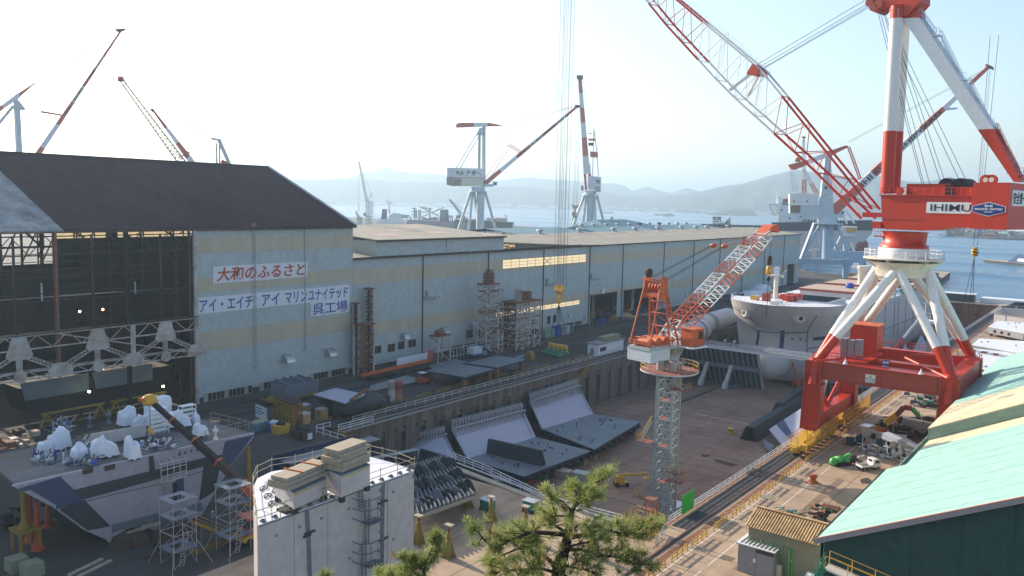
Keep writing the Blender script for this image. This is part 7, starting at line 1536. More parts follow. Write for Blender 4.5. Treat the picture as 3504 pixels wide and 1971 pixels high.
for i,(a,m,w)in enumerate(((0,'limegreen',1.),(1.2,'limegreen',1.4),(2.6,'limegreen',1.),(4.2,'primer',1.3),(5.6,'timber',.9))):obj('body_part',MB().blob(q0+d*a+V((0,0, .8+ .2*(i%2))),(w* .7,w* .6, .7),m,8, .3,i),gm)
obj('arm',MB().bar(q0+V((0,0, .6)),q0+d*3.4+V((0,0,1.9)),.35, .35,'limegreen').bar(q0+d*3.4+V((0,0,1.9)),q0+d*5+V((0,0, .8)),.3, .3,'limegreen').bar(q0+d*4.6+n* .6+V((0,0, .3)),q0+d*7+n* .4+V((0,0,1.2)),.12, .3,'sign'),gm);obj('track',MB().bar(q0+d* .4-n* .6+V((0,0, .3)),q0+d*3.4-n* .6+V((0,0, .3)),.5, .6,'rubber').bar(q0+d* .4+n* .7+V((0,0, .3)),q0+d*3.4+n* .7+V((0,0, .3)),.5, .6,'rubber'),gm)
# steel units and pipework by the green shed
un=thing('steel_unit','shiny silver hull unit with round holes and a wing shaped duct on the yard','block',G(3100,1560));F_=Frame(G(3000,1545),(G(3200,1590)-G(2960,1530)))
def uq(px,py,w=0):return F_.Q(px,py,w)
obj('main_plate',MB().prism([uq(x,y)for x,y in((2944,1455),(3000,1478),(3100,1490),(3098,1540),(3078,1553),(3000,1530),(2960,1500))],F_.w* .25,'steel'),un);obj('end_cowl',MB().prism([uq(x,y,-.6)for x,y in((2940,1455),(2972,1462),(2978,1490),(2962,1502),(2946,1480))],F_.w*2.5,'steel'),un)
for px,py in((2987,1493),(3037,1514),(3056,1519),(3073,1526)):q=uq(px,py,-.1);obj('manhole',MB().lathe(q,[(.55,0),(.55, .06)],'black',14,F_.w),un)
obj('duct',MB().bar(uq(3028,1488,-1.4),uq(3082,1510,-1.4),2.2,1.,'tarp').bar(uq(3084,1513,-1.4),uq(3140,1538,-1.4),2.4,1.5,'steel',None,1.6,1.1).bar(uq(3030,1484,-2.),uq(3082,1505,-2.),.7, .2,'white').bar(uq(3104,1516,-2.3),uq(3138,1531,-2.3),.8, .2,'white'),un)
for px in(2903,2914,3007,3073):obj('support_post',MB().bar(uq(px,1500 if px>2950 else 1495,-.6),uq(px+2,1575,-.6),.7, .5,'primer'),un)
for i in range(16):px=2912+i*3.2;obj('bracket_rib',MB().bar(uq(px,1500-i*1.4,1.),uq(px,1560-i*3.6,1.),.16, .5,'primer'),un)
for i in range(120):
 px=rg_.uniform(2925,3125);py=rg_.uniform(1512,1560)+(px-2925)*.12;w=rg_.uniform(-3.5,-.4);l=rg_.uniform( .5,2.2)
 q=uq(px,py,w);dd=rg_.choice([V((0,0,1)),F_.u,F_.u,F_.w]);obj('pipe',MB().tube(q,q+dd*l,rg_.uniform( .05, .12),rg_.choice(['galv','sign','sign','white']),5),un)
for i in range(26):q=uq(rg_.uniform(2920,3110),rg_.uniform(1530,1575),rg_.uniform(-3,1));s=rg_.uniform( .25, .7);obj('pump',MB().lathe(q,[(s* .6,0),(s, .2),(s,s*1.3),(s* .3,s*1.8)],rg_.choice(['primer','galv','rustdark','timber']),8),un)
un2=thing('steel_unit','dark pink and black pipe filled unit behind the silver one, crossed by a yellow arm','block',G(3120,1500));F2_=Frame(G(3100,1500),V((1, .12,0)))
obj('back_beam',MB().prism([F2_.Q(x,y,1)for x,y in((3022,1424),(3200,1428),(3200,1446),(3030,1440))],F2_.w*1.2,'deckred').prism([F2_.Q(x,y, .9)for x,y in((3022,1424),(3200,1427),(3200,1430),(3022,1427))],F2_.w*1.5,'roofpatch'),un2)
obj('cylinder',MB().tube(F2_.Q(3092,1441,-2),F2_.Q(3190,1462,-2),.95,'grey',14).tube(F2_.Q(3090,1441,-2),F2_.Q(3093,1441.5,-2),.96,'timber',14),un2)
for px in(3078,3150,3172):obj('post',MB().bar(F2_.Q(px,1425,-1),F2_.Q(px+2,1490,-1),.8, .6,'primer'),un2)
obj('dark_box',MB().prism([F2_.Q(x,y,0)for x,y in((3040,1455),(3200,1460),(3200,1500),(3040,1492))],F2_.w*3,'rustdark'),un2)
for i in range(110):
 q=F2_.Q(rg_.uniform(3035,3180),rg_.uniform(1445,1495),rg_.uniform(-3,1));dd=rg_.choice([V((0,0,1)),F2_.u,F2_.u,F2_.w]);obj('pipe',MB().tube(q,q+dd*rg_.uniform( .5,3),rg_.uniform( .05, .14),rg_.choice(['galv','dark','rustdark','rust','primer','steel']),5),un2)
mcr=thing('mobile_crane','yellow orange telescopic crane arm folded over the dark pipe unit','crane',G(3010,1490));q1_,q2_,q3_,q4_=F2_.Q(3003,1470,-3.2),F2_.Q(3068,1420,-3.2),F2_.Q(3092,1394,-3.2),F2_.Q(3120,1397,-3.2)
obj('boom',MB().bar(q1_,q2_,1.1,1.3,'yellow'),mcr);obj('boom_section',MB().bar(q2_,q3_, .9,1.,'rust'),mcr);obj('jib',MB().bar(q3_,q4_, .8, .9,'redold').bar(q4_,F2_.Q(3145,1424,-3.2),.8, .8,'limegreen'),mcr);obj('turntable',MB().bar(F2_.Q(2998,1468,-3.2),F2_.Q(3035,1474,-3.2),1.6, .8,'orange').blob(F2_.Q(3018,1448,-3),(1.4,1, .8),'dark',8, .3),mcr)
heap('scrap heap, timber and green girders between the two right legs of the red crane',3170,1385,46,6.,['timber','rust','dark','galv','green','primer'],k= .25)
heap('dark machinery with a yellow drum inside the red crane portal',3172,1360,26,4.,['dark','rustdark','green','grey','yellow'],k= .5)
mb=MB();a=G(3120,1384);b=G(3205,1398)
for i in range(7):mb.bar(a+V((0,i* .5, .3+ .15*(i%2))),b+V((0,i* .5, .3+ .15*(i%2))),.3, .25,'rustdark')
stuff(one('beam_stack',mb,'long dark beams lying on the sunlit yard under the red crane','beams'))
one('hut_box',MB().box((-24.2,141,0),(-22.6,144.5,7.2),'timber'),'cream box like cubicle tight under the edge of the upper roof','cubicle')
def flatblock(label,pts,z,h,m='sign',sidem='grey',n=4,legs_=True,holes=0):
 """steel deck unit: four photo corners of its top"""
 P=[G(px,py,z)for px,py in pts];t=thing('deck_block',label,'block',P[0]-V((0,0,z)));o=obj('top_plate',MB().prism([p-V((0,0, .12))for p in P],(0,0, .12),m),t)
 for a,b in zip(P,P[1:]+P[:1]):
  dd=(b-a).normalized();nn=V((-dd.y,dd.x,0))*.12;obj('side_plate',MB().hexa([a-V((0,0,h)),b-V((0,0,h)),b+nn-V((0,0,h)),a+nn-V((0,0,h)),a-V((0,0, .13)),b-V((0,0, .13)),b+nn-V((0,0, .13)),a+nn-V((0,0, .13))],sidem),t)
 a,b=P[0],P[1]
 for i in range(holes):q=a.lerp(b,(i+1)/(holes+2))-V((0,0,h* .55));obj('hole',MB().lathe(q-V((0, .2,0)),[(.5,0),(.5, .1)],'black',12,V((0,-1,0))),t)
 if z-h> .6:
  for p in P:q=p.lerp(sum(P,V((0,0,0)))/4, .15);obj('stand',MB().box((q.x- .5,q.y- .5,FZ if z<-3 else 0),(q.x+ .5,q.y+ .5,z-h),'rust'),t)
 for i in range(4):q=P[0].lerp(P[2],rg_.uniform( .15, .85));q=q.lerp(rg_.choice([P[1],P[3]]),.3);obj('lug',MB().box((q.x- .25,q.y- .1,z),(q.x+ .25,q.y+ .1,z+ .35),'grey'),t)
 return t
flatblock('pale deck block with two round holes in its side on the right yard',((3382,1117),(3504,1140),(3560,1108),(3412,1098)),3.5,2.4,holes=3)
flatblock('wide pale deck block in the middle of the right yard',((3325,1180),(3490,1208),(3560,1170),(3350,1158)),3.,1.6)
flatblock('pale deck block with a row of square teeth, right of the far portal leg',((3300,1238),(3450,1262),(3520,1212),(3330,1192)),2.6,1.4)
flatblock('near pale block with stepped slots beside the roof edge',((3280,1278),(3400,1300),(3440,1262),(3300,1235)),2.6,1.6)
for i in range(7):q=G(3320+i*20,1197+i*3.5,3.);obj('slot',MB().box((q.x-1.6,q.y- .3,2.8),(q.x+ .6,q.y+ .3,3.35),'rust' if i%2 else 'sign'),bpy.data.objects['deck_block.002'])
def cage(label,pts,z,h,m='primer',tm='grey'):
 P=[G(px,py,z)for px,py in pts];t=thing('hull_box',label,'block',P[0]-V((0,0,z)))
 for a,b in zip(P,P[1:]+P[:1]):dd=(b-a).normalized();nn=V((-dd.y,dd.x,0))*.15;obj('side',MB().hexa([V((a.x,a.y,z-h)),V((b.x,b.y,z-h)),V((b.x,b.y,z-h))+nn,V((a.x,a.y,z-h))+nn,a,b,b+nn,a+nn],m),t)
 obj('rim',MB().bar(P[0],P[1],.5, .2,tm).bar(P[3],P[0],.5, .2,tm),t);obj('post',MB().bar(P[0].lerp(P[1],.35)-V((0,0,h)),P[0].lerp(P[1],.35),.4, .3,'sign'),t)
 return t
cage('open topped slate box with pale front on the right yard, behind the holed deck block',((3402,1072),(3520,1088),(3560,1060),(3430,1052)),5,4.6,'hullgrey');cage('farther dark slate box at the right edge near the sea end',((3445,1046),(3540,1050),(3560,1036),(3470,1034)),5,4.6,'primer')
one('generator',MB().blob(G(3490,1160, .8),(1.6,1.,.8),'green',8, .3).box((G(3470,1160).x,G(3470,1160).y, .2),(G(3470,1160).x+1.4,G(3470,1160).y+1.2,1.),'rustdark'),'green machine parked under the holed deck block','machine')
one('quay_slab',MB().box((-60,460,0.),(60,470,3.),'sign'),'long pale slab on the far quay at the sea end on the right','slab')
dh=thing('dock_house','dark cabin with flat white roof on the dock gate','cabin',(-76,456, .9));obj('body',MB().box((-77,454.5, .9),(-62,461,4.6),'primer'),dh);obj('roof',MB().box((-77.6,454,4.6),(-61.4,461.6,4.9),'white'),dh)
gw=thing('boarding_stair','steep red and white stair leading up to a railed platform beside the ship','stairs',(-52,205,0));Fg=Frame(V((-53,232,0)),V((1, .2,0)))
a,b=Fg.Q(3045,1212),Fg.Q(3150,1085);mid=a.lerp(b, .45)
for s in(-.7, .7):obj('stringer',MB().bar(a+Fg.w*s,mid+Fg.w*s, .25, .5,'redold'),gw);obj('stringer',MB().bar(mid+Fg.w*s,b+Fg.w*s, .25, .5,'sign'),gw)
for i in range(14):q=a.lerp(b,(i+ .5)/14);obj('step',MB().bar(q-Fg.w* .7,q+Fg.w* .7, .5, .1,'sign' if i>6 else 'redold'),gw)
pq=Fg.Q(3185,1097);obj('platform',MB().box((pq.x-2.6,pq.y-1.5,pq.z- .6),(pq.x+2.6,pq.y+2,pq.z),'sign'),gw);railing('platform_rail',[(pq.x-2.4,pq.y-1.4,pq.z),(pq.x+2.4,pq.y-1.4,pq.z)],2.,'sign',gw,1.2, .06);obj('lamp_post',MB().tube((pq.x-1.4,pq.y,pq.z),(pq.x-1.4,pq.y,pq.z+4.4),.1,'sign',6).bar((pq.x-2.,pq.y,pq.z+4.4),(pq.x-1.2,pq.y,pq.z+4.4),.2, .3,'sign'),gw)
obj('column',MB().box((pq.x- .6,pq.y- .3,0),(pq.x+ .6,pq.y+ .9,pq.z- .6),'grey'),gw)
for(pts,z,lab)in((((3105,1240),(3150,1172),(3190,1215),(3150,1230)),-9,'lilac plate propped in the dock, behind the red portal, farther one'),(((3060,1262),(3095,1205),(3130,1240),(3110,1262)),-9.5,'lilac plate leaning in the dock behind the red portal, nearer one'),(((3060,1225),(3200,1258),(3150,1285),(3050,1262)),-9,'large flat lilac panel behind the portal deck')):
 P=[G(x,y,z)for x,y in pts];P[1].z+=3.;t=thing('hull_plate',lab,'block',P[0]);obj('plate',MB().prism(P,(0,0, .4),'lilac'),t)
 obj('prop',MB().box((P[2].x- .3,P[2].y- .3,FZ),(P[2].x+ .3,P[2].y+ .3,P[2].z),'primer'),t)
# bilge units in the dock: flat bottom, sloping side, frames along the top
def bilge_unit(label,sb,st,fl,beam,z=-10.,nrib=20):
 """photo points: sb = slope foot (left, right), st = slope top, fl = flat corners front and right, beam = ((top left),(top right))"""
 A1,B1=G(*sb[0],z),G(*sb[1],z);t=thing('bilge_unit',label,'block',A1)
 def top(p,base):q=PX(*p,base.x-8.2);return q
 A2,B2=top(st[0],A1),top(st[1],B1);F1,F2=G(*fl[0],z),G(*fl[1],z)
 obj('side_plate',MB().hexa([A1,B1,B2,A2,A1+V((-.2,0,-.2)),B1+V((-.2,0,-.2)),B2+V((-.2,0,-.2)),A2+V((-.2,0,-.2))],'lilac'),t)
 obj('bottom_plate',MB().prism([p+V((0,0,-.15))for p in(A1,F1,F2,B1)],(0,0, .15),'primer2'),t)
 lo=obj('bottom_frame',MB().prism([p.lerp((A1+F1+F2+B1)/4, .02)+V((0,0,-1.7))for p in(A1,F1,F2,B1)],(0,0,1.54),'primer'),t)
 for a,b in((A1,F1),(F1,F2)):
  for i in range(9):q=a.lerp(b,(i+ .5)/9);obj('frame_slot',MB().box((q.x- .5,q.y- .25,z-1.2),(q.x+ .5,q.y+ .25,z- .6),'black'),lo)
 up=V((-.35,0,1.9));n=nrib;dn=(A1-A2).normalized()
 obj('top_flange',MB().hexa([A2,B2,B2+V((-.1,0,0)),A2+V((-.1,0,0)),A2+up,B2+up,B2+up+V((-.1,0,0)),A2+up+V((-.1,0,0))],'primer2'),t)
 obj('shelf',MB().bar(A2+V((.5,0, .1)),B2+V((.5,0, .1)),1.1, .12,'hullgrey'),t)
 nrm=(B1-A1).cross(A2-A1).normalized();nrm=nrm if nrm.x>0 else-nrm
 for i in range(n):
  p=A2.lerp(B2,(i+ .3)/n);q=A1.lerp(B1,(i+ .3)/n)
  obj('rib',MB().prism([p+V((0,0, .1)),p+up,p+up+V((.8,0,-.2)),p+V((.35,0, .6))],(0, .12,0),'hullgrey'),t)
  obj('bracket',MB().prism([p+V((.6,0,0)),p+V((.1,0,0)),p.lerp(q, .3),p.lerp(q, .3)+nrm* .35,p.lerp(q, .08)+nrm* .9],(0, .1,0),'hullgrey'),t)
 if beam:
  b0,b1=G(*beam[0],z),G(*beam[1],z);d=(b1-b0).normalized();s=V((-d.y,d.x,0))
  obj('girder',MB().hexa([b0-s* .9,b1-s* .9,b1+s* .9,b0+s* .9,b0-s* .35+V((0,0,3.1)),b1-d* .7-s* .35+V((0,0,3.1)),b1-d* .7+s* .35+V((0,0,3.1)),b0+s* .35+V((0,0,3.1))],'primer'),t)
  obj('girder_end',MB().prism([b1+d* .05-s* .7+V((0,0, .1)),b1+d* .05+s* .7+V((0,0, .1)),b1-d* .5+V((0,0,2.8))],d* .05,'rustdark'),t)
 mb=MB();lp0=A2.lerp(B2, .93)+V((.8,0,0));lp1=A1.lerp(B1, .93)+V((.1,0, .5))
 for k in(-.2, .2):mb.tube(lp0+V((0,k, .3)),lp1+V((0,k, .3)),.04,'rustdark',4,cap=False)
 for i in range(12):q=lp0.lerp(lp1,i/12)+V((0,0, .3));mb.tube(q-V((0, .2,0)),q+V((0, .2,0)),.03,'rustdark',4,cap=False)
 obj('ladder',mb,t)
 for i in range(12):
  u,v=rg_.uniform( .08, .92),rg_.uniform( .1, .9);q=A1.lerp(F1,v).lerp(B1.lerp(F2,v),u)
  obj('lifting_lug',MB().prism([q+V((-.3,0,0)),q+V((.3,0,0)),q+V((0,0, .45))],(0, .12,0),'rustdark'),t)
 for i in range(3):
  q=A1.lerp(F1,rg_.uniform( .3, .9)).lerp(B1.lerp(F2,rg_.uniform( .3, .9)),rg_.uniform( .1, .9));pp=[q+V((math.cos(k* .6)*k* .12*rg_.uniform( .6,1),math.sin(k* .5)*k* .2, .05))for k in range(16)]
  obj('hose',MB().path(pp, .05,'rubber',4),t)
 for p in(A1,F1,F2,B1):q=p.lerp((A1+F1+F2+B1)/4, .12);obj('support',MB().box((q.x- .6,q.y- .6,FZ),(q.x+ .6,q.y+ .6,z-1.7),'hutwall'),t)
 return t
bilge_unit('nearest bilge unit in the dock with short white sloping side, beside the dark girders',((1366,1566),(1572,1584)),((1330,1530),(1523,1485)),((1560,1640),(1767,1648)),((1440,1585),(1682,1660)),-9.6,18)
bilge_unit('middle bilge unit with long sloping white side and a dark girder across its floor',((1601,1570),(1833,1495)),((1545,1466),(1790,1403)),((1792,1630),(2022,1543)),((1672,1548),(1860,1592)),-10,24)
bilge_unit('farthest bilge unit, blue floored, nearest the tower crane',((1856,1468),(2030,1416)),((1812,1372),(1979,1318)),((2034,1538),(2192,1443)),None,-10,20)
def solid(name,label,pts,h,m,cat='block',top=None):
 t=thing(name,label,cat,pts[0]);obj('body',MB().prism([V(p)for p in pts],h,m),t)
 return t
lb1=thing('box_girder','long dark box girder lying in the dock left of the crane bogies, farther one','girder',G(2620,1480,FZ))
P=[G(2660,1432,FZ),G(2742,1370,FZ)];s=V((2.2,0,0));obj('body',MB().hexa([P[0]-s*1.2,P[1]-s*1.2,P[1]+s,P[0]+s,P[0]-s* .3+V((0,0,4.4)),P[1]-s* .3+V((0,0,4.4)),P[1]+s* .5+V((0,0,4.4)),P[0]+s* .5+V((0,0,4.4))],'primer'),lb1)
lb2=thing('box_girder','dark box girder with open end lying in the dock, nearest the yellow bin','girder',G(2560,1500,FZ))
P=[G(2560,1508,FZ),G(2730,1400,FZ)];s=V((1.8,0,0));obj('body',MB().hexa([P[0]-s*1.3,P[1]-s*1.3,P[1]+s*1.3,P[0]+s*1.3,P[0]-s* .4+V((0,0,3.6)),P[1]-s* .4+V((0,0,3.6)),P[1]+s* .7+V((0,0,3.6)),P[0]+s* .7+V((0,0,3.6))],'primer'),lb2);obj('open_end',MB().prism([P[0]+V((-1.7,-.06, .3)),P[0]+V((1.8,-.06, .3)),P[0]+V((.9,-.06,3.1)),P[0]+V((-.3,-.06,3.1))],(0, .03,0),'black'),lb2)
hp_b=thing('shell_unit','tilted lilac hull panel with blue stripe against the near right dock wall','block',G(2700,1570,FZ))
q=[G(2705,1572,FZ+ .4),G(2640,1478,FZ+1.2),PP(2742,1402,V((-53,150,0)),V((1,0,0))),PP(2770,1490,V((-52,150,0)),V((1,0,0)))]
q=[G(2715,1574,FZ+ .6),G(2632,1472,FZ+2.4),G(2746,1398,FZ+5.4),G(2778,1470,FZ+4.2)]
obj('plate',MB().prism(q,(0,0, .3),'lilac'),hp_b);
def qq(u,v,o= .36):return q[0].lerp(q[3],u).lerp(q[1].lerp(q[2],u),v)+V((0,0,o))
obj('blue_stripe',MB().quad(qq( .28,0.),qq( .36,0.),qq( .42,1),qq( .2,1),'navy'),hp_b)
for i in range(14):obj('tooth',MB().prism([qq( .06+i* .055, .12),qq( .08+i* .055, .12),qq( .08+i* .055,0.)],(0,0, .9),'blueink'),hp_b)
obj('curved_bracket',MB().prism([G(2610+30*math.cos(a)*-1+30,1500+50*math.sin(a),FZ+ .5)for a in np.linspace( .2,1.5,8)]+[G(2650,1530,FZ+ .5)],(0,0, .5),'primer2'),hp_b)
yb=thing('bin','yellow drum standing alone on the dock floor','bin',G(2498,1484,FZ));obj('body',MB().lathe(G(2498,1486,FZ),[(.75,0),(.75,1.5),(.8,1.55)],'yellow',12),yb);obj('lid',MB().lathe(G(2498,1486,FZ+1.55),[(.7,0),(.7, .05)],'yellowdull',12),yb)
kb0=thing('concrete_block','white topped concrete block, row end nearest the farthest bilge unit','block',(-119.5,188,FZ),'concrete blocks lined up under the left dock wall')
obj('body',MB().box((-120.2,187.3,FZ),(-118.8,188.7,FZ+1.6),'hutwall'),kb0);obj('cap',MB().box((-120.1,187.4,FZ+1.6),(-118.9,188.6,FZ+1.7),'hullgrey'),kb0)
for r_ in range(2):
 for i in range(26):
  if r_==0 and i==0:continue
  if i in(6,7,13):continue
  dup(kb0,(-r_*1.7+rg_.uniform(-.15, .15)+(.8 if i%5==0 else 0),i*1.9+rg_.uniform(-.2, .2),0),'concrete block with white top in the rows along the left dock wall')
def stack(label,px,py,z,w,l,layers,m='timber',ang= .1):
 p=G(px,py,z);t=thing('timber_stack',label,'timber',p);d=V((math.cos(ang),math.sin(ang),0));s=V((-d.y,d.x,0))
 for k in range(layers):
  for i in range(5 if k%3!=2 else 3):
   q=p+s*(w*(i/5- .5))+V((0,0, .12+k* .24))+d*rg_.uniform(-.15, .15);member('board',q-d*l/2,q+d*l/2,w/5.6,m,t,'post',.2)
 return t
stack('pale timber stack on the dock floor, left one of two',1930,1632,FZ,2.4,3.4,7);stack('darker topped timber stack on the dock floor, right one of two',1988,1640,FZ,2.4,3.4,7,'galv')
def boomlift(label,px,py,z,az,m,raise_=0.,L=5.5,s=1.):
 p=G(px,py,z);t=thing('boom_lift',label,'boom lift',p);d=V((math.cos(az),math.sin(az),0));n=V((-d.y,d.x,0))
 def B(nm,a0,a1,b0,b1,z0,z1,mm):return obj(nm,MB().hexa([p+(d*a+n*b)*s+V((0,0,zz*s))for zz in(z0,z1)for a,b in((a0,b0),(a1,b0),(a1,b1),(a0,b1))],mm),t)
 B('chassis',-1.3,1.3,-.8, .8, .45, .85,m);B('turret',-1.2, .5,-.7, .7, .85,2.1,m)
 for a in(-1.,1.):
  for b in(-.95, .75):obj('wheel',MB().tube(p+(d*a+n*b)*s+V((0,0, .45*s)),p+(d*a+n*(b+ .25))*s+V((0,0, .45*s)),.45*s,'rubber',12),t)
 e=p+(d*L*math.cos(raise_))*s+V((0,0,(2.1+L*math.sin(raise_))*s));obj('arm',MB().bar(p-d* .6*s+V((0,0,2.2*s)),e, .35*s, .4*s,m),t)
 obj('basket',MB().box((e.x- .6,e.y- .6,e.z- .9),(e.x+ .6,e.y+ .6,e.z- .8),m).box((e.x- .6,e.y- .6,e.z+ .1),(e.x+ .6,e.y- .55,e.z+ .16),m).box((e.x- .6,e.y+ .55,e.z+ .1),(e.x+ .6,e.y+ .6,e.z+ .16),m),t)
 for a in(-.55, .55):
  for b in(-.55, .55):member('basket_post',(e.x+a,e.y+b,e.z- .9),(e.x+a,e.y+b,e.z+ .1),.04,m,t)
 return t
boomlift('yellow boom lift on the dock floor left of the lattice tower',2125,1662,FZ, .75,'yellow',.05,5.,1.05)
boomlift('orange boom lift with raised arm reaching to the ship bow',2722,1325,FZ,2.6,'orange',1.1,17.5,1.25)
for px,py,m,lab,w in((1808,1655,'redold','red bin with white sacks below the corner of the middle bilge unit',1.),(1823,1648,'redold','second red bin behind the first at the middle bilge unit',.9),(1855,1640,'green','green bin full of waste right of the red bins',1.1),(1768,1682,'blue','blue topped box on the dock floor left of the red bins',1.),(1905,1612,'timber','brown sack heap left of the timber stacks',.9)):
 p=G(px,py,FZ);o=thing('skip',lab,'skip',p);obj('body',MB().hexa([V((p.x+a*w,p.y+b*w,FZ+c))for c,k in((0, .8),(1.3,1))for a,b in((-k,-k* .7),(k,-k* .7),(k,k* .7),(-k,k* .7))],m),o);obj('load',MB().blob((p.x,p.y,FZ+1.3),(w* .8,w* .6, .5),'tarp' if m=='redold' else('blue' if m=='blue' else 'earth'),8, .4,px),o)
def stand(label,px,py,h=3.6):
 p=G(px,py);t=thing('jack_stand',label,'stand',p);t['group']='yellow support stands on the near yard'
 for k in range(4):a=k*math.pi/2+ .6;obj('foot',MB().prism([p+V((math.cos(a)*1.,math.sin(a)*1.,0)),p+V((math.cos(a)*.3,math.sin(a)*.3,0)),p+V((math.cos(a)*.3,math.sin(a)*.3,h* .48)),p+V((math.cos(a)*.42,math.sin(a)*.42,h* .46))],(-math.sin(a)*.12,math.cos(a)*.12,0),'yellowdull'),t)
 obj('sleeve',MB().lathe(p,[(.42,0),(.42,h* .5),(.36,h* .52),(.36,h* .78)],'yellowdull',12),t);obj('screw',MB().lathe(p+V((0,0,h* .78)),[(.2,0),(.2,h* .2)],'rust',10),t)
 obj('head',MB().box((p.x- .55,p.y- .4,h),(p.x+ .55,p.y+ .4,h+ .16),'timber'),t);return t
stand('yellow stand in the shade at the far left of the yard, under the spiny block',1600,1738,3.2);stand('yellow stand in the shade second from the block corner',1680,1786,3.6);stand('yellow stand just right of the white block edge',1432,1862,3.8);stand('nearest yellow stand, between the white block and the pine',1535,1908,4.2);stand('yellow stand with pale post right behind the pine tip',1796,1848,4.6);stand('stand almost hidden in the right part of the pine',2025,1905,4.4)
for px,py,lab in((1668,1748,'green wheeled welding set beside the shaded yellow stand'),(1815,1752,'green rack with pipes near the white head railing')):
 p=G(px,py);o=thing('welding_set',lab,'machine',p);obj('body',MB().box((p.x- .9,p.y- .7, .3),(p.x+ .9,p.y+ .7,1.6),'green'),o);obj('top_rack',MB().box((p.x-1.1,p.y- .8,1.7),(p.x+1.1,p.y+ .8,1.8),'galv'),o)
 for a in(-.7, .7):obj('wheel',MB().tube((p.x+a,p.y- .8, .3),(p.x+a,p.y- .6, .3),.3,'rubber',10),o)
# spiny open unit, dark girders by the dock head
sp_=thing('ribbed_unit','dark open hull unit showing its ribs, behind the white block and above the stands','block',G(1500,1700,3));zz_=3.3
P=[G(1424,1765,zz_),G(1628,1692,zz_),G(1520,1560,zz_),G(1380,1600,zz_)];ctr=sum(P,V((0,0,0)))/4
obj('base_plate',MB().prism([p-V((0,0, .2))for p in P],(0,0, .2),'primer'),sp_);obj('edge',MB().bar(P[0]+V((0,0,-.3)),P[1]+V((0,0,-.3)),.3, .5,'timber'),sp_)
for r_ in range(3):
 for i in range(9):
  a=P[0].lerp(P[3],.14+ .3*r_);b=P[1].lerp(P[2],.14+ .3*r_);q=a.lerp(b,(i+ .5)/9);d=(b-a).normalized();n=V((-d.y,d.x,0))
  k_=rg_.uniform( .3, .75);obj('web_frame',MB().prism([q-n*1.5,q+n*1.5,q+n*(.9+ .4*k_)+V((0,0, .7)),q+n* .3+V((0,0,2.3*k_)),q-n* .4+V((0,0,2.1*k_)),q-n*1.2+V((0,0, .6))],d* .14,'primer' if i%3 else 'hullpatch'),sp_)
for i in range(14):a=P[0].lerp(P[1],(i+ .5)/14);b=P[3].lerp(P[2],(i+ .5)/14);obj('stiffener',MB().bar(a+V((0,0, .2)),b+V((0,0, .2)),.14, .3,'hullpatch'),sp_)
for p in(G(1590,1720),G(1500,1745)):obj('stand',MB().box((p.x- .4,p.y- .4,0),(p.x+ .4,p.y+ .4,3.),'yellowdull'),sp_)
def girder(label,a,b,z,w,h,m='primer',mt='primer2',ribs=8):
 A1,B1=G(*a,z),G(*b,z);d=(B1-A1).normalized();n=V((-d.y,d.x,0));t=thing('box_girder',label,'girder',A1)
 obj('web',MB().hexa([A1-n*w* .4-V((0,0,h)),B1-n*w* .4-V((0,0,h)),B1+n*w* .5-V((0,0,h)),A1+n*w* .5-V((0,0,h)),A1-n*w* .4,B1-n*w* .4,B1+n*w* .5,A1+n*w* .5],m),t);obj('top_plate',MB().hexa([p+V((0,0,zz))for zz in( .02, .14)for p in(A1-n*w* .5,B1-n*w* .5,B1+n*w* .6,A1+n*w* .6)],mt),t)
 for i in range(ribs):q=A1.lerp(B1,(i+ .5)/ribs)-n*(w* .4+ .18);obj('web_rib',MB().bar(q,q-V((0,0,h)),.12, .36,m),t)
 return t
girder('long dark girder with pale top, between the white block and the dock corner',(980,1586),(1288,1500),3.2,2.4,3.2)
girder('thin dark wall like girder behind the pale topped one',(935,1560),(1216,1490),3.,.5,3.,'navy','primer',10)
girder('dark girder slanting down towards the nearest bilge unit',(1130,1600),(1425,1540),2.6,1.2,2.6)
# near white hull block with tanks and timber on top
NBz=14.;tp_=[G(880,1797,NBz),G(1417,1608,NBz),G(1355,1585,NBz),G(1268,1562,NBz),G(1130,1570,NBz),G(1010,1600,NBz),G(930,1612,NBz),G(880,1636,NBz),G(866,1668,NBz),G(868,1730,NBz)]
nb=thing('hull_block','tall off white hull block with scaffolding rails, grey tanks and timber on top, near left','block',(tp_[0].x,tp_[0].y,0))
NBm=MB().prism([V((p.x,p.y, .1))for p in tp_],(0,0,NBz- .25),'hullgrey');nbo=obj('shell',NBm,nb);tN=bvh(NBm)
obj('top_deck',MB().prism([V((p.x,p.y,NBz- .14))for p in tp_],(0,0, .1),'sign'),nb)
for i in range(5):a,b=tp_[0],tp_[1];obj('shell_plate',MB().hexa([V((*(a.lerp(b,i/5+ .002)).xy,z))+V((.06,-.015,0))for z in( .2,)for _ in(0,)]+[V((*(a.lerp(b,(i+1)/5- .002)).xy, .2))+V((.06,-.015,0)),V((*(a.lerp(b,(i+1)/5- .002)).xy, .2)),V((*(a.lerp(b,i/5+ .002)).xy, .2)),V((*(a.lerp(b,i/5+ .002)).xy,NBz- .3))+V((.06,-.015,0)),V((*(a.lerp(b,(i+1)/5- .002)).xy,NBz- .3))+V((.06,-.015,0)),V((*(a.lerp(b,(i+1)/5- .002)).xy,NBz- .3)),V((*(a.lerp(b,i/5+ .002)).xy,NBz- .3))],'hullgrey'),nb)
for pts,w in((((1048,1745),(1054,1850),(1058,1971)),14),(((1309,1652),(1306,1800),(1304,1965)),12)):ribbon(tN,pts,w,'hullpatch',nbo,'seam_primer',.12)
ribbon(tN,((882,1799),(1150,1705),(1416,1610)),8,'primer2',nbo,'seam_primer',.1);ribbon(tN,((1413,1622),(1414,1830)),7,'primer2',nbo,'seam_primer',.11)
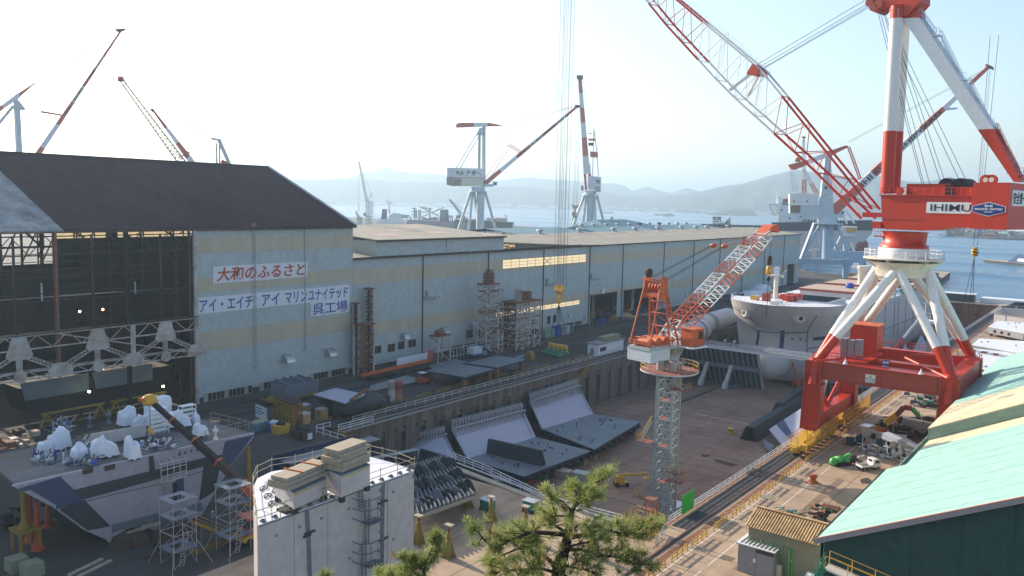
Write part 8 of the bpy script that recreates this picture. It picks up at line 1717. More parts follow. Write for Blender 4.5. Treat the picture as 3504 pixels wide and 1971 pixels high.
for px,py in((1052,1822),(1062,1818),(1048,1832),(1300,1720),(1312,1714),(1305,1845),(1314,1840)):q=onto(tN,px,py, .1);obj('strongback',MB().box((q.x,q.y- .45,q.z- .1),(q.x+ .15,q.y+ .45,q.z+ .1),'primer'),nb)
for px,py in((944,1832),(1023,1802),(1098,1773),(1192,1740),(1344,1682),(1345,1845),(1195,1910),(1100,1950)):q=onto(tN,px,py, .05);obj('lug',MB().box((q.x,q.y- .12,q.z- .12),(q.x+ .12,q.y+ .12,q.z+ .12),'grey'),nb)
def cage_ladder(px,pyt,pyb,r= .9):
 a=onto(tN,px,pyt, .1);b=onto(tN,px,min(pyb,1970),.1);mb=MB()
 for k in(-.28, .28):mb.bar(a+V((.25,k,0)),V((b.x+ .25,b.y+k,b.z)),.09, .09,'hullpatch')
 n=int((a.z-b.z)/.33)
 for i in range(n):z=b.z+i* .33;mb.tube((a.x+ .25,a.y- .28,z),(a.x+ .25,a.y+ .28,z),.035,'hullpatch',4,cap=False)
 return obj('ladder',mb,nb),a
for(px,a_,b_)in((1228,1678,1740),(1248,1705,1860),(1238,1850,1970)):cage_ladder(px,a_,b_)
for pyc in(1745,1890):
 c=onto(tN,1250,pyc, .1);mb=MB()
 for k in range(3):
  z=c.z+1.6-k*1.1;pts=[V((c.x,c.y-2.,z+ .3)),V((c.x+ .9,c.y-1.5,z)),V((c.x+1.4,c.y- .6,z)),V((c.x+1.4,c.y+1.3,z)),V((c.x+ .2,c.y+1.7,z+ .35))];mb.path(pts, .07,'hullpatch',5)
 for y in(-1.5,-.6, .4,1.3):mb.tube((c.x+(.9 if y==-1.5 else 1.4),c.y+y,c.z-1.1),(c.x+(.9 if y==-1.5 else 1.4),c.y+y,c.z+1.7),.05,'hullpatch',4,cap=False)
 o=obj('ladder_cage',mb,nb);obj('cage_floor',MB().box((c.x+ .1,c.y- .7,c.z-1.2),(c.x+1.4,c.y+1.3,c.z-1.1),'primer2'),o)
edge=[tp_[i]for i in(1,0,9,8,7,6,5,4,3,2,1)];mbs=[]
sc=obj('scaffold_rail',MB().tube(tp_[0],tp_[0]+V((0,0, .1)),.05,'rustwhite',4),nb)
for a,b in zip(edge[:-1],edge[1:]):
 a=V((a.x,a.y,NBz));b=V((b.x,b.y,NBz));n=max(1,round((b-a).length/2.6))
 for k in( .7,1.35):member('rail',a+V((0,0,k))-(b-a).normalized()*.3,b+V((0,0,k+rg_.uniform(-.1, .1))),.04,'timber',sc)
 for i in range(n):q=a.lerp(b,i/n);member('post',q,q+V((rg_.uniform(-.1, .1),0,1.6)),.04,'timber',sc)
member('rail',G(1040,1592,NBz+1.2),G(1092,1560,NBz+1.8),.05,'timber',sc);member('rail',G(1045,1590,NBz+ .6),G(1097,1582,NBz+1.2),.05,'timber',sc)
for i in range(15):q=tp_[0].lerp(tp_[1],(i+ .5)/15);obj('edge_bracket',MB().prism([V((q.x,q.y,NBz)),V((q.x- .7,q.y,NBz)),V((q.x- .3,q.y,NBz+ .3))],(0, .3,0),'primer2'),nb)
def tank(label,pts,zt,h):
 P=[G(x,y,zt)for x,y in pts];t=thing('steel_tank',label,'tank',P[0]-V((0,0,h+ .6)))
 obj('body',MB().prism([p-V((0,0,h))for p in P],(0,0,h- .1),'hullgrey'),t);obj('lid',MB().prism([p-V((0,0, .08))for p in P],(0,0, .1),'primer2'),t)
 for p in P:q=p.lerp(sum(P,V((0,0,0)))/4, .12);obj('leg',MB().box((q.x- .25,q.y- .25,NBz),(q.x+ .25,q.y+ .25,zt-h),'primer'),t)
 obj('yellow_line',MB().bar(P[0].lerp(P[1],.02)+V((.04,-.05,-.25)),P[1].lerp(P[0],.02)+V((.04,-.05,-.25)),.03, .1,'yellow'),t)
 return t,P
t1,P1_=tank('left grey steel tank, carrying long timbers, on the white block',((1005,1686),(1118,1636),(1070,1606),(940,1640)),16.3,1.7)
t2,P2_=tank('grey steel tank carrying the tall timber pile, farther right of the two',((1168,1628),(1266,1588),(1196,1566),(1098,1594)),16.9,2.3)
def pile(label,P,zt,rows,L=1.,m='timber'):
 t=thing('timber_pile',label,'timber',P[0]+V((0,0,zt)));ctr=sum(P,V((0,0,0)))/4;d=(P[1]-P[0]).normalized();n=V((-d.y,d.x,0));Ld=(P[1]-P[0]).length*L
 z=P[0].z+ .1
 for k,(cnt,h,sh)in enumerate(rows):
  for i in range(cnt):q=ctr-n*0+n*((i-(cnt-1)/2)*.42)+V((0,0,0));q.z=z+h/2;q+=d*sh;member('beam',q-d*Ld/2,q+d*Ld/2, .38,m,t,'post',h* .92)
  z+=h
 return t
pl1=pile('long square timbers lying on the left grey tank',P1_,0,((7, .4,-.4),(6, .4,-.5),(5, .4,-.3)),1.25)
for s in(-.25, .25):d=(P1_[1]-P1_[0]);c=sum(P1_,V((0,0,0)))/4+V((0,0,1.35))+d*s;n=V((-d.y,d.x,0)).normalized();obj('cross_batten',MB().bar(c-n*1.3,c+n*1.3, .14, .1,'orange'),pl1)
pile('tall layered pile of square timbers on the right grey tank',P2_,0,((7, .5,0),(7, .5, .1),(6, .42,-.2),(6, .42, .2),(5, .4,0)),.98)
for i in range(5):q=G(900+i*14,1672+i*26%70,NBz);pp=[q+V((math.cos(k*1.1)*.5,math.sin(k* .9)*.6, .08))for k in range(9)];obj('cable',MB().path(pp, .06,'rustdark',4),nb)
q=G(980,1747,NBz);obj('hatch_hole',MB().box((q.x- .8,q.y- .6,NBz- .02),(q.x+ .8,q.y+ .6,NBz+ .2),'dark'),nb)
# big painted hull section on the left with deck gear
LZ=11.;LX=-101.2
def LP(px,py):return PX(px,py,LX)
fr_=[(52,1660),(690,1520),(872,1482),(868,1500),(800,1590),(690,1800),(560,1830),(480,1800),(380,1855),(300,1820),(190,1740),(45,1665)]
F3d=[LP(*p)for p in fr_]
lbk=thing('hull_section','big hull section painted grey white and blue on supports, wrapped gear crowding its deck','block',V((LX,58,0)))
depth=15.
def lean(p):return V((LX-(LZ-p.z)*.1,p.y,p.z))
sh_pts=[lean(p)for p in F3d]
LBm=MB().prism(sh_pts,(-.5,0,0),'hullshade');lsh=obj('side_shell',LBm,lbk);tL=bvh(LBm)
back=[V((LX-depth,p.y+(2.if p.y<50 else-1.),p.z))for p in F3d];obj('far_shell',MB().prism(back,(.4,0,0),'primer'),lbk)
obj('end_plate',MB().add([sh_pts[0],sh_pts[-2],back[-2],back[0]],[(0,1,2,3)],'navy').add([sh_pts[2],sh_pts[4],sh_pts[5],back[5],back[4],back[2]],[(0,1,4,5),(1,2,3,4)],'navy').add([sh_pts[5],sh_pts[8],sh_pts[9],sh_pts[10],back[10],back[9],back[8],back[5]],[(0,1,6,7),(1,2,5,6),(2,3,4,5)],'primer'),lbk)
zd=lambda y:np.interp(y,[F3d[0].y,F3d[1].y,F3d[2].y],[F3d[0].z,F3d[1].z,F3d[2].z])-.05
dk_=obj('deck',MB().add([V((LX- .1,y,zd(y)))for y in(F3d[0].y,52,62,F3d[2].y)]+[V((LX-depth,y,zd(y)))for y in(F3d[0].y+2,52,62,F3d[2].y-1)],[(0,1,5,4),(1,2,6,5),(2,3,7,6)],'deckmix'),lbk)
for pts,m in((((60,1672),(205,1630),(290,1710),(182,1738)),'navy'),(((205,1630),(232,1682),(300,1715),(190,1740)),'navy'),(((236,1680),(700,1565),(745,1582),(290,1708)),'primer'),(((700,1565),(760,1555),(735,1680),(680,1715)),'primer'),(((290,1712),(200,1742),(300,1815),(378,1800)),'primer'),(((770,1510),(868,1488),(790,1590),(750,1590)),'navy'),(((600,1640),(628,1632),(630,1708),(612,1708)),'navy'),(((508,1562),(524,1558),(535,1640),(512,1640)),'primer'),(((380,1795),(690,1718),(700,1775),(385,1850)),'primer2')):patch(tL,pts,m,lsh,'camouflage_patch',.05+ .01*rg_.random())
patch(tL,((588,1652),(604,1648),(606,1712),(592,1712)),'black',lsh,'doorway',.09)
for px,py in((300,1612),(375,1600)):patch(tL,((px-18,py-6),(px+18,py-14),(px+18,py+4),(px-18,py+12)),'rustdark',lsh,'grease_patch',.1)
for i in range(4):patch(tL,((610+i*20,1548-i*4.6),(617+i*20,1546-i*4.6),(617+i*20,1556-i*4.6),(610+i*20,1558-i*4.6)),'navy',lsh,'tooth_mark',.09)
ribbon(tL,((190,1740),(400,1688),(560,1652),(700,1610)),2.2,'rustdark',lsh,'weld_line',.12);obj('keel_plate',MB().bar(sh_pts[8]+V((.2,0,0)),sh_pts[6]+V((.2,0,1.5)),.5, .4,'timber'),lbk)
q=onto(tL,577,1606, .1);mb=MB()
for k in range(5):mb.path([V((q.x,q.y-1.8+k* .9,q.z+1.8)),V((q.x+1.2,q.y-1.8+k* .9,q.z+1.4)),V((q.x+1.2,q.y-1.8+k* .9,q.z-1.2))],.06,'hullgrey',4)
for k in range(4):mb.tube((q.x+1.2,q.y-1.8,q.z+1.4-k* .85),(q.x+1.2,q.y+1.8,q.z+1.4-k* .85),.06,'hullgrey',4)
obj('access_cage',mb,lbk);cageo=MB();a=onto(tL,565,1655, .2);b=onto(tL,580,1715, .2)
for k in(-.3, .3):cageo.tube(a+V((0,k,0)),b+V((0,k,0)),.05,'galv',4)
for i in range(14):z=a.lerp(b,i/14);cageo.tube(z+V((0,-.3,0)),z+V((0, .3,0)),.04,'galv',4)
obj('ladder',cageo,lbk)
def dz(px,py,dd=0):return G(px,py,zd(58)+dd)
for px,py in((285,1495),(340,1480),(395,1468),(450,1458),(300,1512),(420,1476)):q=dz(px,py);obj('deck_opening',MB().box((q.x-1.1,q.y- .9,q.z),(q.x+1.1,q.y+ .9,q.z+ .12),'black').box((q.x-1.3,q.y-1.1,q.z),(q.x+1.3,q.y- .9,q.z+ .2),'primer').box((q.x-1.3,q.y+ .9,q.z),(q.x+1.3,q.y+1.1,q.z+ .2),'primer'),dk_)
a,b=dz(310,1530),dz(500,1495);obj('inner_wall',MB().bar(a+V((0,0, .9)),b+V((0,0, .9)),.2,1.8,'hullgrey'),lbk);a,b=dz(400,1545),dz(450,1520);obj('dark_hold',MB().box((b.x-2.5,a.y,a.z),(b.x+2.5,b.y+3,a.z+ .14),'black'),dk_)
for a,b in(((55,1640),(870,1478)),):pass
railing('deck_rail',[dz(60,1655),dz(330,1590)],1.2,'galv',lbk,1.4, .035);railing('deck_rail',[dz(700,1505),dz(840,1470)],1.3,'timber',lbk,1.8, .035);railing('deck_rail',[dz(720,1440),dz(850,1470)],1.3,'timber',lbk,2, .035)
def wrapped(label,px,py,w,d,h,m='tarp',seed=0,top= .62):
 p=dz(px,py);w*= .85;d*= .85;h*= .88;t=thing('wrapped_gear',label,'wrapped gear',p);r2=random.Random(seed);n=22;rings=[(1.08,0.),(1.,.3),(.93, .65),(.86, .9),(top+ .1,1.),(.2,1.08)]
 vs=[];fs=[]
 for k,(rr2,zz)in enumerate(rings):
  for i in range(n):
   a=2*math.pi*i/n;sq=1/max(abs(math.cos(a)),abs(math.sin(a)))**.75;fold=1+(.05*math.sin(i*3.1+seed)+.03*math.sin(i*5.3))*(1-zz* .6)+.1*math.sin(i* .57+seed*2);zj=-.05*abs(math.sin(i*1.7+seed))if k==0 else( .12*math.sin(i* .9+seed)if k>2 else 0)
   hf=1+ .2*math.sin(a+seed)+.09*math.sin(2*a+seed*3);vs.append(V((p.x+w*rr2*math.cos(a)*sq*fold,p.y+d*rr2*math.sin(a)*sq*fold,p.z+ .15+h*hf*max(0,zz+zj* .6 if k else zz+ .15*abs(math.sin(i*1.3+seed))))))
 for k in range(len(rings)-1):
  for i in range(n):fs.append((k*n+i,k*n+(i+1)%n,(k+1)*n+(i+1)%n,(k+1)*n+i))
 k=len(rings)-1;fs.append(tuple(range(k*n,k*n+n)))
 obj('cloth',MB().add(vs,fs,m,True),t);obj('base',MB().box((p.x-w* .7,p.y-d* .7,p.z),(p.x+w* .7,p.y+d* .7,p.z+ .3),'primer'),t);return t
W_list=[(202,1535,1.7,1.6,2.6,'large bulky shape under white cloth at the left of the deck'),(155,1555,1.1,1.,1.6,'small pale wrapped shape at the far left of the deck'),(358,1565,1.5,1.6,2.4,'broad white wrapped machine at the front deck edge, left one'),(453,1572,1.2,1.,2.6,'narrow tall white wrapped machine at the front deck edge'),(272,1570,1.3,1.2,1.6,'low white wrapped gear behind the scaffold pipes'),(434,1458,1.4,1.2,2.6,'white wrapped box standing at the back of the deck'),(472,1466, .9, .9,1.7,'grey white wrapped piece next to the back box'),(505,1458, .9, .9,1.7,'small wrapped piece left of the white ribbed rack'),(610,1462,1.9,1.5,2.2,'wide white wrapped box behind the leaning crane arm'),(686,1492,1.1,1.,1.6,'round white wrapped bundle right of the crane arm'),(672,1452, .6, .6,1.6,'narrow white hood at the back right of the deck')]
for i,(px,py,w,d,h,lab)in enumerate(W_list):wrapped(lab,px,py,w,d,h,'tarp' if i!=6 else 'sign',i+1)
cyl=thing('vent_cylinders','two tall white rounded cylinders side by side behind the white ribbed rack','cylinder',dz(535,1440));
for px in(522,560):p=dz(px,1442);obj('cylinder',MB().lathe(p,[(1.2,0),(1.2,3.4),(1.,3.8),(.5,4.)],'tarp',16),cyl)
def rack(label,px,py,w,h,n):
 p=dz(px,py);t=thing('shelf_rack',label,'rack',p)
 for a in(-w,w):
  for b in(-.5, .5):member('post',p+V((b,a,0)),p+V((b,a,h)),.07,'sign',t)
 for k in range(n):obj('shelf',MB().box((p.x- .6,p.y-w,p.z+h*(k+1)/n- .1),(p.x+ .6,p.y+w,p.z+h*(k+1)/n),'sign'),t)
 return t
rack('white ribbed rack standing left of the crane arm on the deck',545,1485,1.2,3.8,6);rack('white ribbed rack at the back right of the deck',642,1448,1.1,2.8,4)
mb_t=thing('pipe_cluster','cluster of grey pipes and valves at the front edge of the painted deck','pipework',dz(260,1590));mb_u=thing('pipe_cluster','tall bluish tangle of pipes at the back left of the painted deck','pipework',dz(210,1500));mb_v=thing('pipe_cluster','small pumps and pipes by the crane arm on the painted deck','pipework',dz(540,1530))
for t_,c,sx,sy,n,h in((mb_t,(270,1592),60,12,70,1.8),(mb_u,(210,1490),32,22,80,3.),(mb_v,(540,1535),55,14,70,1.6),(mb_t,(150,1580),45,18,50,1.2),(mb_u,(290,1545),35,14,50,1.6)):
 for i in range(n):
  p=dz(c[0]+rg_.uniform(-sx,sx),c[1]+rg_.uniform(-sy,sy))+V((0,0,rg_.uniform( .1,h* .5)));dd=rg_.choice([V((0,0,1)),V((0,1,0)),V((1,0,0)),V((0, .7, .7))]);l=rg_.uniform( .3,1.4)
  if i%4:member('pipe',p,p+dd*l,rg_.uniform( .04, .1),rg_.choice(['galv','sign','hullpatch','navy','steel']),t_)
  else:obj('valve',MB().lathe(p,[(.15,0),(.28, .1),(.28, .35),(.1, .5)],rg_.choice(['galv','sign','primer2','navy','blue']),7),t_)
for px,py,lab in((308,1462,'left of two upright deck valves at the back of the openings'),(372,1450,'right of two upright deck valves at the back of the openings'),(738,1505,'white mushroom vent near the pointed right end of the deck')):
 p=dz(px,py);one('deck_valve',MB().lathe(p,[(.35,0),(.35, .3),(.15, .4),(.15,1.1),(.4,1.2),(.4,1.5),(.12,1.6),(.12,2.)],'sign' if px>700 else 'hullpatch',10),lab,'valve')
wd_=thing('timber_bundle','short timber bundle at the left tip of the painted deck','timber',dz(115,1618))
for i in range(5):a=dz(90,1622+i);b=dz(142,1612+i);member('board',a+V((i* .22- .5,0, .2)),b+V((i* .22- .5,0, .2)),.2,'timber',wd_,'post',.2)
ac=thing('truck_crane','truck crane behind the white block, long dark arm with orange tip reaching up left','crane',G(880,1860));Fa_=Frame(G(860,1860,0),(G(860,1860)-G(500,1800)));
tipa=Fa_.Q(512,1368);ba=Fa_.Q(862,1685)
for i,(t0,t1,w,m)in enumerate(((0, .1,1.,'orange'),(.1, .33, .9,'rustdark'),(.33, .56, .78,'dark'),(.56, .78, .66,'dark'),(.78,1, .56,'dark'))):obj('arm_section',MB().bar(ba.lerp(tipa,t0),ba.lerp(tipa,t1),w,w,m),ac);obj('arm_collar',MB().bar(ba.lerp(tipa,t1- .012),ba.lerp(tipa,t1),w*1.15,w*1.15,'orange'),ac)
obj('arm_head',MB().blob(tipa,(.9, .9, .8),'yellow',8, .3).bar(tipa,tipa+V((0,-1.5, .3)),.4, .4,'orange'),ac);member('hoist_rope',tipa,tipa-V((0,0,3.8)),.04,'wire',ac);obj('hook',MB().blob(tipa-V((0,0,4.2)),(.35, .35, .6),'yellow',8,0),ac)
cb=G(862,1855);obj('cab',MB().box((cb.x-1.2,cb.y-1.3,1.4),(cb.x+1.2,cb.y+1.,3.8),'orange').box((cb.x-1.22,cb.y-1.32,2.4),(cb.x+1.22,cb.y+ .6,3.5),'glassdark'),ac);obj('chassis',MB().box((cb.x-1.3,cb.y-2, .8),(cb.x+1.3,cb.y+8,1.5),'yellow').box((cb.x-1,cb.y+1.2,1.5),(cb.x+1.2,cb.y+5,3.),'orange'),ac);obj('pivot',MB().bar(V((cb.x,cb.y+3,2.5)),ba,1.,1.2,'orange'),ac)
for k in(-1.2,2,4.5):obj('wheel',MB().tube((cb.x-1.5,cb.y+k, .6),(cb.x-1.1,cb.y+k, .6),.62,'rubber',14).tube((cb.x+1.1,cb.y+k, .6),(cb.x+1.5,cb.y+k, .6),.62,'rubber',14),ac)
pr_=thing('prop','yellow pillar on a four legged fork base under the left tip of the hull section','prop',G(90,1880));b=G(88,1885);tpz=PP(52,1672,b,V((.6,-.8,0))).z
obj('pillar',MB().lathe((b.x,b.y,3.),[(.9,0),(.38,1.),(.36,8.)],'yellowdull',10),pr_)
for a in((-1.2,-1.),(1.2,-1.),(1.2,1.2),(-1.2,1.2)):member('leg',(b.x+a[0],b.y+a[1],0),(b.x+a[0],b.y+a[1],2.8),.3,'yellowdull',pr_,'post')
obj('frame_top',MB().box((b.x-1.5,b.y-1.3,2.75),(b.x+1.5,b.y+1.5,3.05),'yellowdull'),pr_);stuff_=None
b=G(850,1640);pr2=thing('prop','tall yellow post under the pointed right end of the hull section','prop',b);bb=PX(852,1660,-101);obj('pillar',MB().tube((bb.x,bb.y,0),(bb.x,bb.y,PX(848,1528,-101).z),.32,'yellowdull',10).box((bb.x- .8,bb.y- .8,0),(bb.x+ .8,bb.y+ .8, .3),'yellowdull'),pr2)
for i,(px,py)in enumerate(((105,1850),(130,1880),(165,1800))):b=G(px,py);one('prop',MB().lathe(b,[(.9,0),(.35,1.4),(.3,6.4)],'redink',8),['left dim red prop under the hull section','front dim red prop under the hull section','right dim red prop under the hull section'][i],'prop')
for i,(px,py)in enumerate(((420,1868),(470,1860),(560,1848),(620,1820))):b=G(px,py);one('cradle',MB().hexa([V((b.x+a*k,b.y+c*k,z))for z,k in((0,1.3),(1.3, .8))for a,c in((-1,-1),(1,-1),(1,1),(-1,1))],'rustdark'),'%s dark cradle under the keel of the hull section'%['leftmost','second','third','rightmost'][i],'cradle')
heap('dark round gear lying under the keel near the scaffold tower',560,1905,22,2.,['rustdark','dark','rust'],k= .8);heap('jumble of dark machinery left of the hull section',30,1540,60,7.,['timber','rust','galv','rustdark','yellowdull'],k= .35);heap('dark steel offcuts at the left edge below the hull section',40,1800,40,4.5,['rustdark','dark','primer'],k= .5)
for i,(px,py)in enumerate(((58,1950),(110,1968))):p=G(px,py);one('concrete_block',MB().box((p.x-1,p.y-1,0),(p.x+1,p.y+1,1.6),'hutwall'),['left worn concrete block at the bottom left corner','right worn concrete block at the bottom left corner'][i],'block')
mb=thing('rail_strip','two pale timber rails running along the shaded ground at the lower left','rails',G(300,1940))
for k in(0,1.2):a=G(235,1971);b=G(350,1915);obj('timber',MB().bar(a+V((k,k* .4, .1)),b+V((k,k* .4, .1)),.5, .2,'timber'),mb)
def scaffold(label,px,py,h,levels,w=3.):
 p=G(px,py);t=thing('scaffold_tower',label,'scaffold',p);s=w/2
 cs2=[(-s,-s),(s,-s),(s,s),(-s,s)]
 for a in cs2:member('standard',p+V((*a,0)),p+V((*a,h)),.05,'galv',t)
 for k in range(1,levels+1):
  z=h*k/levels
  for i in range(4):a,b=cs2[i],cs2[(i+1)%4];member('ledger',p+V((*a,z)),p+V((*b,z)),.04,'galv',t);member('brace',p+V((*a,z-h/levels)),p+V((*b,z)),.03,'galv',t)
  if k>=levels-1 or k==1:
   for(x0,x1,y0,y1)in((-s- .2,s+ .2,-s- .2,-s+ .7),(-s- .2,s+ .2,s- .7,s+ .2),(-s- .2,-s+ .7,-s+ .7,s- .7),(s- .7,s+ .2,-s+ .7,s- .7)):obj('plank',MB().box((p.x+x0,p.y+y0,z),(p.x+x1,p.y+y1,z+ .08),'hullpatch'),t)
 mbl=MB();
 for k in(-.3, .3):mbl.bar(p+V((s,k- .5, .2)),p+V((s- .6,k+ .5,h* .5)),.06, .06,'galv')
 for i in range(12):z=i/12;q=p+V((s- .6*z,-.5+z, .2+h* .5*z));mbl.tube(q-V((0, .3,0)),q+V((0, .3,0)),.03,'galv',4)
 obj('ladder',mbl,t)
 for k in(-1,1):member('outrigger',p+V((s,k*s,3)),p+V((s+1.6,k*(s+1.2),0)),.04,'galv',t);member('outrigger',p+V((-s,k*s,3)),p+V((-s-1.2,k*(s+1),0)),.04,'galv',t)
 return t
scaffold('scaffold tower in front of the hull section, left of the yellow stair',612,1925,8.2,4);scaffold('scaffold tower between the hull section and the white block',800,1880,8.6,4)
a=PX(655,1725,-92);stairs('yellow_stair','yellow steel stair standing under the keel by the scaffold tower',(a.x,a.y,4.2),(a.x,a.y+6, .2),1.2)
ystd=thing('stair_frame','yellow supporting frame below the yellow steel stair','frame',(a.x,a.y,0))
for k in range(4):member('post',(a.x,a.y+k*1.3,0),(a.x,a.y+k*1.3,4.-k* .9),.07,'yellowdull',ystd);member('foot_rail',(a.x- .6+k* .4,a.y, .1),(a.x- .6+k* .4,a.y+5.5, .1),.06,'yellowdull',ystd)
# quay in front of the sheds
def lattower(label,px0,px1,yt,yb_,m='rustwhite',depth=3.2,n=None,x=-156.5,cap=True,group=None,cells=1):
 b0=PX(px0,yb_,x);b1=PX(px1,yb_,x);zt=PX(px0,yt,x).z;y0,y1=b0.y,b1.y;w=(y1-y0)/cells;n=n or max(2,round(zt/(w if w>1.2 else 1.6)))
 t=thing('lattice_tower',label,'tower',(x,y0,0));xs2=(x-depth/2,x+depth/2)
 for c in range(cells+1):
  for xx in xs2:member('chord',(xx,y0+w*c,0),(xx,y0+w*c,zt),.34,m if(c+int(xx>x))%2 else 'rustwhite',t,'post')
 for k in range(n+1):
  z=zt*k/n;mm_='rust' if k%3==0 else m
  for xx in xs2:member('strut',(xx,y0,z),(xx,y1,z),.26,mm_,t,'post')
  for c in(0,cells):member('strut',(xs2[0],y0+w*c,z),(xs2[1],y0+w*c,z),.22,mm_,t,'post')
  if k<n:
   z2=zt*(k+1)/n
   for c in range(cells):
    a,b=(y0+w*c,y0+w*(c+1))if(k+c)%2 else(y0+w*(c+1),y0+w*c)
    member('brace',(xs2[1],a,z),(xs2[1],b,z2),.2,m,t,'post');member('brace',(xs2[0],b,z),(xs2[0],a,z2),.18,'rust',t,'post')
 if cap:obj('cap_plate',MB().box((xs2[0]-.3,y0- .3,zt),(xs2[1]+.3,y1+ .3,zt+ .3),'rust'),t)
 return t,zt,y0,y1
lattower('rusty lattice tower at the corner of the tall shed',1226,1264,1112,1278,'rust',x=-155.5);t,zt,y0,y1=lattower('thin dark lattice mast right of the rusty corner tower',1255,1270,990,1272,'rustdark',1.4,22,x=-157.8)
lattower('very thin mast showing left of the corner tower',1213,1220,1040,1270,'rustdark',1.,18,x=-158.6)
lattower('short white and rust lattice tower with hood on top in front of the long shed',1485,1526,1152,1226,'rustwhite',3.,x=-154);p=PX(1503,1145,-154);one('rust_fitting',MB().blob((p.x,p.y,p.z+ .6),(1.3,1.3,1.),'rust',8, .35),'rusty fitting crowning the short white lattice tower','fitting')
lattower('lower right annex of the tall stepped lattice tower',1690,1706,1125,1195,'rustwhite',2.8,x=-151);t,zt,y0,y1=lattower('tall stepped lattice tower before the long shed, lower and middle stage',1648,1688,975,1200,'rustwhite',3.4,10,x=-152.5)
m1=thing('small_tower','narrow rusty top stage of the tall stepped lattice tower','tower',(-152.5,y0,zt));mb=MB();lattice(mb,(-152.5,(y0+y1)/2,zt+ .3),(-152.5,(y0+y1)/2,PX(1670,935,-152.5).z),2.2,2.2,4, .16, .1,'rust',x=True);obj('stage',mb,m1);mb=MB();lattice(mb,(-152.5,(y0+y1)/2,PX(1670,935,-152.5).z),(-152.5,(y0+y1)/2,PX(1670,924,-152.5).z),1.5,1.5,1, .16, .1,'rust');obj('stage',mb,m1)
t,zt,y0,y1=lattower('wide rusty lattice frame of four bays before the long shed',1742,1822,1036,1188,'rustwhite',5.5,9,x=-151,cells=4);lattower('darker rusty lattice bay at the left of the wide frame',1718,1745,1042,1180,'rust',4.,8,x=-154)
m2=thing('small_tower','two small lattice stages standing on the wide rusty frame','tower',(-151,y0,zt))
for px,w_,zt2,m in((1772,1.6,990,'rustwhite'),(1788,1.8,998,'rust'),(1804,1.8,998,'rust')):y=PX(px,1036,-151).y;mb=MB();lattice(mb,(-151,y,zt+ .3),(-151,y,PX(px,zt2,-151).z),w_,w_,3, .16, .1,m,x=True);obj('stage',mb,m2)
def cbox(nm,lab,px,py,w,l,h,m,cat=None,z=0):p=G(px,py,z);t=thing(nm,lab,cat or nm.replace('_',' '),p);obj('body',MB().box((p.x-w/2,p.y-l/2,z),(p.x+w/2,p.y+l/2,z+h),m),t);obj('top',MB().box((p.x-w/2- .08,p.y-l/2- .08,z+h),(p.x+w/2+ .08,p.y+l/2+ .08,z+h+ .12),m),t);return t
cbox('container','dark green box left of the bright blue one by the shed wall',1870,1153,3,6,2.8,'fasciagreen');cbox('locker','bright blue locker by the long shed wall',1904,1150,1.8,1.6,3.2,'blue','locker');cbox('container','grey box just right of the bright blue locker',1924,1146,2,3,2.8,'grey');cbox('locker','pale green locker in the row at the long shed wall',1938,1142,1.8,1.6,2.8,'paleteal','locker');cbox('locker','dark green locker ending the row at the long shed wall',1952,1139,1.8,1.6,2.6,'green','locker')
of=thing('office','small white office with flat roof on the quay above the dock wall','building',G(2100,1195));a=G(2043,1188);b=G(2120,1205)
p=G(2110,1198);obj('wall',MB().box((p.x-2.5,p.y-13,0),(p.x+1.2,p.y+2,3.4),'sign'),of);obj('roof',MB().box((p.x-2.9,p.y-13.4,3.4),(p.x+1.6,p.y+2.4,3.65),'roofold'),of);obj('window',MB().box((p.x+1.2,p.y-12,1.2),(p.x+1.25,p.y-8.5,2.4),'glassdark'),of);obj('door',MB().box((p.x-1.5,p.y+-13.05, .1),(p.x- .3,p.y-13.,2.2),'grey'),of);obj('roof_unit',MB().box((p.x-2,p.y-8,3.7),(p.x+ .6,p.y+1,5.),'hutwall'),of);railing('roof_rail',[(p.x+1.4,p.y-13,3.65),(p.x+1.4,p.y+2,3.65)],1.,'yellowdull',of,2, .04)
flatblock('broad grey deck panel on trestles, left one of the quay panels',((1458,1268),(1590,1290),(1690,1262),(1560,1243)),3.2, .5,'primer2','primer');flatblock('broad bluish deck panel on trestles, right one of the quay panels',((1598,1242),(1700,1257),(1800,1230),(1700,1216)),3.2, .5,'primer2','primer');flatblock('low grey plate stack between the panels and the lattice towers',((1480,1262),(1600,1240),(1560,1228),(1465,1250)),1.4, .8,'primer2','primer')
flatblock('large grey plate lying on the quay behind the lifting hook cables, by the forklift',((1260,1340),(1450,1300),(1390,1285),(1270,1318)),.5, .4,'grey','primer')
for i in range(4):p=G(1640+i*22,1296-i*4,0);one('trestle',MB().box((p.x-1,p.y-1.5,0),(p.x+1,p.y+1.5,2.6),'earth'),'dark block painted as shade under the quay deck panels, %s from the left'%ordn[i+1 if i else 0].replace('nearest','first'),'trestle')  # solid dark boxes added as the shade beneath the panels
gr=thing('grating','dark green steel frame lying on black rubble below the yellow beam','frame',G(1900,1222));P=[G(1850,1214),G(1912,1232),G(1948,1218),G(1888,1202)]
for a,b in zip(P,P[1:]+P[:1]):member('edge',a+V((0,0, .9)),b+V((0,0, .9)),.4,'green',gr,'post',.5)
for i in range(1,6):member('bar',P[0].lerp(P[1],i/6)+V((0,0, .9)),P[3].lerp(P[2],i/6)+V((0,0, .9)),.3,'green',gr,'post',.4)
def rubble(label,pts,h):P=[G(*p)for p in pts];c=sum(P,V((0,0,0)))/len(P);mb=MB();n=len(P);mb.add([p for p in P]+[p.lerp(c, .45)+V((0,0,h*rg_.uniform( .6,1)))for p in P]+[c+V((0,0,h))],[(i,(i+1)%n,n+(i+1)%n,n+i)for i in range(n)]+[(n+i,n+(i+1)%n,2*n)for i in range(n)],'earth');return stuff(one('rubble',mb,label,'rubble'))
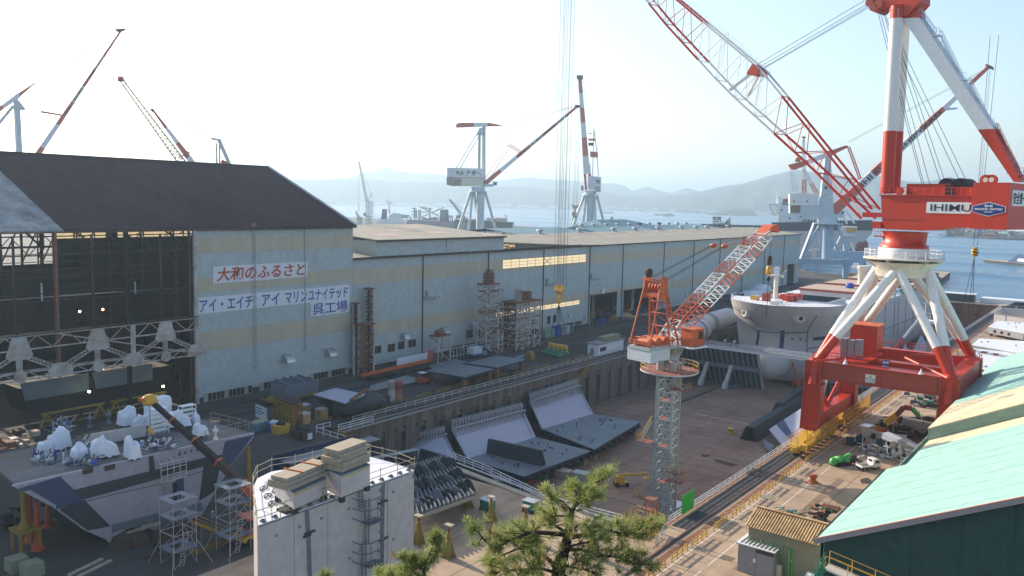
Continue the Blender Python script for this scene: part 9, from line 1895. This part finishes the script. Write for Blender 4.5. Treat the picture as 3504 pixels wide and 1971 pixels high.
rubble('black rubble spread under the green frame',((1815,1236),(1880,1248),(1960,1240),(2000,1220),(1960,1200),(1880,1195),(1820,1215)),.6);rubble('black heap beside the white office',((1935,1205),(2035,1215),(2040,1190),(2000,1172),(1945,1180)),.5);rubble('dark heap behind the white office roof',((2110,1150),(2160,1155),(2180,1140),(2150,1128),(2118,1135)),2.4)
pc=thing('pipe_roll','teal pipe ending in a yellow wheel lying on the quay right of the panels','pipe',G(1800,1225));obj('pipe',MB().tube(G(1765,1228,1),G(1808,1217,1),.7,'roofblue',10),pc);obj('wheel',MB().tube(G(1812,1222,1.2)-V((.5,0,0)),G(1820,1220,1.2),1.7,'yellowdull',14),pc)
tr=thing('trailer','long low trailer carrying an orange boom along the shed foot','trailer',G(1340,1285));a,b=G(1235,1304),G(1470,1262);obj('load_boom',MB().bar(a+V((0,0,1.4)),b+V((0,0,2.4)),.8, .7,'orange').bar(b+V((0,0,2.4)),b+V((-1,1.6,4.4)),1.4,1.2,'redold'),tr);obj('bed',MB().bar(a+V((0,0, .8)),b+V((0,0, .8)),2.2, .25,'rustdark'),tr)
for i in range(6):q=a.lerp(b, .08+i* .16);obj('wheel',MB().tube(q+V((1.1,0, .45)),q+V((1.4,0, .45)),.45,'rubber',10),tr)
fk=thing('forklift','red forklift with white roof near the quay edge','forklift',G(1445,1313));p=G(1445,1315);obj('body',MB().box((p.x-1,p.y-1.4, .5),(p.x+1,p.y+1.2,1.6),'redold'),fk);obj('roof',MB().box((p.x- .9,p.y- .9,2.9),(p.x+ .9,p.y+ .9,3.),'sign'),fk);obj('mast',MB().box((p.x- .7,p.y+1.3, .2),(p.x+ .7,p.y+1.5,3.2),'rustdark').box((p.x- .6,p.y+1.5, .2),(p.x+ .6,p.y+2.7, .3),'rustdark'),fk)
for a in((-.85,-.85),(.85,-.85),(.85, .85),(-.85, .85)):member('pillar',(p.x+a[0],p.y+a[1],1.6),(p.x+a[0],p.y+a[1],2.9),.06,'rustdark',fk)
for a in((-1.1,-.9),(.9,-.9),(-1.1, .9),(.9, .9)):obj('wheel',MB().tube((p.x+a[0],p.y+a[1],.45),(p.x+a[0]+.25,p.y+a[1],.45),.45,'rubber',12),fk)
bt=thing('small_truck','blue and white truck behind the deck panels, near the lattice towers','truck',G(1632,1222));p=G(1632,1222);obj('body',MB().box((p.x-1.2,p.y-3, .8),(p.x+1.2,p.y+1.,1.3),'blueink'),bt);obj('cab',MB().box((p.x-1.2,p.y+1.,.6),(p.x+1.2,p.y+3.,3.),'roofblue').box((p.x+1.15,p.y+1.3,1.8),(p.x+1.22,p.y+2.7,2.7),'glassdark'),bt);obj('canopy',MB().box((p.x-1.2,p.y-3,1.3),(p.x+1.2,p.y+ .8,3.1),'paleblue'),bt)
wb=thing('banner_beam','long white board leaning along the shed foot above the trailer','board',G(1420,1240));a,b=PX(1358,1246,-153),PX(1474,1219,-153);obj('board',MB().hexa([V((-153.1,a.y,1.2)),V((-153,a.y,1.2)),V((-153,b.y,1.2)),V((-153.1,b.y,1.2)),V((-153.1,a.y,3.4)),V((-153,a.y,3.4)),V((-153,b.y,3.4)),V((-153.1,b.y,3.4))],'sign'),wb)
for i in range(5):member('post',(-153.15,a.y+(b.y-a.y)*i/4,0),(-153.15,a.y+(b.y-a.y)*i/4,3.3),.12,'rustdark',wb)
rk=thing('open_rack','pale open frame rack on the ground right of the short lattice tower','rack',G(1580,1195));a,b=PX(1540,1217,-153),PX(1622,1200,-153)
for z in(1.,3.2):member('rail',(-153,a.y,z),(-153,b.y,z),.12,'paleteal',rk)
for i in range(8):y=a.y+(b.y-a.y)*i/7;member('post',(-153,y,0),(-153,y,3.2),.12,'paleteal',rk)
for i,(x0,a,b)in enumerate(((-145.5,(1480,1237),(1700,1195)),(-141,(1705,1212),(1850,1180)),(-141,(1860,1178),(2000,1148)),(-141,(2010,1146),(2230,1100)))):
 P0,P1=G(*a),G(*b);railing('quay_railing',[P0,P1],1.2,'yellowdull',None,3, .05,(1.,.5),['dull yellow railing behind the quay deck panels','dull yellow railing in front of the wide lattice frame','dull yellow railing in front of the lockers','dull yellow railing leading past the shed doors'][i],'railing')
wbk=thing('hull_unit','white topped hull unit with dark cut out end, on the quay before the tall shed','block',G(1140,1400));P=[G(1072,1352,4.2),G(1180,1382,4.2),G(1250,1352,4.2),G(1150,1330,4.2)]
obj('top',MB().prism(P,(0,0, .2),'lilac'),wbk);Q_=[G(1090,1378, .8),G(1178,1412, .8),G(1268,1380, .8),G(1180,1352, .8)];obj('body',MB().hexa([Q_[0],Q_[1],Q_[2],Q_[3],P[0],P[1],P[2],P[3]],'primer2'),wbk);obj('side_plate',MB().add([Q_[0]+V((.1,-.1,2.)),Q_[1]+V((.1,-.1,2.)),P[1]+V((.1,-.1,0)),P[0]+V((.1,-.1,0))],[(0,1,2,3)],'lilac'),wbk)
obj('dark_end',MB().blob((Q_[1]+Q_[2])/2+V((1.,0,1.)),(2.5,7.,2.2),'primer',10, .2),wbk);obj('rust_beam',MB().bar(P[1]+V((0,1.5, .5)),G(1258,1330,4.6),.5, .4,'rust'),wbk);obj('stand',MB().box((Q_[1].x-2,Q_[1].y,0),(Q_[1].x-1,Q_[1].y+1, .8),'yellow').box((Q_[0].x,Q_[0].y+1,0),(Q_[0].x+1,Q_[0].y+2, .8),'yellow'),wbk)
stl=thing('plate_carrier','yellow carrier loaded with upright blue grey plates at the foot of the tall shed','trailer',G(1000,1350));P=[G(890,1368,1.),G(940,1382,1.),G(1085,1347,1.),G(1030,1338,1.)];obj('frame',MB().prism(P,(0,0, .5),'yellowdull'),stl)
for i in range(13):u= .24+i* .06;a=P[0].lerp(P[3],u);b=P[1].lerp(P[2],u);obj('plate',MB().hexa([a+V((0,0, .5)),b+V((0,0, .5)),b+V((0, .9, .5)),a+V((0, .9, .5)),a+V((0,0,3.4+(i%3)*.4)),b+V((0,0,3.+(i%2)*.5)),b+V((0, .9,3.)),a+V((0, .9,3.4))],'primer2' if i%2 else 'hullpatch'),stl)
for i in range(4):q=P[0].lerp(P[3],i/3);obj('wheel',MB().tube(q+V((1, .5, .5)),q+V((1.3, .5, .5)),.5,'rubber',10),stl)
yr=thing('steel_rack','rusty yellow lattice rack stack left of the hull unit on the quay','rack',G(980,1450));a,b,c=G(938,1440),G(1005,1468),G(1033,1452);d1=(b-a);d2=(c-b)
for i in range(9):
 q=a.lerp(b,i/8)
 for j in range(2):member('post',q+d2*j,q+d2*j+V((0,0,4.6)),.22,'yellowdull',yr,'post')
 member('tie',q+V((0,0,4.6)),q+d2+V((0,0,4.6)),.2,'rust',yr,'post');member('tie',q+V((0,0,2.3)),q+d2+V((0,0,2.3)),.16,'yellowdull',yr,'post')
for z in( .2,2.3,4.5):member('rail',a+V((0,0,z)),b+V((0,0,z)),.2,'yellowdull',yr,'post')
obj('top_plate',MB().prism([a+V((0,0,4.75)),b+V((0,0,4.75)),c+V((0,0,4.75)),a+d2+V((0,0,4.75))],(0,0, .15),'rustdark'),yr)
for k in((0,0,1,4.6),(1,0,0,4.6)):member('end_brace',b+d2*k[0]+V((0,0, .2)),b+d2*k[2]+V((0,0,k[3])),.14,'orange',yr,'post')
for i,(px,py)in enumerate(((1042,1418),(1100,1432),(1040,1448))):p=G(px,py);t=thing('concrete_block',['white topped stained concrete cube on the quay, back one of three','white topped stained concrete cube, right one of three','white topped stained concrete cube beside the yellow rack'][i],'block',p);obj('body',MB().box((p.x- .95,p.y- .95,0),(p.x+ .95,p.y+ .95,2.),'roofhut'),t);obj('cap',MB().box((p.x- .97,p.y- .97,2.),(p.x+ .97,p.y+ .97,2.2),'hullgrey'),t)
sbd=thing('notice_board','leaning blue white notice board behind the blue skip','sign',G(892,1440));a,b=G(874,1438),G(912,1456);obj('board',MB().hexa([a+V((0,0, .8)),b+V((0,0, .8)),b+V((0, .1, .8)),a+V((0, .1, .8)),a+V((0,0,3.4)),b+V((0,0,3.4)),b+V((0, .1,3.4)),a+V((0, .1,3.4))],'sign'),sbd)
for k in( .05, .95):q=a.lerp(b,k);member('post',q,q+V((0,0,3.4)),.07,'galv',sbd)
dd=(b-a).normalized()
for k,(z,l)in enumerate(((2.7, .6),(2.1, .75),(1.6, .5))):obj('text_line',MB().hexa([a+dd* .4+V((0,-.02,z)),a+dd*(.4+(b-a).length*l)+V((0,-.02,z)),a+dd*(.4+(b-a).length*l)+V((0,0,z)),a+dd* .4+V((0,0,z)),a+dd* .4+V((0,-.02,z+ .22)),a+dd*(.4+(b-a).length*l)+V((0,-.02,z+ .22)),a+dd*(.4+(b-a).length*l)+V((0,0,z+ .22)),a+dd* .4+V((0,0,z+ .22))],'blueink'),sbd)
for px,py,m,lab,w,l in((888,1472,'roofblue','blue skip heaped with brown waste below the notice board',2.4,4.),(938,1476,'blueink','blue bin with white sacks left of the yellow skip',1.8,2.),(960,1482,'yellow','yellow skip with dark inside on the quay corner',2.2,3.),(1025,1500,'rustdark','dark crate row beside the white railing at the dock corner',3.,2.4),(1048,1505,'rustdark','dark crate with a white door panel near the dock corner',2.2,2.)):
 p=G(px,py);o=thing('skip',lab,'skip',p);obj('body',MB().hexa([V((p.x+a*w/2*k,p.y+b*l/2*k,c))for c,k in((0, .85),(1.7,1))for a,b in((-1,-1),(1,-1),(1,1),(-1,1))],m),o);obj('load',MB().blob((p.x,p.y,1.6),(w* .4,l* .4, .6),'timber' if m=='roofblue' else('tarp' if m=='blueink' else 'dark'),9, .35,px),o)
 if px==1048:obj('door',MB().box((p.x+1.12,p.y- .6, .3),(p.x+1.16,p.y+ .5,1.5),'sign'),o)
for i,(px,m)in enumerate(((1342,'rustwhite'),(1362,'deckred'))):p=G(px,1372);one('tank',MB().lathe(p,[(1.1,0),(1.1,1.),(.9,1.1),(.95,3.6),(1.1,3.7),(1.,4.6)],m,12),['rust and white column left of the pink cylinder at the barrier','pinkish cylinder tank right of the rust and white column'][i],'tank')
stack('dark timber stack behind the rust and white column',1300,1365,0,6,7,6,'rustdark',.2);cbox('generator','grey and red machine box in front of the dark timber stack',1300,1392,2,3,2,'rustdark','machine')
for px,py,lab,sx in((235,1385,'dim grey hull module on yellow trestle inside the bay, left one',1),(460,1350,'dim grey hull module on yellow trestle inside the bay, right one',1)):
 p=G(px,py);p.x=-166;p.y=PX(px,py,-166).y;t=thing('hull_module',lab,'block',p);
 obj('body',MB().hexa([V((-166+a,p.y+b,z))for z,k in((2.6, .75),(8.,1))for a,b in((0,-9*k),(-0,9*k),(-9,9*k),(-9,-9*k))],'dark'),t)  # body coloured near black for the gloom inside the bay
 obj('front_plate',MB().hexa([V((-165.9,p.y+b,z))for z in(5.5,)for b in(-8.,4)]+[V((-165.8,p.y+b,5.5))for b in(4,-8.)]+[V((-165.9,p.y-8.8,9.)),V((-165.9,p.y+4,9.)),V((-165.8,p.y+4,9.)),V((-165.8,p.y-8.8,9.))],'primer2'),t)
 for k in(-5,5):member('trestle_leg',(-164,p.y+k*1.3,0),(-164,p.y+k,2.9),.25,'yellowdull',t);member('trestle_leg',(-164,p.y+k* .8,0),(-164,p.y+k,2.9),.2,'yellowdull',t)
 member('trestle_beam',(-164,p.y-6,2.8),(-164,p.y+6,2.8),.4,'yellowdull',t,'post');member('trestle_beam',(-164,p.y-6.2, .4),(-164,p.y+6.2, .4),.2,'yellowdull',t,'post')
for px,py,i in((350,1262,0),(558,1322,1),(305,1340,2)):p=PX(px,py,-163);one('work_lamp',MB().blob(p,(.28, .28, .22),'lamp1' if i else 'lamp2',8,0),['lit orange work lamp under the white girder','lit bluish work lamp on the floor of the bay, right one','lit bluish work lamp on the floor of the bay, left one'][i],'lamp')
def hullcyl(label,a,b,r,seams):
 A_,B_2=G(*a,r* .75),G(*b,r* .75);t=thing('hull_shell',label,'block',A_-V((0,0,r* .75)));obj('shell',MB().tube(A_,B_2,r,'hullgrey',26,r* .94),t);d=B_2-A_
 for k in seams:obj('seam',MB().tube(A_+d*k,A_+d*(k+ .035),r*1.008,'hullpatch',26),t)
 obj('cradle',MB().box((A_.x-r* .8,A_.y-1,0),(A_.x+r* .8,A_.y+1,r* .3),'rustdark').box((B_2.x-r* .8,B_2.y-1,0),(B_2.x+r* .8,B_2.y+1,r* .3),'rustdark'),t)
 return t
hullcyl('curved white hull shell with dark seams behind the tower crane cab, nearer piece',(2318,1158),(2400,1128),3.9,(.3, .75));hullcyl('curved white hull shell lying behind the nearer one towards the bow',(2388,1118),(2490,1084),3.7,(.25, .32))
o=thing('hull_shell','white sheeted hull pieces beside the ship bow on the quay','block',G(2590,1020));obj('shell',MB().blob(G(2575,1025,1.5),(7,12,4.5),'tarp',12, .15).blob(G(2605,1005,1.5),(5,9,5),'tarp',12, .15),o)
for i in range(70):
 y=rg_.uniform(215,470);x=rg_.uniform(-137,-126);s=rg_.uniform( .5,2.2);
 if 222<y<232:continue
 one('quay_gear',MB().box((x,y,0),(x+s,y+s*rg_.uniform( .6,2.5),s*rg_.uniform( .4,1.2)),rg_.choice(['rustdark','rust','timber','yellowdull','primer','green','galv','earth'])),'small item of gear on the far left quay','gear','gear strewn along the far left quay')
# pines in the foreground
def pine_mat(name,col,dcol):
 m=mat(name,col, .5,dirt= .5,dirtcol=dcol,scale=2.2,spec= .5);nt=m.node_tree;b=nt.nodes['Principled BSDF'];tr=nt.nodes.new('ShaderNodeBsdfTranslucent');mx=nt.nodes.new('ShaderNodeMixShader');mx.inputs[0].default_value= .4
 nt.links.new(b.inputs['Base Color'].links[0].from_socket,tr.inputs[0]);nt.links.new(b.outputs[0],mx.inputs[1]);nt.links.new(tr.outputs[0],mx.inputs[2]);nt.links.new(mx.outputs[0],nt.nodes['Material Output'].inputs[0])
 return m
M['needle']=pine_mat('pine needles',(.26, .33, .09),(.13, .2, .055));M['needle_tip']=pine_mat('young pine needles',(.5, .5, .2),(.32, .37, .11));M['needle_dry']=pine_mat('dry pine needles',(.3, .19, .08),(.2, .12, .05))
M['bark']=mat('pine bark',(.1, .072, .055),.95,dirt= .7,dirtcol=(.045, .032, .026),scale=9,bump= .8)
def tufts(pts,seed,length= .13,per=64):
 """needle tufts: list of (position, shoot direction, size); returns arrays of thin triangles"""
 rg=np.random.default_rng(seed);Vs=[];Fs=[];Mi=[];o=0
 for p,d,s in pts:
  n=int(per*rg.uniform( .8,1.2));d=np.array(d,float);d/=np.linalg.norm(d)+1e-9
  r=rg.normal(size=(n,3));r/=np.linalg.norm(r,axis=1)[:,None]
  dirs=r+d*rg.uniform( .35,1.3,(n,1));dirs/=np.linalg.norm(dirs,axis=1)[:,None]
  base=np.array(p)+d*rg.uniform(-.06, .06,(n,1))*s;L=length*s*rg.uniform( .7,1.15,(n,1));tip=base+dirs*L+np.array([0,0,-.012])
  side=np.cross(dirs,rg.normal(size=(n,3)));side/=np.linalg.norm(side,axis=1)[:,None];w= .0034
  vs=np.stack([base-side*w,base+side*w,tip+side*w* .5,tip-side*w* .5],1).reshape(-1,3)
  Vs.append(vs);f=np.arange(n)[:,None]*4+np.array([0,1,2,3])+o;Fs.append(f);o+=4*n
  base_m=rg.choice([0,1,2],p=[.62, .33, .05]);Mi.append(np.where(rg.random(n)<.7,base_m,rg.integers(0,2,n)))
 return np.concatenate(Vs),np.concatenate(Fs),np.concatenate(Mi)
def mesh_np(name,V_,F_,Mi,mats,parent):
 me=bpy.data.meshes.new(name);me.vertices.add(len(V_));me.vertices.foreach_set('co',V_.astype(np.float32).ravel())
 me.loops.add(F_.size);me.loops.foreach_set('vertex_index',F_.astype(np.int32).ravel());me.polygons.add(len(F_));me.polygons.foreach_set('loop_start',np.arange(len(F_),dtype=np.int32)*4)
 for m in mats:me.materials.append(M[m])
 me.polygons.foreach_set('material_index',Mi.astype(np.int32));me.update(calc_edges=True)
 o=bpy.data.objects.new(name,me);COL.objects.link(o)
 if parent:o.parent=parent;o.matrix_parent_inverse=parent.matrix_basis.inverted()
 return o
def pine(label,dist,trunk,branches,seed,px0,s=1.,per=64,group=None):
 """trunk and branches are photo polylines, each with its own depth offset; shoots grow along the outer part of every branch"""
 rg=random.Random(seed);base=at(px0,dist);n=base.normalized()
 def Wp(px,py,dd):r=ray(px,py);k=(dist+dd)/math.hypot(r.x,r.y);return CAMP+r*k
 t=thing('pine_tree',label,'tree',V((base.x,base.y,45-dist* .95)));tw=[Wp(*q)for q in trunk]
 g=V((tw[0].x*1.,tw[0].y*1.,max(0,43.2-math.hypot(tw[0].x,tw[0].y)*1.03)-.3));mb=MB();rad=[.13*s, .11*s, .09*s, .075*s, .055*s, .04*s, .025*s, .015*s]
 mb.tube(g,tw[0],.17*s,'bark',10, .13*s)
 for i,(a,b)in enumerate(zip(tw[:-1],tw[1:])):mb.tube(a,b,rad[min(i,7)],'bark',9,rad[min(i+1,7)])
 obj('trunk',mb,t);shoots=[]
 for bi,(pts,r0,dens,spread)in enumerate(branches):
  w=[Wp(*q)for q in pts];mb=MB();L=sum((b-a).length for a,b in zip(w[:-1],w[1:]));acc=0
  for a,b in zip(w[:-1],w[1:]):
   l=(b-a).length;mb.tube(a,b,r0*(1-acc/L* .8)*s,'bark',6,r0*(1-(acc+l)/L* .8)*s)
   m=int(l*dens* .72)
   for k in range(m):
    f=rg.random();fr_=(acc+l*f)/L
    if fr_< .3 and rg.random()<.9:continue
    q=a.lerp(b,f);dd=(b-a).normalized();off=V((rg.gauss(0,1),rg.gauss(0,1),rg.gauss( .25, .8)))*spread*(.55+ .6*math.sin(math.pi*min(1,fr_*1.05)))
    e=q+off;sd=(off.normalized()*.8+dd* .7+V((0,0, .55)));shoots.append((tuple(e),tuple(sd),rg.uniform( .75,1.25)*s))
    if off.length> .05 and rg.random()<.55:mb.tube(q,e, .008*s,'bark',4, .005*s,cap=False)
   acc+=l
  shoots.append((tuple(w[-1]),tuple((w[-1]-w[-2]).normalized()+V((0,0, .3))),1.2*s));obj('branch',mb,t)
 Vn,Fn_,Mn=tufts(shoots,seed, .135,per);o=mesh_np('foliage',Vn,Fn_,Mn,('needle','needle_tip','needle_dry'),t);o['kind']='stuff'
 return t
D0=13.
TR_=[(1905,2060,0),(1912,1940,0),(1932,1880,0),(1945,1830, .05),(1950,1790, .1),(1958,1750, .1),(1975,1710, .1),(2010,1670, .05),(2060,1640,0)]
BR=[([(1975,1712, .1),(2020,1675, .1),(2060,1645, .1),(2078,1618, .1)],.025,62, .1),([(1965,1735,0),(2000,1710,-.1),(2045,1700,-.2)],.02,58, .1),([(1960,1752, .1),(1930,1720, .2),(1895,1700, .3),(1868,1682, .3)],.02,52, .085),([(1955,1765, .1),(1905,1765, .2),(1860,1775, .3)],.02,58, .1),([(1958,1745, .1),(1975,1690, .1),(1960,1665, .2)],.015,52, .08),([(1945,1830,0),(1890,1825,-.2),(1820,1820,-.3),(1740,1850,-.3),(1690,1880,-.3),(1650,1840,-.3),(1622,1800,-.3)],.045,50, .12),([(1912,1945,0),(1860,1900, .2),(1790,1870, .3),(1730,1895, .3),(1680,1920, .3)],.04,56, .15),([(1905,1960,0),(1850,1945,-.3),(1770,1950,-.4),(1690,1960,-.4)],.035,56, .15),([(1948,1840, .1),(2000,1830, .2),(2060,1810, .3),(2120,1825, .4),(2180,1810, .4),(2255,1790, .4)],.04,56, .1),([(1930,1880, .1),(1985,1880, .1),(2050,1900,0),(2110,1905,0),(2170,1930,-.1),(2240,1935,-.1)],.035,48, .1),([(1932,1875,-.1),(1985,1860,-.3),(2040,1850,-.4),(2065,1835,-.4)],.03,50, .1),([(1915,1935,0),(1960,1940,-.3),(2010,1950,-.3),(2040,1965,-.3)],.03,58, .14),([(1945,1825, .2),(1900,1800, .4),(1850,1795, .5),(1820,1830, .5)],.03,58, .13),([(1948,1815,-.2),(1990,1790,-.3),(2030,1800,-.4)],.02,42, .09),([(1860,1900, .2),(1840,1870, .3),(1790,1840, .3),(1745,1830, .3)],.02,50, .11),([(1740,1850,-.3),(1700,1850,-.3),(1685,1825,-.3)],.015,40, .07),([(2120,1905,0),(2160,1880,0),(2190,1895,0)],.015,40, .07),([(1910,1950, .3),(1880,1985, .3),(1800,2000, .3),(1720,2010, .3)],.03,60, .15),([(1910,1965, .1),(1960,1990,0),(2030,2010,0)],.03,60, .15)]
pine('large foreground pine with spreading yellow green branches at the bottom centre',D0,TR_,BR,4,1912)
BR2=[([(1455,1990,0),(1452,1950,0),(1470,1900,0),(1485,1850,0),(1488,1828,0)],.02,62, .07),([(1455,1985,0),(1420,1960, .1),(1385,1925, .1),(1378,1905, .1)],.02,58, .07),([(1450,1990,0),(1400,1985,0),(1340,1975,0),(1300,1965,0)],.02,58, .08),([(1460,1985,0),(1440,1940, .1),(1420,1915, .1)],.02,60, .08),([(1450,2000,0),(1380,1990, .1),(1320,1985, .2)],.02,70, .1)]
pine('pine top with upright tips at the lower right edge of the white block',12.,[(1450,2080,0),(1455,2010,0),(1458,1985,0)],BR2,9,1450, .9)
pine('single pine tip just showing at the bottom edge of the white block',11.5,[(1118,2060,0),(1119,1995,0)],[([(1119,1998,0),(1120,1978,0),(1122,1968,0)],.012,60, .05),([(1119,1995,0),(1105,1980,0)],.01,60, .05)],12,1119, .8)
# workers
def person(label,p,face,shirt,trousers,hat,lean=0.):
 t=thing('person',label,'person',p);f=V((math.sin(face),math.cos(face),0));s=V((f.y,-f.x,0));P0=V(p)
 J=dict(pel=(0,0, .95, .15),che=(0,lean* .5+ .02,1.35, .17),nec=(0,lean+ .02,1.5, .06),hea=(0,lean+ .05,1.64, .1),sL=(-.19,lean* .6,1.42, .07),eL=(-.27, .05,1.14, .05),hL=(-.24, .22, .96, .04),sR=(.19,lean* .6,1.42, .07),eR=(.28, .02,1.14, .05),hR=(.25, .12, .92, .04),kL=(-.12, .05, .5, .075),fL=(-.13,0, .08, .06),tL=(-.13, .16, .04, .045),kR=(.13, .08, .5, .075),fR=(.15, .06, .08, .06),tR=(.15, .22, .04, .045))
 E=[('pel','che'),('che','nec'),('nec','hea'),('che','sL'),('sL','eL'),('eL','hL'),('che','sR'),('sR','eR'),('eR','hR'),('pel','kL'),('kL','fL'),('fL','tL'),('pel','kR'),('kR','fR'),('fR','tR')]
 ks=list(J);me=bpy.data.meshes.new('body');me.from_pydata([tuple(P0+s*J[k][0]+f*J[k][1]+V((0,0,J[k][2])))for k in ks],[(ks.index(a),ks.index(b))for a,b in E],[])
 o=bpy.data.objects.new('body',me);COL.objects.link(o);o.parent=t;o.matrix_parent_inverse=t.matrix_basis.inverted();me.materials.append(M[shirt]);o.modifiers.new('skin','SKIN')
 for i,k in enumerate(ks):me.skin_vertices[0].data[i].radius=(J[k][3],J[k][3]);me.skin_vertices[0].data[i].use_root=(k=='pel')
 m=o.modifiers.new('sub','SUBSURF');m.levels=1;m.render_levels=1
 h=P0+f*(lean+ .05)+V((0,0,1.7));obj('helmet',MB().lathe(h,[(.15,0),(.14, .05),(.1, .11),(.03, .14)],hat,10),t)
 for q,k,fo in((-.12, .05,-.13),(.13, .08, .15)):obj('trouser_leg',MB().tube(P0+s*q* .7+V((0,0, .95)),P0+s*q+f*k+V((0,0, .5)),.11,trousers,8, .095).tube(P0+s*q+f*k+V((0,0, .5)),P0+s*fo+V((0,0, .12)),.095,trousers,8, .08),t)
 return t
person('worker in dark clothes standing on the floor of the farthest bilge unit',tuple(G(1972,1462,-10)),1.,'navy','primer','sign')
person('worker with white helmet at the foot of the yellow steel stair',tuple(G(728,1792,0)),2.4,'grey','navy','sign')
person('worker in blue bending between the wrapped gear on the painted deck',tuple(dz(190,1580)),1.6,'blueink','navy','sign',.3)
